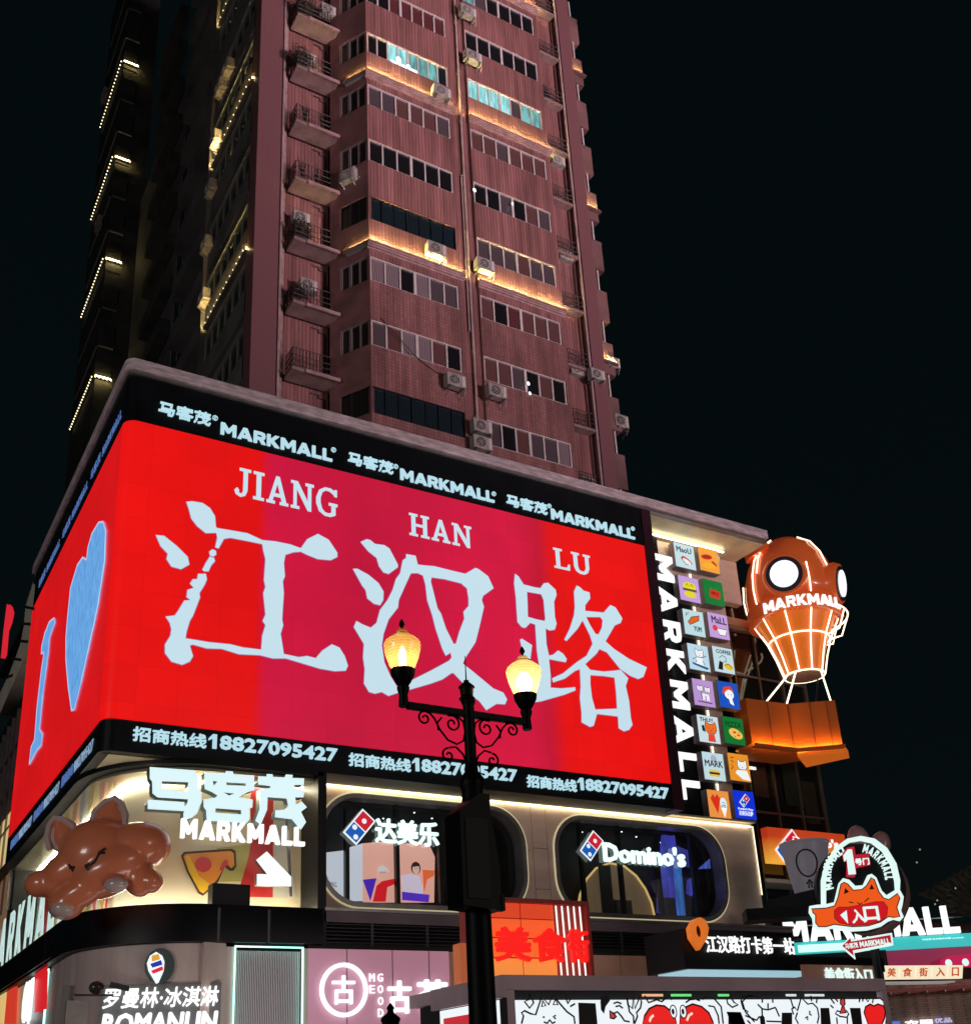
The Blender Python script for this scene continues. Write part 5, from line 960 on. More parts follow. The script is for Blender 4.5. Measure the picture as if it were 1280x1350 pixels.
# ------------------------------------------------------------------ shop signs at street level
SR = thing('ice_cream_sign', 'white ice cream shop letters on the curved mauve wall', 'sign', (6.8, 25, 4))
F1 = F_((0, 0, 0), 0)
P0 = Vector([5.629,25.6,3.825]); P1 = Vector([7.976,25.0,3.758])
angS = math.degrees(math.atan2(P1.y - P0.y, P1.x - P0.x)); FSn = F_((P0.x, P0.y, 0), angS); WS = (Vector((P1.x, P1.y)) - Vector((P0.x, P0.y))).length
zS = [4.241,3.815,3.72,3.284]
obj('sign_backing', MB().fbox(FSn, -0.06, zS[3] - 0.1, -0.08, WS + 0.05, zS[0] + 0.08, 0.0), mat('sign_backing_grey', (0.16, 0.16, 0.16), 0.5), SR)
text('罗曼林·冰淇淋', FSn, 0.0, zS[1], WS, zS[0], 0.07, 0.08, LEDW2, SR, 0.02, shear=0.12)
text('ROMANLIN', FSn, 0.0, zS[3], WS, zS[2], 0.07, 0.08, LEDW2, SR, 0.045, shear=0.1)
IC = thing('cone_logo_sign', 'round glowing ice cream cone logo above the white shop letters', 'sign', (6.6, 25.2, 4.9))
ip = [[(6.601,4.979),(6.474,4.896),(6.418,4.734),(6.46,4.574),(6.639,4.305),(6.688,4.321),(6.788,4.578),(6.794,4.771),(6.737,4.9)],[(6.506,4.896),(6.653,4.931),(6.692,4.819),(6.514,4.767)],[(6.484,4.719),(6.71,4.803),(6.748,4.706),(6.538,4.639)],[(6.509,4.575),(6.75,4.674),(6.771,4.594),(6.562,4.511)]]
FI = FY(25.22); cI = (6.65,4.689)
poly('logo_disc', [ell(cI[0] + 0.06, cI[1], 0.32, 0.38)], FI, -0.02, 0.05, mat('logo_disc_dark', (0.05, 0.09, 0.09), 0.5), IC)  # dark disc behind the cone, set slightly to its right
for i, (q, cc) in enumerate(zip(ip, ((240, 250, 250), (214, 160, 50), (20, 50, 170), (220, 30, 60)))): poly('logo_shape', [q], FI, 0.03 + 0.02 * (i > 0), 0.02, colr(cc), IC)
SG = thing('tea_shop_sign', 'round white tea shop emblem and letters on the pink wall', 'sign', (12, 25.1, 3))
FG = FY(25.12); gq = [(10.997,4.177),(11.488,4.562),(11.706,4.564),(11.987,4.62),(12.052,3.744),(12.758,4.448),(12.899,3.651),(13.788,4.456)]
poly('emblem_ring', [ell(*gq[0], 0.61, 0.62, 32), ell(*gq[0], 0.51, 0.52, 32)], FG, 0.05, 0.06, LEDW2, SG)
text('古', FG, gq[0][0] - 0.29, gq[0][1] - 0.33, gq[0][0] + 0.29, gq[0][1] + 0.33, 0.04, 0.06, LEDW2, SG, 0.02)
text('古', FG, gq[3][0] + 0.15, gq[4][1] - 0.12, gq[5][0], gq[5][1] - 0.05, 0.05, 0.08, LEDW2, SG, 0.03)
text('茗', FG, gq[5][0] + 0.16, gq[4][1] - 0.14, gq[5][0] + 1.0, gq[5][1] - 0.02, 0.05, 0.08, LEDW2, SG, 0.03)
for i, w_ in enumerate(('GOOD', 'ME')):
    for j, ch in enumerate(w_): text(ch, FG, gq[3][0] - 0.22 * (i + 1) + 0.12, gq[3][1] - 0.27 * j - 0.25, gq[3][0] - 0.22 * (i + 1) + 0.26, gq[3][1] - 0.27 * j - 0.06, 0.02, 0.04, LEDW2, SG, 0.01)
# posters at the far left of the street front
for i, (pts, cc, lb) in enumerate([([(-31.389,5.18),(-29.791,5.218),(-29.474,4.169),(-30.874,4.201)],(214,26,34),'red poster panel next to the teal framed slats'),([(-35.681,5.24),(-34.119,5.183),(-33.739,4.151),(-35.596,4.295)],(210,60,40),'narrow red and cream poster at the far left shop front'),([(-37.038,5.226),(-35.922,5.201),(-35.877,4.316),(-36.451,4.361)],(226,190,120),'cream poster at the far left edge')]):
    t = thing('wall_poster', lb, 'poster', (5.1, 33 + i, 3)); poly('panel', [pts], FX(5.2), 0.03, 0.04, colr(cc, 0.9), t)
LQ = thing('flank_shop_letters', 'white rounded shop letters on the far left street front', 'sign', (5.1, 34, 3))
lq = [(-32.259,4.131),(-31.039,4.861)]
text('OH', FX(5.1), lq[0][0], lq[0][1] - 0.1, lq[1][0], lq[1][1] + 0.2, 0.02, 0.06, LEDW2, LQ, 0.05)

# CCTV camera post near the ice cream shop
CC = thing('camera_post', 'grey pole arm with small security cameras in front of the mauve wall', 'camera', (4.6, 20, 0))
cq = [(3.893,3.558),(4.568,3.558),(4.286,3.68),(4.582,3.706),(3.806,3.162),(3.937,3.161)]
obj('arm', MB().tube([(cq[0][0], 20, cq[0][1]), (cq[1][0], 20, cq[1][1])], 0.02, 6), STEEL, CC)
obj('post', MB().tube([(cq[0][0] - 0.05, 20, 0.02), (cq[0][0] - 0.05, 20, cq[0][1] + 0.15)], 0.09, 10), grain(mat('post_grey', (0.25, 0.22, 0.2), 0.6), 3, 0.3), CC)
obj('control_box', MB().box(cq[0][0] - 0.1, 19.85, cq[0][1] - 0.55, cq[0][0] + 0.25, 19.95, cq[0][1] - 0.1), STEEL, CC)
obj('dome_camera', MB().ellipsoid((cq[2][0], 20, cq[2][1]), (0.13, 0.13, 0.11)), mat('dome_brown', (0.06, 0.045, 0.04), 0.2), CC, smooth='all')
obj('bullet_camera', MB().tube([(cq[3][0] - 0.08, 20, cq[3][1] + 0.03), (cq[3][0] + 0.22, 19.9, cq[3][1] - 0.05)], 0.05, 8), mat('camera_grey', (0.1, 0.1, 0.1), 0.3), CC)

# ------------------------------------------------------------------ inflatable cat lying on the band
CT = thing('inflatable_cat', 'glossy orange brown inflatable cat lying on the curved black band', 'sculpture', (6.5, 25, 6.1))
CATM = mat('glossy_orange_vinyl', (0.80, 0.235, 0.115), 0.25, coat=0.4)
CATW = mat('glossy_pale_vinyl', (0.62, 0.45, 0.42), 0.2, coat=0.6)
pc0 = [5.36,25.1,7.058]
FCt = F_(pc0, -31.5)
def blob(lst, F, name, m_, parent, vox=0.035, smooth=2):
    mb = MB()
    for (s_, t_, n_, rs, rt, rn, rot) in lst:
        bas = Matrix((F.u, Vector((0, 0, 1)), F.n)).transposed(); rm = bas @ Matrix.Rotation(R(rot), 3, 'Z')
        mb.ellipsoid(F.p(s_, t_, n_), (rs, rt, rn), rm, 28, 18)
    o_ = obj(name, mb, m_, parent); md = o_.modifiers.new('merge', 'REMESH'); md.mode = 'VOXEL'; md.voxel_size = vox; md.use_smooth_shade = True
    sm_ = o_.modifiers.new('soften', 'SMOOTH'); sm_.factor = 0.6; sm_.iterations = smooth * 3
    return o_
K_ = [(-0.13,-0.043),(0.662,0.082),(0.198,-0.428),(1.071,0.229),(-1.241,-0.649),(-0.906,-0.7),(-0.67,-1.137),(-0.345,-0.893),(1.091,-0.674),(0.84,-0.627),(-0.868,0.384),(0.064,0.727),(0.389,-0.801),(-0.635,-0.384),(1.127,-0.725)]
px = 0.0188
BODY = [(K_[0][0], K_[0][1], 0.1, 46 * px, 42 * px, 0.75, 20), (K_[1][0], K_[1][1], 0.0, 40 * px, 30 * px, 0.65, 10), (K_[2][0], K_[2][1], 0.2, 50 * px, 28 * px, 0.65, 25),
      (K_[4][0], K_[4][1], 0.25, 20 * px, 16 * px, 0.32, 0), (K_[5][0], K_[5][1], 0.25, 22 * px, 16 * px, 0.32, 0), (K_[13][0], K_[13][1], 0.1, 40 * px, 26 * px, 0.6, 30),
      (K_[6][0], K_[6][1], 0.3, 20 * px, 17 * px, 0.36, 0), (K_[7][0], K_[7][1], 0.35, 34 * px, 17 * px, 0.36, 28), (K_[9][0], K_[9][1], 0.2, 18 * px, 22 * px, 0.34, 10), (K_[14][0], K_[14][1], 0.25, 13 * px, 13 * px, 0.26, 0),
      (K_[10][0], K_[10][1], 0.15, 14 * px, 18 * px, 0.14, 25), (K_[10][0] - 0.14, K_[10][1] + 0.24, 0.15, 7 * px, 13 * px, 0.11, 25), (K_[11][0], K_[11][1], 0.15, 17 * px, 18 * px, 0.14, -10), (K_[11][0] + 0.05, K_[11][1] + 0.26, 0.15, 8 * px, 13 * px, 0.11, -10)]
blob(BODY, FCt, 'body', CATM, CT)
blob([(K_[10][0] - 0.02, K_[10][1] + 0.02, 0.12, 19 * px, 23 * px, 0.12, 25), (K_[11][0], K_[11][1] + 0.03, 0.12, 21 * px, 22 * px, 0.12, -10)], FCt, 'ear_back', CATW, CT, 0.03)
for (cx_, cz_, wd, ht, tl) in ((K_[10][0], K_[10][1] - 0.15, 0.32, 0.62, 25), (K_[11][0], K_[11][1] - 0.15, 0.38, 0.62, -10)):
    c_, q_ = math.cos(R(tl)), math.sin(R(tl)); tri = [(-wd, 0), (-wd * 0.92, ht * 0.45), (-wd * 0.5, ht * 0.82), (0, ht), (wd * 0.5, ht * 0.82), (wd * 0.92, ht * 0.45), (wd, 0)]
    obj('ear_rim', MB().tube([FCt.p(cx_ + a_ * c_ - b_ * q_, cz_ + a_ * q_ + b_ * c_, 0.20) for a_, b_ in tri], 0.07, 8), CATW, CT, smooth=True)
blob([(K_[12][0] + 0.1, K_[12][1] - 0.02, 0.62, 14 * px, 9 * px, 0.22, 5)], FCt, 'belly_patch', CATW, CT, 0.03)
blob([(K_[6][0], K_[6][1] - 0.1, 0.40, 15 * px, 11 * px, 0.3, 0)], FCt, 'paw', CATW, CT, 0.03)
fc = [(-0.499,-0.424),(-0.383,-0.43),(-0.135,-0.41),(-0.061,-0.513),(-0.002,-0.417),(-0.071,-0.38),(0.076,-0.355),(0.145,-0.159),(0.255,-0.064),(0.113,-0.174),(0.262,-0.165),(-0.521,-0.356),(-0.427,-0.494)]
cf = lambda q: [(a, b) for a, b in q]
def surf_n(a, b):
    best = 0.3
    for (s_, t_, n_, rs, rt, rn, rot) in BODY[:3]:
        c_, q_ = math.cos(R(rot)), math.sin(R(rot)); x = (a - s_) * c_ + (b - t_) * q_; y = -(a - s_) * q_ + (b - t_) * c_; d = 1 - (x / rs) ** 2 - (y / rt) ** 2
        if d > 0: best = max(best, n_ + rn * math.sqrt(d))
    return best + 0.0
def on_body(lines, w):
    for ln in lines:
        fine = []
        for p, q in zip(ln[:-1], ln[1:]): fine += [(p[0] + (q[0] - p[0]) * t / 4, p[1] + (q[1] - p[1]) * t / 4) for t in range(4)]
        fine.append(ln[-1]); obj('face_line', MB().tube([FCt.p(a, b, surf_n(a, b)) for a, b in fine], w, 6), mat('face_black', (0.02, 0.015, 0.012), 0.5), CT)
on_body([[fc[0], fc[1]], [fc[11], fc[12]], [fc[2], fc[3], fc[4]], [fc[3], fc[5]], [fc[4], fc[6], fc[7]], [fc[7], fc[8]], [fc[9], fc[10]]], 0.03)

# ------------------------------------------------------------------ hot-air balloon sculpture on the corner
BP0 = [29.419,26.2,18.565]
HB_ = thing('balloon_sculpture', 'orange hot air balloon sculpture with round lamp eyes and neon ribs', 'sculpture', (BP0[0], BP0[1], 12.4))
prof = [(0.0,2.131),(24,1.94),(44,1.559),(58,0.993),(65.5,0.37),(67.5,-0.246),(66,-0.703)]
sc_ = 0.0247; OR = mat('glowing_orange_enamel', (0.78, 0.165, 0.04), 0.32, coat=0.4, emit=(0.36, 0.045, 0.010), strength=0.42)  # emission in the enamel stands in for lamplight falling on it
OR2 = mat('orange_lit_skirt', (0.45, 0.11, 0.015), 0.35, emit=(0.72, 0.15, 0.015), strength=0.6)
obj('envelope', MB().lathe([(r_ * sc_, BP0[2] + z) for r_, z in prof], (BP0[0], BP0[1]), 36), OR, HB_, smooth='all')
prof2 = [(65,-0.794),(57,-1.368),(43,-2.054),(34,-2.703),(27,-3.374)]
obj('skirt', MB().lathe([(r_ * sc_ * 0.96, BP0[2] + z) for r_, z in prof2], (BP0[0], BP0[1]), 36), OR2, HB_, smooth=True)
obj('band', MB().lathe([(66.5 * sc_, BP0[2] + prof[-1][1] - 0.62), (68.5 * sc_, BP0[2] + prof[-1][1] - 0.6), (68.5 * sc_, BP0[2] + prof[-1][1] - 0.1), (66.5 * sc_, BP0[2] + prof[-1][1] - 0.08)], (BP0[0], BP0[1]), 40), OR, HB_, smooth=True)
toCam = math.atan2(-BP0[1], -BP0[0])
def bp(az, r_, z): a = toCam + R(az); return Vector((BP0[0] + r_ * math.cos(a), BP0[1] + r_ * math.sin(a), z))
ribs = [(r_ * sc_ + 0.06, BP0[2] + z) for r_, z in prof[1:]] + [(r_ * sc_ + 0.05, BP0[2] + z) for r_, z in prof2]
for az in range(-170, 181, 36):
    pts = [bp(az + 14, r_, z) for r_, z in (ribs[3:] if az not in (-62,) else ribs)]
    obj('neon_rib', MB().tube(pts, 0.029, 6), NEON, HB_, smooth=True)
for az in (-40, 55): obj('neon_rib', MB().tube([bp(az, r_, z) for r_, z in ribs[:4]], 0.029, 6), NEON, HB_, smooth=True)
for (y_, rr_) in ((prof2[2][1], 44), (prof2[4][1], 28.5)):
    obj('neon_ring', MB().tube([bp(a, rr_ * sc_, BP0[2] + y_) for a in range(0, 360, 10)], 0.029, 6, True), NEON, HB_, smooth=True)
obj('neon_ring', MB().tube([bp(a, 74 * sc_, BP0[2] + prof2[1][1] + 0.1) for a in range(50, 200, 8)], 0.03, 6), NEON, HB_, smooth=True)
for az in (70, 100, 130): obj('neon_rib', MB().tube([bp(az, 74 * sc_, BP0[2] + prof2[1][1] + 0.1), bp(az, 62 * sc_, BP0[2] + prof2[2][1] + 0.1), bp(az, 45 * sc_, BP0[2] + prof2[2][1])], 0.028, 6), NEON, HB_, smooth=True)
for (az, zc, r_) in ((-4, 0.715, 0.50), (76, 0.163, 0.50)):
    c0 = bp(az, (68 if az < 20 else 66) * sc_ * 0.93, BP0[2] + zc - (0.78 if az < 20 else 0.35)); d = Vector((c0.x - BP0[0], c0.y - BP0[1], -0.25)).normalized()
    obj('eye_socket', MB().tube([c0 - d * 0.25, c0 + d * 0.12, c0 + d * 0.30], [r_ * 1.55, r_ * 1.6, r_ * 1.45], 28), OR, HB_, smooth=True)
    obj('eye_rim', MB().tube([c0 + d * 0.29, c0 + d * 0.34], r_ * 1.28, 28), mat('eye_dark', (0.02, 0.015, 0.03), 0.4), HB_)
    obj('eye_lamp', MB().tube([c0 + d * 0.33, c0 + d * 0.38], r_ * 0.98, 28), glow('eye_white', (245, 245, 255), 1.15), HB_)
for az, s_ in ((-52, 1),):
    b0 = bp(az, 1.15, BP0[2] + prof[2][1] - 0.25); tp = bp(az - 3, 1.62, BP0[2] + prof[0][1] + 0.12)
    obj('ear', MB().tube([b0, (b0 + tp) / 2 + Vector((0, 0, 0.08)), tp], [0.55 * s_, 0.40 * s_, 0.10], 14), OR, HB_, smooth=True)
# MARKMALL round the band, letter by letter
zz = BP0[2] + prof[-1][1] - 0.62
tot = sum(GL[c][0] for c in 'MARKMALL') + 0.7; a0 = -36.0; a1 = 66.0; xx = 0
for ch in 'MARKMALL':
    w_, lo = GL[ch]; am = a0 + (a1 - a0) * (xx + w_ / 2) / tot; c0 = bp(am, 69.5 * sc_, zz)
    FF = F_((c0.x, c0.y, 0), math.degrees(toCam + R(am)) + 90); k = R(a1 - a0) / tot * 70 * sc_
    poly('letter', [[((p - w_ / 2) * k, zz + q_ * 0.40) for p, q_ in lp] for lp in lo], FF, 0.0, 0.06, LEDW2, HB_); xx += w_ + 0.1
# basket: two-wing orange tray with glowing lower edge
g0, g1, g2 = [(26.282,26.103),(28.134,26.01),(29.424,25.054)]
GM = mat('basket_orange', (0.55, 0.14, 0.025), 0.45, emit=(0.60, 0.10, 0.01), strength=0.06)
gb = [(g0[0], g0[1] + 0.02), g1, g2, (g2[0] + 0.9, g2[1] + 0.9), (g1[0] + 0.9, g1[1] + 1.7), (g0[0], g0[1] + 1.7)]
obj('basket', MB().prism(gb, 12.28, 13.9), GM, HB_)
obj('basket_bottom_lip', MB().prism([(g1[0] + 0.1, g1[1] + 0.02), (g2[0] + 0.05, g2[1] - 0.02), (g2[0] + 0.7, g2[1] + 0.4), (g1[0] + 1.4, g1[1] + 0.9)], 12.0, 12.27), OR2, HB_)
wing = [(g0[0] - 0.04, g0[1] - 0.16), (g1[0] - 0.02, g1[1] - 0.16), (g2[0] - 0.08, g2[1] - 0.18), (g2[0] + 0.02, g2[1] + 0.0), (g1[0], g1[1] + 0.0), (g0[0] - 0.04, g0[1] + 0.02)]
obj('basket_ledge', MB().prism(wing, 12.14, 12.18), GM, HB_)
lipm = MB(); lipm.tube([(wing[0][0], wing[0][1], 12.20), (wing[1][0], wing[1][1], 12.20), (wing[2][0], wing[2][1], 12.20)], 0.055, 6); obj('basket_lip', lipm, GM, HB_)
bs = MB(); bs.tube([(g0[0] + 0.1, g0[1] - 0.08, 12.21), (g1[0] - 0.04, g1[1] - 0.08, 12.21)], 0.022, 6); bs.tube([(g1[0] + 0.06, g1[1] - 0.10, 12.21), (g2[0] - 0.1, g2[1] - 0.08, 12.21)], 0.022, 6)
obj('basket_light', bs, mat('basket_strip', (0.8, 0.5, 0.1), 0.4, emit=(1.0, 0.55, 0.10), strength=90), HB_)
jb = MB()
for t_ in (0.5, 1.0): jb.tube([(g0[0] + (g1[0] - g0[0]) * t_ * 0.98, g0[1] - 0.01 + (g1[1] - g0[1]) * t_, z) for z in (12.3, 13.88)], 0.018, 4)
for t_ in (0.45, 0.8): jb.tube([(g1[0] + (g2[0] - g1[0]) * t_, g1[1] + (g2[1] - g1[1]) * t_ - 0.01, z) for z in (12.3, 13.88)], 0.018, 4)
obj('seam', jb, mat('seam_brown', (0.2, 0.06, 0.02), 0.5), HB_)
for az, (gx, gy) in ((-70, (g0[0] + 1.0, g0[1] + 0.1)), (-25, (g1[0], g1[1] + 0.05)), (60, (g2[0] - 0.1, g2[1] + 0.1)), (140, (g2[0], g2[1] + 0.9))):
    obj('rope', MB().tube([bp(az, 27 * sc_, BP0[2] + prof2[4][1]), (gx, gy, 13.9)], 0.032, 6), NEON if az < 80 else IRON, HB_, smooth=True)
obj('neck_disc', MB().lathe([(0.02, BP0[2] + prof2[4][1] - 0.02), (27 * sc_, BP0[2] + prof2[4][1] - 0.02), (27 * sc_, BP0[2] + prof2[4][1] + 0.02)], (BP0[0], BP0[1]), 30), CREAM, HB_)
obj('bracket', MB().tube([(BP0[0] - 1.0, BP0[1] + 1.0, BP0[2] + prof[4][1]), (BP0[0] - 0.4, 28.4, BP0[2] + prof[4][1])], 0.12, 8), STEEL, HB_)

# ------------------------------------------------------------------ signs on the glass corner
OS = thing('orange_shop_sign', 'orange lit sign with domino logo on the glass corner', 'sign', (28, 27.5, 9))
oq = [(27.788,9.866),(31.471,9.835),(27.767,8.659),(31.217,8.753),(28.799,9.566),(28.803,9.407),(30.534,9.742)]
OSM = mat('orange_sign_face', (0.7, 0.2, 0.03), 0.4, emit=(0.8, 0.2, 0.02), strength=0.6)
b = OSM.node_tree.nodes['Principled BSDF']; tc = N(OSM, 'ShaderNodeTexCoord'); sp = N(OSM, 'ShaderNodeSeparateXYZ'); L(OSM, tc.outputs['Generated'], sp.inputs[0]); rp = N(OSM, 'ShaderNodeValToRGB')
rp.color_ramp.elements[0].color = (0.9, 0.42, 0.05, 1); rp.color_ramp.elements[1].color = (0.45, 0.03, 0.01, 1); rp.color_ramp.elements[1].position = 0.75; L(OSM, sp.outputs[2], rp.inputs[0]); L(OSM, rp.outputs[0], b.inputs['Emission Color']); b.inputs['Emission Strength'].default_value = 0.9
obj('panel', MB().box(oq[0][0], 27.5, oq[2][1], oq[1][0] + 0.1, 27.8, oq[0][1]), OSM, OS)
FO = FY(27.5); domino_logo(FO, oq[4][0] - 0.1, oq[4][1] - 0.35, 0.5, 0.03, OS, 40); text("Domino's", FO, oq[5][0] + 0.1, oq[5][1] - 0.1, oq[6][0] + 0.6, oq[5][1] + 0.22, 0.03, 0.04, LEDW2, OS, 0.02)
obj('sign_shelf', MB().box(oq[0][0] - 0.6, 27.3, oq[2][1] - 0.75, oq[1][0], 28.3, oq[2][1] - 0.62), CREAM, OS)

# grey bucket-shaped sign, lightened by emission put into its colour (its portrait print is left out, a plain ring stands in)
bk = [24.756,23.0,7.394]; FB = F_(bk, -31.5)
BK = thing('bucket_sign', 'grey bucket shaped sign with a black line drawing', 'sign', (bk[0], bk[1], bk[2] - 1))
bpz = [(-0.637,0.769),(0.752,0.829),(-0.555,-0.759),(0.373,-0.699)]
rt = (bpz[1][0] - bpz[0][0]) / 2; rb_ = (bpz[3][0] - bpz[2][0]) / 2; zt = bk[2] + bpz[0][1]; zb = bk[2] + bpz[3][1]
cx, cy = FB.p((bpz[0][0] + bpz[1][0]) / 2, 0, -0.5).xy
obj('bucket', MB().lathe([(rb_, zb), (rt, zt), (rt * 1.05, zt + 0.02), (rt * 1.05, zt + 0.08), (rt * 0.95, zt + 0.08)], (cx, cy), 28), grain(mat('bucket_grey_glow', (0.17, 0.16, 0.18), 0.4, emit=(0.10, 0.09, 0.11), strength=0.6), 2, 0.15), BK, smooth=True)
rad = lambda z: rb_ + (rt - rb_) * (z - zb) / (zt - zb)
def onbk(a, zf): 
    z = zb + (zt - zb) * zf; q = rad(z) + 0.015; ang = toCam2 + R(a); return (cx + q * math.cos(ang), cy + q * math.sin(ang), z)
toCam2 = math.atan2(-cy, -cx)
for ln in ([onbk(28 * math.cos(R(t)), 0.58 + 0.26 * math.sin(R(t))) for t in range(0, 361, 20)], [onbk(-10, 0.18), onbk(0, 0.26), onbk(10, 0.18)], [onbk(-6, 0.1), onbk(0, 0.26), onbk(6, 0.1)]):
    obj('line_drawing', MB().tube(ln, 0.025, 5), BLACKM, BK)
obj('stand', MB().box(cx - 0.9, cy - 0.9, zb - 0.5, cx + 0.9, cy + 0.9, zb - 0.02), BLACK, BK)

# ------------------------------------------------------------------ food street kiosk in front of the mall
KI = thing('street_kiosk', 'mauve roofed street kiosk with a white doodle screen on its front', 'kiosk', (15, 17, 0))
obj('roof_fascia', MB().box(9.93, 16.1, 3.27, 18.95, 19.6, 3.50), grain(mat('mauve_steel', (0.62, 0.44, 0.50), 0.45, 0.0), 1.5, 0.2), KI)
obj('body', MB().box(10.05, 16.25, 0.03, 18.85, 19.4, 3.26), BLACKM, KI)
obj('corner_post', MB().box(9.93, 16.1, 0.03, 10.08, 16.24, 3.265), grain(mat('mauve_steel', (0.24, 0.17, 0.19), 0.4), 1, 0.2), KI); obj('corner_post', MB().box(18.8, 16.1, 0.03, 18.95, 16.24, 3.265), MATS['mauve_steel'], KI)
FKk = FY(16.16)
lt = MB(); 
for (a, w_, m_) in ((12.75, 0.45, 'mini_orange'), (13.4, 0.45, 'mini_green'), (14.5, 0.25, 'mini_green2'), (16.2, 0.25, 'mini_white'), (16.7, 0.5, 'mini_white2')):
    obj('header_light', MB().fbox(FKk, a, 3.16, 0.0, a + w_, 3.20, 0.03), mat(m_, (0.5, 0.5, 0.5), 0.4, emit={'o': (0.9, 0.45, 0.25), 'g': (0.1, 0.8, 0.2), 'w': (0.7, 0.8, 0.8)}[m_[5]], strength=0.9), KI)
DS = thing('doodle_screen', 'white lit panel covered with black cat and food doodles', 'screen', (14, 16.1, 2))
kz = [(10.08,3.262),(18.98,3.134),(18.978,2.621)]
FD = FY(16.12); WHT = glow('doodle_white', (228, 236, 240), 1.05)
obj('panel', MB().fbox(FD, kz[0][0], 1.3, -0.03, kz[1][0] - 0.1, 3.10, 0.0), WHT, DS)
lines = [[(10.189,2.728),(10.237,2.853),(10.202,2.901),(10.262,2.932),(10.376,2.884),(10.473,2.867),(10.615,3.154),(10.744,3.025),(10.839,3.186),(10.968,3.04),(11.098,2.911),(11.234,2.829),(11.243,2.713)],[(10.602,2.994),(10.63,3.09),(10.683,3.009),(10.602,2.994)],[(10.833,3.025),(10.881,3.112),(10.926,3.024),(10.833,3.025)],[(10.273,3.075),(10.354,3.106),(10.381,3.202),(10.449,3.058),(10.363,2.973),(10.273,3.075)],[(11.088,3.154),(11.131,3.04),(11.191,3.121)],[(11.167,2.991),(11.274,3.039)],[(10.63,2.844),(10.627,2.812)],[(10.87,2.854),(10.816,2.833),(10.866,2.8)],[(10.622,2.755),(10.688,2.729),(10.744,2.785),(10.791,2.728),(10.849,2.752)],[(12.073,3.037),(12.163,3.063),(12.246,3.036)],[(12.111,2.987),(12.199,3.003),(12.268,2.962)],[(12.055,2.871),(12.144,2.903),(12.222,2.83),(12.278,2.753),(12.384,2.736)],[(12.38,3.136),(12.383,3.019),(12.475,2.951),(12.524,3.17),(12.532,2.951),(12.652,3.136),(12.688,3.068),(12.653,2.967),(12.555,2.884),(12.57,2.827),(12.488,2.701)],[(12.38,3.136),(12.404,2.902),(12.482,2.828),(12.475,2.701)],[(12.768,3.17),(12.842,3.051),(13.028,3.101),(13.136,3.067),(13.284,3.153),(13.369,3.101)],[(13.675,3.048),(13.786,3.1),(13.904,3.107)],[(13.927,3.107),(14.018,3.082)],[(14.068,3.099),(14.172,3.152),(14.358,3.117),(14.503,2.975),(14.502,2.677)],[(14.194,2.994),(14.335,2.976),(14.405,2.818),(14.406,2.678)],[(14.658,3.116),(14.752,3.152),(14.832,3.045),(14.924,3.009),(14.769,2.963),(14.672,3.027),(14.658,3.116)],[(15.447,3.133),(15.202,3.169),(15.033,3.062),(15.075,2.883),(15.267,2.704)],[(15.312,3.169),(15.049,3.153),(15.002,3.068),(15.034,2.934),(15.142,2.883),(15.06,2.816),(15.325,2.73),(15.409,2.797)],[(15.537,3.101),(15.526,3.04)],[(15.802,3.101),(15.79,3.039)],[(15.402,3.016),(15.505,2.931),(15.645,2.913),(15.847,2.956)],[(15.668,3.032),(15.649,2.93)],[(15.496,2.931),(15.48,2.796)],[(15.845,2.946),(15.911,2.792)],[(15.559,2.711),(15.941,2.697)],[(15.091,2.733),(15.164,2.672)],[(16.13,3.152),(16.267,3.1),(16.306,2.926)],[(16.285,2.823),(16.257,2.927),(16.338,2.961),(16.398,2.891),(16.549,3.134),(16.699,3.011),(16.829,3.029),(16.937,2.94),(16.943,2.783),(16.873,2.652)],[(16.391,2.857),(16.32,2.754),(16.374,2.657)],[(16.809,3.169),(16.811,3.064)],[(16.983,3.151),(16.931,3.028)],[(16.723,2.889),(16.708,2.82),(16.757,2.812)],[(16.568,2.752),(16.65,2.786),(16.626,2.717)],[(17.336,3.116),(17.418,3.019)],[(17.445,3.133),(17.521,3.055)],[(17.298,2.992),(17.374,2.938)],[(17.401,2.832),(17.466,2.884),(17.589,2.855),(17.727,2.883),(17.765,2.818),(17.698,2.759),(17.519,2.778),(17.401,2.832)],[(17.421,2.761),(17.409,2.638)],[(17.714,2.758),(17.684,2.635)],[(18.161,3.133),(18.112,3.042)],[(18.255,3.14),(18.212,3.053)],[(18.314,3.096),(18.447,3.125),(18.358,3.052),(18.314,3.096)],[(18.487,3.023),(18.537,3.114),(18.732,3.125),(18.872,3.022),(18.88,2.839),(18.767,2.622)]]
INKB = mat('doodle_ink', (0.012, 0.012, 0.014), 0.6)
for ln in lines: ribbons([ln], 0.028, FD, 0.004, INKB, DS, 'doodle_line')
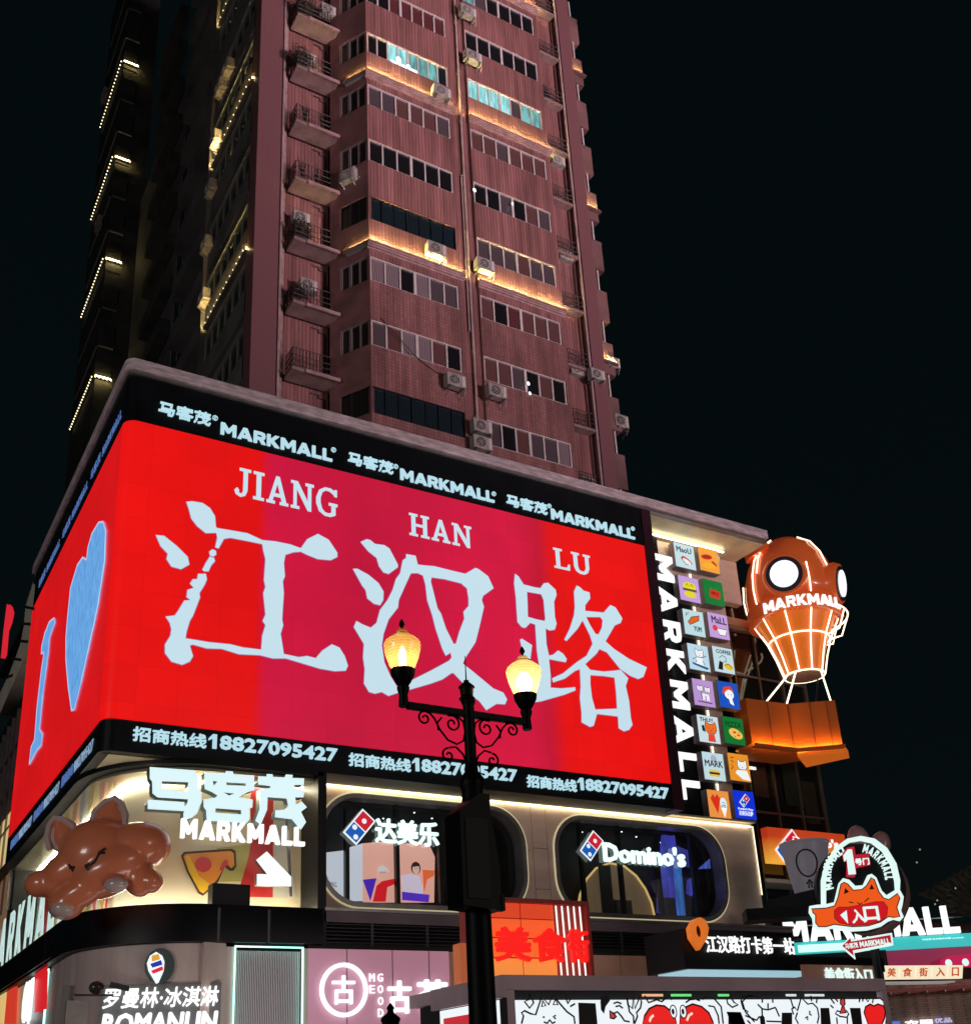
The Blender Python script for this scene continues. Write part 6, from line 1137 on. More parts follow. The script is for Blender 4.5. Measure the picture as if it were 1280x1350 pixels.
for i, (pts, cc) in enumerate([([(11.338,3.055),(11.692,3.044),(11.697,2.694),(11.324,2.699)],0),([(11.83,3.153),(11.962,3.187),(12.002,3.087),(11.897,2.988),(11.851,2.873),(11.798,2.939),(11.8,3.071)],0),([(14.61,2.886),(14.951,2.877),(15.034,2.653),(14.692,2.658)],0),([(12.637,2.666),(12.711,2.832),(12.828,2.949),(12.992,3.006),(13.171,2.992),(13.297,2.913),(13.38,2.793),(13.42,2.656)],1),([(13.465,2.656),(13.518,2.86),(13.625,2.962),(13.821,3.023),(14.026,2.977),(14.175,2.872),(14.245,2.715),(14.272,2.645)],1),([(11.975,2.921),(12.055,2.871),(12.1,2.821),(12.045,2.789),(11.97,2.799)],2),([(15.983,2.86),(16.243,2.858),(16.197,2.636),(15.93,2.639)],0),([(17.013,2.94),(17.244,2.939),(17.224,2.623),(16.959,2.626)],0),([(17.819,2.936),(18.112,2.934),(18.087,2.612),(17.822,2.616)],0),([(14.653,2.869),(14.929,2.867),(15.007,2.65),(14.617,2.655)],0),([(15.409,2.797),(15.485,2.823),(15.524,2.779),(15.522,2.644),(15.404,2.646)],0),([(18.182,2.844),(18.251,2.951),(18.4,3.005),(18.5,2.968),(18.619,3.004),(18.775,2.967),(18.801,2.858),(18.741,2.731),(18.626,2.606),(18.247,2.61)],1),([(17.579,3.08),(17.642,3.126),(17.699,3.097),(17.688,3.008),(17.643,2.972),(17.682,2.847),(17.505,2.831),(17.606,2.972),(17.562,3.008)],2)]):
    poly('doodle_fill', [pts], FD, 0.018, 0.008, (INKB, glow('doodle_red', (232, 30, 28), 0.95), glow('doodle_dark_red', (200, 60, 60), 0.9))[cc], DS)
    if cc: ribbons([pts + [pts[0]]], 0.03, FD, 0.026, INKB, DS, 'doodle_line', 0.006)
for (x, z) in [(13.353,2.895),(13.578,2.894)]:
    poly('doodle_eye', [ell(x, z, 0.075, 0.11)], FD, 0.030, 0.006, WHT, DS); ribbons([ell(x, z, 0.075, 0.11) + [ell(x, z, 0.075, 0.11)[0]]], 0.02, FD, 0.036, INKB, DS, 'doodle_line', 0.004); poly('doodle_fill', [ell(x - 0.01, z, 0.03, 0.05)], FD, 0.04, 0.006, INKB, DS)
for ln in [[(12.8,2.731),(12.84,2.798),(12.903,2.837)],[(13.639,2.739),(13.698,2.824),(13.787,2.864)]]: ribbons([ln], 0.04, FD, 0.034, glow('doodle_cream', (245, 230, 205), 0.95), DS, 'doodle_highlight', 0.006)
# left side of the kiosk: small shop light box seen past the pole
FKl = FX(9.90)
LB = thing('red_menu_light_box', 'red and white menu light box on the kiosk flank behind the pole', 'light box', (9.9, 17, 2))
lq = [(-18.532,3.335),(-18.504,2.914),(-16.273,3.337)]
obj('frame', MB().fbox(FKl, -18.35, 1.4, -0.2, -16.3, 3.12, 0.0), WHT, LB); obj('face', MB().fbox(FKl, -18.2, 1.5, 0.003, -16.42, 2.98, 0.014), colr((205, 40, 50), 0.85), LB)
text('北京卤肉', FKl, -18.05, 2.35, -16.9, 2.75, 0.02, 0.01, colr((250, 226, 190), 0.9), LB, 0.02)
obj('flank_fascia', MB().fbox(FX(9.93), -18.6, 3.14, 0.0, -16.1, 3.5, 0.08), MATS['mauve_steel'], KI); obj('flank_post', MB().fbox(FX(9.93), -16.27, 0.1, 0.0, -16.1, 3.13, 0.04), BLACK, KI)

# red food-street sign box standing behind the kiosk roof
FS_ = thing('food_street_sign', 'red food street sign box with orange panels and white light tubes', 'sign', (12, 20, 3.9))
Fq = FY(20.0); fq = [(12.038,5.451),(14.443,5.5),(12.041,3.987),(14.452,4.009),(12.65,5.476),(13.573,5.305),(12.008,4.939),(13.687,4.831)]
x0, x1, z0, z1 = 11.98, fq[1][0] + 0.08, fq[2][1] - 0.3, fq[1][1] + 0.02
RDM = grain(mat('red_steel', (0.42, 0.05, 0.05), 0.4), 2, 0.2)
obj('frame', MB().fbox(Fq, x0, z0, -1.2, x1, z1, -0.06), RDM, FS_)
obj('frame_rim', MB().fbox(Fq, x0, z1 - 0.09, -0.06, x1, z1, 0.06), RDM, FS_); obj('frame_rim', MB().fbox(Fq, x1 - 0.08, z0, -0.06, x1, z1 - 0.09, 0.06), RDM, FS_)
def og(nm, c1, st): return mat(nm, (0.4, 0.08, 0.02), 0.4, emit=c1, strength=st)
xb = fq[5][0] + 0.05; xm = fq[4][0] + 0.15
for (a, b_, c_, d_, m_) in ((x0, z1 - 0.40, xm - 0.02, z1 - 0.1, og('orange_a', (0.74, 0.055, 0.015), 0.8)), (xm + 0.02, z1 - 0.40, xb, z1 - 0.1, og('orange_a', (0.8, 0.12, 0.03), 0.8)), (x0, z1 - 0.80, xm - 0.02, z1 - 0.43, og('orange_b', (0.84, 0.10, 0.02), 0.95)), (xm + 0.02, z1 - 0.80, xb, z1 - 0.43, og('orange_b', (0.9, 0.2, 0.03), 1)),
                          (x0, z1 - 1.2, xm - 0.02, z1 - 0.83, og('orange_c', (0.80, 0.15, 0.03), 0.85)), (xm + 0.02, z1 - 1.2, xb, z1 - 0.83, og('orange_c', (0.85, 0.25, 0.06), 0.9)), (x0, z0 + 0.05, xm - 0.02, z1 - 1.23, og('orange_d', (0.85, 0.27, 0.05), 0.9)), (xm + 0.02, z0 + 0.05, xb, z1 - 1.23, og('orange_d', (0.88, 0.36, 0.08), 0.95))):
    obj('panel', MB().fbox(Fq, a, b_, -0.055, c_, d_, -0.02), m_, FS_)
for i in range(5):
    x = xb + 0.08 + i * 0.155; obj('light_tube', MB().tube([(x, 19.98, z0), (x - 0.03, 19.98, z1 - 0.12)], 0.018, 6), mat('tube_white', (0.9, 0.85, 0.8), 0.4, emit=(1.0, 0.90, 0.80), strength=1.1), FS_)
RL = mat('red_letter', (0.3, 0.005, 0.005), 0.4, emit=(0.86, 0.008, 0.006), strength=1.05)
zl0, zl1 = z1 - 1.32, z1 - 0.62
text('美', Fq, x0 + 0.05, zl0, xm + 0.08, zl1, 0.16, 0.10, RL, FS_, 0.03); text('食', Fq, xm + 0.16, zl0, xb - 0.0 + 0.15, zl1, 0.16, 0.10, RL, FS_, 0.03); text('街', Fq, xb + 0.2, zl0, x1 - 0.18, zl1, 0.16, 0.10, RL, FS_, 0.03)
FSl = FX(11.50); obj('side_panel', MB().box(11.30, 20.0, z0, 11.90, 20.3, z1 - 0.95), mat('orange_side', (0.6, 0.2, 0.08), 0.4, emit=(0.5, 0.1, 0.03), strength=0.5), FS_)
obj('light_tube', MB().tube([(11.66, 19.96, z0), (11.66, 19.96, z1 - 0.95)], 0.035, 6), MATS['tube_white'], FS_)

# ------------------------------------------------------------------ dark canopy sign with map pin
CS2 = thing('canopy_sign', 'black canopy with white Chinese check-in spot lettering', 'sign', (18, 20, 4))
Fz = FY(20.0); zq = [(17.757,4.478),(20.538,4.528),(17.108,4.034),(21.431,4.164),(17.828,4.924),(18.52,5.047),(23.667,4.489),(23.4,4.0),(17.16,4.384),(17.19,4.89)]
obj('fascia', MB().fbox(Fz, zq[8][0] - 0.05, zq[2][1] + 0.10, -1.4, zq[1][0] + 0.06, zq[4][1] + 0.1, -0.03), BLACK, CS2); obj('fascia_end', MB().fbox(Fz, zq[1][0] + 0.07, zq[2][1] + 0.10, -1.4, zq[6][0], zq[6][1] - 0.02, -0.04), BLACK, CS2)
obj('underside_light', MB().fbox(Fz, zq[2][0] + 0.15, zq[2][1] + 0.04, -1.2, zq[3][0], zq[2][1] + 0.098, -0.1), mat('pale_blue_under', (0.4, 0.6, 0.7), 0.4, emit=(0.36, 0.62, 0.72), strength=0.8), CS2)
obj('underside_end', MB().fbox(Fz, zq[3][0] + 0.02, zq[2][1] + 0.04, -1.2, zq[6][0], zq[2][1] + 0.098, -0.1), BROWNP, CS2)
text('江汉路打卡第一站', Fz, zq[0][0], zq[0][1] + 0.02, zq[1][0], zq[4][1] - 0.03, 0.02, 0.03, LEDW2, CS2, 0.014)
PN = thing('map_pin_sign', 'orange map pin sign with a black hole beside the canopy lettering', 'sign', (17.5, 20, 4.6))
pq = [(17.403,4.523),(17.197,4.788),(17.185,5.009),(17.348,5.202),(17.538,5.26),(17.688,5.195),(17.752,5.025),(17.671,4.8)]; ph = (17.468,4.948)
poly('pin', [pq, ell(ph[0], ph[1], 0.10, 0.15)], Fz, 0.12, 0.14, mat('pin_orange', (0.7, 0.2, 0.03), 0.35, emit=(0.80, 0.18, 0.02), strength=0.7), PN)
poly('pin_hole', [ell(ph[0], ph[1], 0.10, 0.15)], Fz, 0.08, 0.04, BLACKM, PN)

# slim dark awning beside the bucket sign
AWF = F_([21.644,22.6,5.896], -36)
AW = tag(obj('awning', MB().fbox(AWF, 0.0, -0.14, -0.9, 3.3, 0.16, 0.0), BLACK), 'flat black awning jutting out under the bucket sign', 'awning')

# ------------------------------------------------------------------ gate sign with orange cat ring
gp = [20.391,17.5,5.493]; FGt = F_(gp, -38)
GS = thing('gate_sign', 'round glowing gate sign with an orange cat, arrow and entrance letters', 'sign', (gp[0], gp[1], gp[2] - 2))
gx = [[(-0.966,-0.165),(-0.887,0.386),(-0.736,0.763),(-0.475,1.1),(-0.167,1.291),(0.151,1.331),(0.447,1.243),(0.681,1.01),(0.822,0.646),(0.838,0.26),(0.785,0.021),(0.695,0.027),(0.721,0.268),(0.698,0.62),(0.568,0.948),(0.364,1.16),(0.134,1.231),(-0.111,1.208),(-0.378,1.056),(-0.633,0.756),(-0.779,0.378),(-0.862,-0.155)],[(-1.242,-0.181),(-1.085,-0.164),(-0.881,-0.164),(-0.688,-0.133),(-0.602,0.086),(-0.518,0.289),(-0.417,0.387),(-0.287,0.342),(-0.175,0.195),(-0.004,0.199),(0.135,0.416),(0.224,0.438),(0.311,0.351),(0.378,0.05),(0.461,-0.059),(0.645,0.031),(0.779,0.021),(0.827,-0.12),(0.774,-0.288),(0.716,-0.421),(0.749,-0.559),(0.661,-0.638),(0.535,-0.595),(0.411,-0.631),(0.243,-0.728),(-0.069,-0.792),(-0.405,-0.793),(-0.661,-0.707),(-0.83,-0.706),(-1.135,-0.709),(-1.225,-0.628),(-1.216,-0.458),(-1.273,-0.316)],[(-1.218,-0.251),(-0.895,-0.257),(-0.702,-0.218),(-0.607,-0.052),(-0.49,0.252),(-0.416,0.289),(-0.338,0.241),(-0.243,0.095),(-0.055,0.099),(0.06,0.177),(0.192,0.349),(0.252,0.303),(0.305,0.021),(0.382,-0.123),(0.493,-0.165),(0.7,-0.042),(0.732,-0.148),(0.629,-0.346),(0.659,-0.553),(0.524,-0.561),(0.411,-0.536),(0.225,-0.642),(-0.055,-0.708),(-0.391,-0.702),(-0.652,-0.65),(-0.783,-0.624),(-0.959,-0.663),(-1.126,-0.652),(-1.174,-0.564),(-1.148,-0.394),(-1.198,-0.339)],[(-0.718,-0.321),(-0.623,-0.258),(-0.422,-0.273),(-0.112,-0.243),(0.2,-0.196),(0.367,-0.208),(0.43,-0.332),(0.384,-0.5),(0.264,-0.611),(-0.049,-0.674),(-0.385,-0.668),(-0.644,-0.6),(-0.745,-0.49)],[(-0.617,-0.431),(-0.466,-0.338),(-0.48,-0.628)],[(-0.689,-1.088),(-0.437,-0.885),(-0.435,-0.97),(0.451,-0.877),(0.437,-1.145),(-0.431,-1.255),(-0.42,-1.39)],[(-0.662,-1.089),(-0.462,-0.934),(-0.455,-1.012),(0.403,-0.925),(0.398,-1.102),(-0.456,-1.204),(-0.452,-1.321)],[(-0.459,0.024),(-0.413,0.159),(-0.339,0.067)],[(0.106,0.087),(0.174,0.204),(0.215,0.09)],[(-0.324,0.963),(-0.202,1.079),(-0.042,1.102),(-0.04,0.906),(0.254,0.919),(0.25,0.654),(-0.073,0.607),(-0.141,0.402),(-0.326,0.422),(-0.253,0.762),(-0.33,0.821)]]
OUTW = glow('gate_white', (220, 245, 240), 1.0)
obj('backing', MB().tube([FGt.p(0.0 + -0.016, 0.206, -0.5), FGt.p(-0.016, 0.206, -0.04)], 0.98, 40), BLACK, GS)
poly('ring', [gx[0]], FGt, 0.02, 0.10, OUTW, GS)
poly('cat_outline', [gx[1]], FGt, 0.10, 0.10, OUTW, GS); poly('cat_body', [gx[2]], FGt, 0.165, 0.02, glow('cat_orange', (236, 88, 22), 0.95), GS)
poly('mouth', [gx[3]], FGt, 0.185, 0.02, glow('mouth_red', (200, 18, 30), 0.95), GS); poly('small_arrow', [gx[4]], FGt, 0.205, 0.02, OUTW, GS)
ribbons([gx[2] + [gx[2][0]], gx[3] + [gx[3][0]]], 0.022, FGt, 0.178, INKB, GS, 'outline', 0.01)
for q in gx[7:9]: poly('ear_mark', [q], FGt, 0.18, 0.012, INKB, GS)
eyes = [[(-0.386,-0.155),(-0.289,-0.185)],[(-0.05,-0.178),(0.065,-0.1)],[(-0.203,-0.178),(-0.16,-0.229),(-0.097,-0.192)]]
ribbons(eyes, 0.022, FGt, 0.19, INKB, GS, 'outline', 0.01)
la = [(-0.38,-0.635),(-0.086,-0.33),(-0.11,-0.636),(0.22,-0.318),(-0.318,0.467),(-0.064,1.032),(-0.081,0.661),(0.229,0.814)]
text('入', FGt, la[0][0], la[0][1], la[1][0], la[1][1], 0.21, 0.02, OUTW, GS, 0.03); text('口', FGt, la[2][0], la[2][1] + 0.03, la[3][0], la[3][1] + 0.03, 0.21, 0.02, OUTW, GS, 0.03)
poly('number_outline', [gx[9]], FGt, 0.05, 0.06, glow('gate_red', (190, 30, 50), 0.8), GS)
poly('number', [[(la[4][0] + a * (la[5][0] - la[4][0]), la[4][1] + b * (la[5][1] - la[4][1])) for a, b in ((.18, 0), (.25, .62), (0, .52), (0, .78), (.45, 1), (.82, 1), (.82, 0))]], FGt, 0.10, 0.04, OUTW, GS); text('号门', FGt, la[6][0], la[6][1], la[7][0], la[7][1], 0.10, 0.04, OUTW, GS, 0.02)
poly('arrow_outline', [gx[5]], FGt, 0.03, 0.10, OUTW, GS); poly('arrow_face', [gx[6]], FGt, 0.09, 0.02, glow('arrow_red', (176, 24, 44), 0.9), GS)
cR = (-0.01,0.24)
class FT_(F_):
    def __init__(s, base, c, ang): s.b = base; s.c = c; s.a = R(ang); s.n = base.n
    def p(s, a, t, n=0.0):
        ca, sa = math.cos(s.a), math.sin(s.a); return s.b.p(s.c[0] + a * ca - t * sa, s.c[1] + a * sa + t * ca, n)
rx0 = min(q[0] for q in gx[0]); rx1 = max(q[0] for q in gx[0]); rzt = max(q[1] for q in gx[0]); rcx = (rx0 + rx1) / 2; rA = (rx1 - rx0) / 2; rB = rA * 1.06; rcz = rzt - rB
for (st, en) in ((196, 104), (70, -6)):
    tot = sum(GL[c][0] for c in 'MARKMALL') + 7 * 0.36; xx = 0
    for ch in 'MARKMALL':
        w_, lo = GL[ch]; am = st + (en - st) * (xx + w_ / 2) / tot; xx += w_ + 0.36; k = R(abs(en - st)) / tot * rA * 0.78
        FTT = FT_(FGt, (rcx + rA * 0.76 * math.cos(R(am)), rcz + rB * 0.76 * math.sin(R(am))), am - 90)
        poly('letter', [[((p - w_ / 2) * k, (q_ - 0.5) * 0.19) for p, q_ in lp] for lp in lo], FTT, 0.02, 0.06, OUTW, GS)
aa = [(-0.603,-1.137),(0.381,-0.99)]
FTA = FT_(FGt, aa[0], math.degrees(math.atan2(aa[1][1] - aa[0][1] - 0.09, aa[1][0] - aa[0][0])))
wA = math.hypot(aa[1][0] - aa[0][0], aa[1][1] - aa[0][1])
text('马客茂', FTA, 0.0, -0.03, wA * 0.28, 0.09, 0.11, 0.02, OUTW, GS, 0.02); markmall(FTA, wA * 0.32, -0.03, wA * 0.98, 0.09, 0.11, 0.02, OUTW, GS, per=False)
obj('post', MB().tube([FGt.p(0.1, -gp[2] + 0.02, -0.3), FGt.p(0.1, -0.9, -0.3)], 0.10, 12), BLACK, GS)
CATF = mat('mauve_fibreglass', (0.40, 0.22, 0.22), 0.35, coat=0.3)
ce = [(0.215,1.481),(0.683,1.337),(0.256,0.324),(0.88,0.45)]
blob([(ce[0][0], ce[0][1] - 0.12, -0.55, 0.26, 0.36, 0.16, 5), (ce[1][0], ce[1][1] - 0.14, -0.60, 0.24, 0.36, 0.16, -20), (ce[2][0], ce[2][1] - 0.1, -0.95, 1.0, 1.05, 0.42, 0)], FGt, 'cat_back', CATF, GS, 0.035)

# ------------------------------------------------------------------ right-hand arcade: letters, teal fascia, panels
ap = [28.36,24.0,5.566]; FAc = F_(ap, -33)
A_ = lambda: None
aq = [(-2.887,0.091),(2.641,-0.078),(-2.65,0.909),(2.68,0.678),(-2.633,0.077),(3.215,-0.087),(-2.687,-0.285),(3.149,-0.401),(0.141,-0.507),(3.149,-0.401),(0.077,-0.864),(3.093,-0.669),(-0.029,-0.813),(2.459,-0.971),(-0.047,-1.17),(2.072,-1.417),(-1.56,-1.044),(2.935,-1.42),(1.506,-0.582),(2.659,-0.555)]
AC = thing('arcade_building', 'low brick arcade at the right with a teal lit fascia', 'building', (ap[0], ap[1], 0))
obj('teal_fascia', MB().fbox(FAc, aq[4][0], aq[6][1] + 0.02, -0.5, aq[5][0], aq[4][1], 0.0), mat('teal_glow', (0.05, 0.4, 0.4), 0.4, emit=(0.03, 0.50, 0.50), strength=0.9), AC)
obj('fascia_glow', MB().fbox(FAc, aq[4][0] + 0.1, aq[6][1] + 0.06, 0.002, aq[4][0] + 2.1, aq[4][1] - 0.08, 0.012), mat('teal_white', (0.6, 0.9, 0.8), 0.4, emit=(0.62, 0.95, 0.85), strength=1.0), AC)
text('马客茂 江汉路步行街 markmall', FAc, aq[4][0] + 3.9, aq[6][1] + 0.22, aq[5][0] - 0.7, aq[4][1] - 0.1, 0.012, 0.02, OUTW, AC, 0.01)
obj('dark_band', MB().fbox(FAc, aq[4][0], aq[6][1] - 0.45, -0.6, aq[8][0], aq[6][1] + 0.01, -0.1), BLACK, AC)
obj('magenta_band', MB().fbox(FAc, aq[8][0] + 0.02, aq[10][1] + 0.0, -0.8, aq[9][0] + 0.4, aq[6][1] - 0.02, -0.2), mat('magenta', (0.3, 0.02, 0.08), 0.4, emit=(0.42, 0.02, 0.10), strength=0.4), AC)
BRK = tile_mat('arcade_brick', (0.75, 0.50, 0.40), (0.62, 0.40, 0.32), (0.34, 0.25, 0.2), 0.22, 0.07, 0.008, 0.5)
obj('brick_wall', MB().fbox(FAc, aq[8][0] - 0.5, -ap[2], -1.6, aq[9][0] + 1.5, aq[14][1] - 0.02, -1.2), BRK, AC)
obj('upper_wall', MB().fbox(FAc, aq[4][0], aq[4][1] + 0.01, -3.5, aq[5][0] + 1, aq[4][1] + 0.2, -0.7), BLACK, AC)
AMS = thing('arcade_letters', 'big white MARKMALL letters standing on the teal arcade fascia', 'sign', (ap[0], ap[1], ap[2]))
markmall(FAc, aq[0][0], aq[0][1] + 0.0, aq[1][0] - 0.2, aq[2][1] + 0.02, 0.05, 0.14, LEDW2, AMS)
lr = MB(); lr.tube([FAc.p(aq[0][0], aq[0][1] + 0.5, -0.1), FAc.p(aq[1][0], aq[0][1] + 0.5, -0.1)], 0.02, 5); obj('rail', lr, STEEL, AMS)
FE = thing('food_entrance_sign', 'row of five white boxes with orange entrance characters at right', 'sign', (ap[0] + 2, ap[1], ap[2] - 1))
ep = [24.737,21.0,4.199]; 
epl = [(-0.082,-0.136),(0.116,0.176),(2.697,-0.26),(2.941,0.041)]; FEp = F_(ep, -8)
wE = (epl[2][0] - epl[0][0]) / 5; h0 = epl[0][1]; h1 = epl[1][1]
for i, ch in enumerate('美食街入口'):
    a = epl[0][0] + wE * i; sh = 0.12
    poly('box', [[(a + 0.01, h0), (a + wE - 0.02, h0), (a + wE - 0.02 + sh, h1 + 0.04), (a + 0.01 + sh, h1 + 0.04)]], FEp, -0.06, 0.12, glow('box_cream', (246, 232, 200), 0.95), FE)
    text(ch, FEp, a + 0.17, h0 + 0.06, a + wE - 0.08, h1 - 0.02, 0.01, 0.02, colr((205, 90, 40), 0.8), FE, 0.02, shear=0.25)
obj('tray', MB().fbox(FEp, epl[0][0], h0 - 0.10, -0.5, epl[2][0] - 0.3, h0 - 0.06, 0.0), mat('tray_white', (0.6, 0.6, 0.56), 0.4, emit=(0.6, 0.6, 0.55), strength=0.35), FE)
KE = thing('kiosk_entrance_letters', 'small white entrance characters on the brown board above the kiosk roof', 'sign', (18, 18, 3.6))
kp = [(19.303,3.666),(20.799,3.708),(20.862,3.958),(19.28,3.875)]
obj('board', MB().fbox(FY(18.0), kp[0][0] - 0.6, kp[0][1] - 0.05, -0.1, kp[1][0] + 0.2, kp[2][1] + 0.05, -0.01), BROWNP, KE)
text('美食街入口', FY(18.0), kp[0][0], kp[0][1] - 0.02, kp[1][0], kp[2][1] - 0.01, 0.01, 0.03, OUTW, KE, 0.02)
PS = thing('pink_cartoon_sign', 'magenta rounded sign with two white ovals at the right edge', 'sign', (ap[0] + 3, ap[1], ap[2] - 0.7))
ps = [(1.609,-0.88),(1.67,-0.681),(1.965,-0.585),(3.121,-0.535),(3.028,-0.98),(1.834,-0.78),(2.337,-0.785)]
poly('panel', [ps[:5]], FAc, 0.15, 0.2, colr((200, 24, 84), 0.8), PS)
for q in ps[5:7]: poly('oval', [ell(q[0], q[1] - 0.02, 0.10, 0.11)], FAc, 0.26, 0.02, OUTW, PS)
CA = thing('striped_canopy', 'dim red canopy with a pale edge under the magenta band at the right edge', 'canopy', (ap[0] + 2, ap[1], ap[2] - 1.2))
cq3 = [(0.035,-1.352),(2.889,-1.638),(-0.063,-1.899)]
obj('canopy_sheet', MB().fbox(FAc, cq3[0][0], cq3[0][1] - 0.16, -1.15, cq3[1][0], cq3[0][1] - 0.08, -0.35), grain(mat('canopy_red', (0.35, 0.12, 0.10), 0.7, emit=(0.20, 0.05, 0.04), strength=0.25), 2, 0.3), CA)
for i in range(7): obj('rib', MB().fbox(FAc, cq3[0][0] + 0.1 + i * 0.55, cq3[0][1] - 0.22, -1.12, cq3[0][0] + 0.14 + i * 0.55, cq3[0][1] - 0.165, -0.38), STEEL, CA)
SS = thing('small_shop_sign', 'small lit white and blue characters low on the brick wall at right', 'sign', (ap[0] + 1.5, ap[1], 2))
ss = [(0.635,-2.523),(1.51,-2.309),(0.019,-2.448),(0.493,-2.321),(1.551,-2.441),(2.076,-2.295)]
text('衣服', FAc, ss[0][0], ss[0][1], ss[1][0], ss[1][1], -1.1, 0.05, LEDW2, SS, 0.04); obj('blue_panel', MB().fbox(FAc, ss[2][0], ss[2][1], -1.15, ss[3][0], ss[3][1], -1.08), colr((90, 130, 220), 0.8), SS); text('优品', FAc, ss[4][0], ss[4][1], ss[5][0], ss[5][1], -1.1, 0.05, colr((200, 200, 240), 0.8), SS, 0.02)

# far dark roof with a string of tiny lights
FRo = thing('far_roof', 'dark gabled roof far behind the arcade letters', 'building', (40, 32, 0))
rq = [[44.759,36.0,8.48],[45.786,36.0,9.848],[47.641,36.0,10.899],[51.052,36.0,12.131],[49.921,36.0,8.644]]
obj('roof', MB().add([], []) or MB().box(rq[0][0], 36, 0.1, rq[4][0] + 6, 42, rq[0][2]), grain(mat('far_wall_dark', (0.42, 0.15, 0.16), 0.8), 1, 0.4), FRo)
rm = MB(); n_ = 16
for i in range(n_):
    t0 = i / n_; a = Vector(rq[1]) * (1 - t0) + (Vector(rq[3]) + Vector((4, 0, 1.2))) * t0; a1 = a + Vector((0.55, 0, 0.12)); lowz = rq[0][2]
    rm.add([a, a1, a1 + Vector((1.6, -1.0, -(a1.z - lowz) * 0.9)), a + Vector((1.6, -1.0, -(a.z - lowz) * 0.9)), a + Vector((0, 0, -0.15)), a1 + Vector((0, 0, -0.15))], [(0, 1, 2, 3), (0, 4, 5, 1)])
obj('roof_ridges', rm, grain(mat('roof_tile_dark', (0.20, 0.17, 0.13), 0.7), 4, 0.6, bump=0.8), FRo)
st = MB()
for (x, y) in ((1212, 1190), (1215, 1183), (1252, 1190), (1250, 1197), (1247, 1205), (1258, 1176), (1208, 1137), (1213, 1113), (1244, 1212)): pass
for p_ in [[45.223,35.0,11.747],[44.826,35.0,11.103],[45.556,35.0,9.166],[45.773,35.0,9.353],[47.283,35.0,9.996]]: st.ellipsoid(p_, (0.045, 0.045, 0.045), None, 6, 4)
obj('tiny_lights', st, mat('tiny_light', (0.5, 0.5, 0.5), 0.4, emit=(0.7, 0.75, 0.7), strength=0.35), FRo)
hz = MB(); coil = [([43.957,33.0,9.01][0] + 0.22 * math.cos(t * 0.9), 33 + 0.22 * math.sin(t * 0.9), [43.648,33.0,7.99][2] + t * 0.035) for t in range(0, 42)]
obj('coil', hz.tube(coil, 0.035, 5), mat('coil_grey', (0.2, 0.2, 0.2), 0.5), FRo)

# red neon mark at the far left, above the continuing block
RM = thing('red_neon_sign', 'thin red lit sign standing up at the far left edge', 'sign', (5, 45, 15))
poly('sign_face', [[(-47.116,19.75),(-47.282,21.194),(-47.176,22.242),(-46.308,21.776),(-45.576,21.199),(-45.923,20.862),(-46.643,20.804),(-46.353,19.47)]], FX(5.3), 0.0, 0.15, mat('red_neon', (0.5, 0.02, 0.03), 0.4, emit=(0.80, 0.02, 0.04), strength=0.8), RM)

# ------------------------------------------------------------------ street lamp in front
SLm = thing('street_lamp', 'black twin-headed street lamp with amber acorn globes', 'street lamp', (4.3, 7.3, 0.03))
BK_ = grain(mat('black_cast_iron', (0.0022, 0.0024, 0.0026), 0.5, 0.0, spec=0.12), 6, 0.3)
xc = 4.29
obj('pole', MB().lathe([(0.17, 0.03), (0.17, 0.5), (0.12, 0.6), (0.105, 2.0), (0.098, 3.0), (0.085, 3.85), (0.10, 3.88), (0.10, 3.94), (0.055, 4.0), (0.046, 4.1), (0.046, 4.55), (0.055, 4.57), (0.06, 4.59), (0.05, 4.60)], (xc, 7.3), 18), BK_, SLm, smooth=True)
obj('finial', MB().lathe([(0.062, 4.60), (0.066, 4.61), (0.05, 4.63), (0.055, 4.68), (0.055, 4.70), (0.068, 4.705), (0.062, 4.715), (0.03, 4.745), (0.022, 4.75), (0.022, 4.765), (0.006, 4.77), (0.003, 4.98)], (xc - 0.01, 7.3), 16), BK_, SLm, smooth=True)
za = 4.489
zl_, zr_ = (4.502,4.458)
zA = (zl_ + zr_) / 2
obj('cross_arm', MB().box(3.74, 7.275, zA - 0.028, 4.84, 7.325, zA + 0.028), BK_, SLm, bevel=0.006)
GLB = mat('amber_globe', (0.9, 0.65, 0.25), 0.2); nt = GLB.node_tree; nt.nodes.clear()
o_ = nt.nodes.new('ShaderNodeOutputMaterial'); tr_ = nt.nodes.new('ShaderNodeBsdfTransparent'); tr_.inputs[0].default_value = (1.0, 0.80, 0.42, 1)
tl_ = nt.nodes.new('ShaderNodeBsdfTranslucent'); tl_.inputs[0].default_value = (0.95, 0.66, 0.26, 1); gs_ = nt.nodes.new('ShaderNodeBsdfGlossy'); gs_.inputs[1].default_value = 0.15
m1 = nt.nodes.new('ShaderNodeMixShader'); m2 = nt.nodes.new('ShaderNodeMixShader'); m2.inputs[0].default_value = 0.06
tcg = nt.nodes.new('ShaderNodeTexCoord'); spg = nt.nodes.new('ShaderNodeSeparateXYZ'); nt.links.new(tcg.outputs['Object'], spg.inputs[0])
wvg = nt.nodes.new('ShaderNodeTexWave'); wvg.wave_type = 'BANDS'; wvg.bands_direction = 'Z'; wvg.inputs['Scale'].default_value = 14; nt.links.new(tcg.outputs['Object'], wvg.inputs['Vector'])
mg = nt.nodes.new('ShaderNodeMapRange'); mg.inputs['To Min'].default_value = 0.46; mg.inputs['To Max'].default_value = 0.66; nt.links.new(wvg.outputs[0], mg.inputs[0]); nt.links.new(mg.outputs[0], m1.inputs[0])
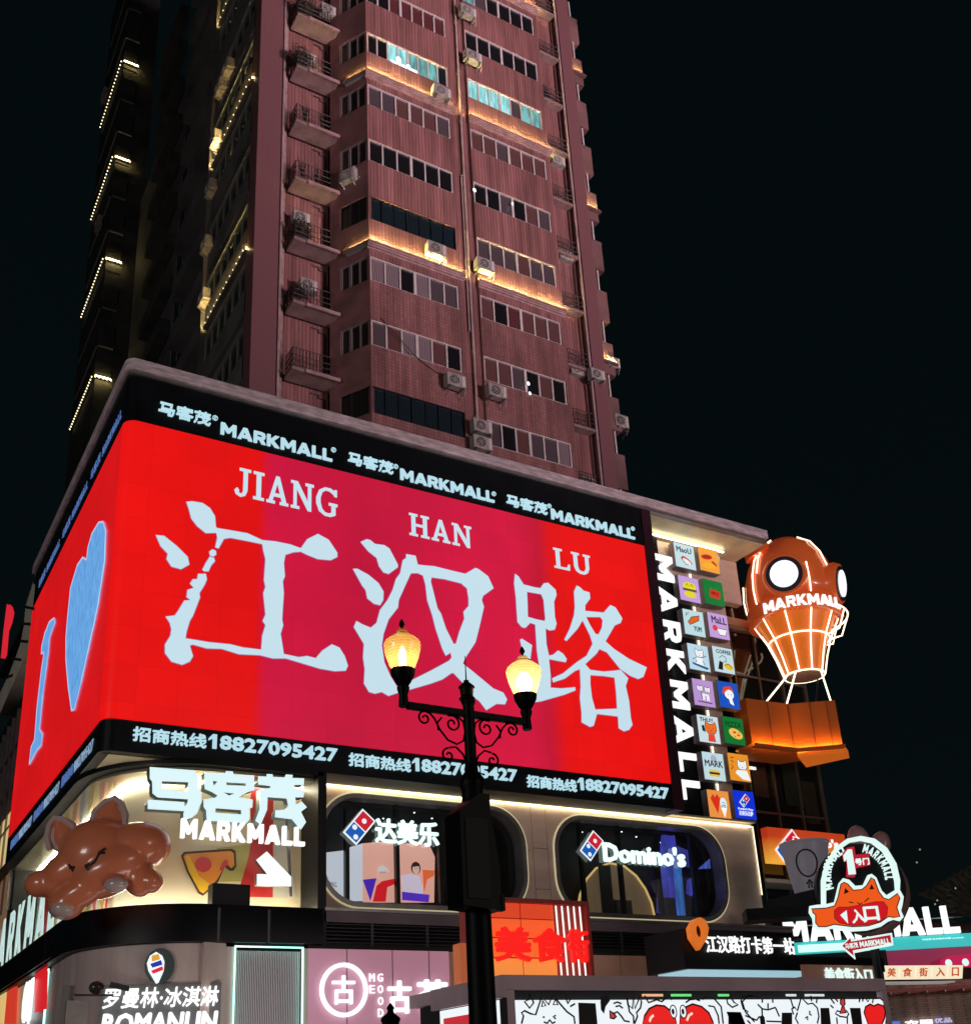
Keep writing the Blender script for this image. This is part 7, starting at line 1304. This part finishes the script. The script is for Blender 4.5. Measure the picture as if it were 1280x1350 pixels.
nt.links.new(tr_.outputs[0], m1.inputs[1]); nt.links.new(tl_.outputs[0], m1.inputs[2]); nt.links.new(m1.outputs[0], m2.inputs[1]); nt.links.new(gs_.outputs[0], m2.inputs[2]); nt.links.new(m2.outputs[0], o_.inputs[0])
for i, (xg, zc, st_) in enumerate(((3.71, 4.765, 5), (4.84, 4.715, 16))):
    hd = thing('lamp_head', None, None); hd.parent = SLm; hd.location = Vector((xg, 7.3, zc)) - SLm.location
    obj('cup', MB().lathe([(0.036, zc - 0.30), (0.04, zc - 0.29), (0.034, zc - 0.2), (0.048, zc - 0.16), (0.05, zc - 0.14), (0.04, zc - 0.13), (0.06, zc - 0.10), (0.092, zc - 0.04), (0.098, zc - 0.005), (0.098, zc + 0.005), (0.08, zc + 0.008)], (xg, 7.3), 24), BK_, hd, smooth=True)
    obj('globe', MB().lathe([(0.082, zc), (0.105, zc + 0.05), (0.130, zc + 0.12), (0.144, zc + 0.18), (0.148, zc + 0.215), (0.138, zc + 0.245), (0.105, zc + 0.275), (0.07, zc + 0.295), (0.06, zc + 0.30), (0.062, zc + 0.312), (0.045, zc + 0.325), (0.04, zc + 0.345), (0.012, zc + 0.355)], (xg, 7.3), 32), GLB, hd, smooth=True)
    obj('globe_finial', MB().lathe([(0.006, zc + 0.35), (0.012, zc + 0.362), (0.010, zc + 0.37), (0.024, zc + 0.39), (0.020, zc + 0.41), (0.004, zc + 0.44)], (xg, 7.3), 10), BK_, hd, smooth=True)
    if i == 0: obj('bulb', MB().lathe([(0.004, zc + 0.01), (0.028, zc + 0.02), (0.030, zc + 0.15), (0.004, zc + 0.21)], (xg, 7.3), 12), mat('bulb_a', (1, 0.9, 0.7), 0.5, emit=(1.0, 0.80, 0.46), strength=20), hd, smooth=True)
    else: obj('bulb', MB().ellipsoid((xg, 7.3, zc + 0.11), (0.066, 0.066, 0.095)), mat('bulb_b', (1, 0.9, 0.8), 0.5, emit=(1.0, 0.88, 0.66), strength=16), hd, smooth='all')
def spiral(cx, cz, r0, turns, a0, dirn=1, n=22):
    return [(cx + r0 * (1 - 0.78 * i / n) * math.cos(R(a0) + dirn * turns * 2 * math.pi * i / n), cz + r0 * (1 - 0.78 * i / n) * math.sin(R(a0) + dirn * turns * 2 * math.pi * i / n)) for i in range(n + 1)]
def scroll_set(sg):
    X_ = lambda pts: [(xc + sg * a, 7.3, zA + b) for a, b in pts]
    out = []
    s1 = spiral(0.155, -0.10, 0.075, 1.35, 60, 1)                                  # inner upper scroll
    out.append(s1); out.append([(0.19, -0.035), (0.10, -0.03), (0.045, -0.08), (0.035, -0.16), (0.05, -0.22), (0.11, -0.26), (0.17, -0.255)][0:1] + [(0.11, -0.03), (0.055, -0.07), (0.04, -0.15), (0.06, -0.23), (0.12, -0.265), (0.20, -0.24), (0.27, -0.16), (0.31, -0.08), (0.36, -0.03)])
    out.append(spiral(0.40, -0.085, 0.062, 1.35, 130, -1))                          # outer scroll
    out.append([(0.25, -0.06), (0.29, -0.11), (0.28, -0.17)])
    out.append([(0.035, -0.42), (0.07, -0.34), (0.13, -0.29), (0.19, -0.30)]); out.append(spiral(0.20, -0.365, 0.06, 1.2, 90, -1))
    for q in out: obj('scroll', MB().tube(X_(q), 0.0085, 6), BK_, SLm, smooth=True)
scroll_set(1); scroll_set(-1)
SPK = thing('pole_box', 'big black equipment box strapped to the lamp pole', 'equipment box', (4.24, 7.25, 2.9))
bxq = [(4.056,3.626),(4.226,3.776),(4.323,3.776),(4.323,3.631),(4.38,3.212),(4.38,2.897),(4.056,2.926)]
FBx = FY(7.1); poly('housing', [bxq], FBx, -0.12, 0.24, BK_, SPK)
obj('door_edge', MB().fbox(FBx, bxq[0][0] + 0.04, bxq[6][1] + 0.05, 0.001, bxq[3][0] - 0.04, bxq[0][1] - 0.05, 0.012), BLACKM, SPK)
obj('clip', MB().box(bxq[4][0] - 0.01, 7.1, bxq[5][1], bxq[4][0] + 0.03, 7.16, bxq[5][1] + 0.12), BK_, SPK)
fp = [4.377,9.0,2.275]
LF = thing('lantern_top', 'small black lantern finial poking up at the bottom edge', 'street lamp', (fp[0], 9.0, 0.03))
obj('cap', MB().lathe([(0.07, fp[2] - 0.12), (0.075, fp[2] - 0.02), (0.085, fp[2]), (0.08, fp[2] + 0.02), (0.03, fp[2] + 0.06), (0.025, fp[2] + 0.08), (0.035, fp[2] + 0.10), (0.006, fp[2] + 0.14)], (fp[0], 9.0), 14), BK_, LF, smooth=True)
obj('post', MB().lathe([(0.05, 0.03), (0.04, 1.0), (0.035, fp[2] - 0.12)], (fp[0], 9.0), 10), BK_, LF, smooth=True)
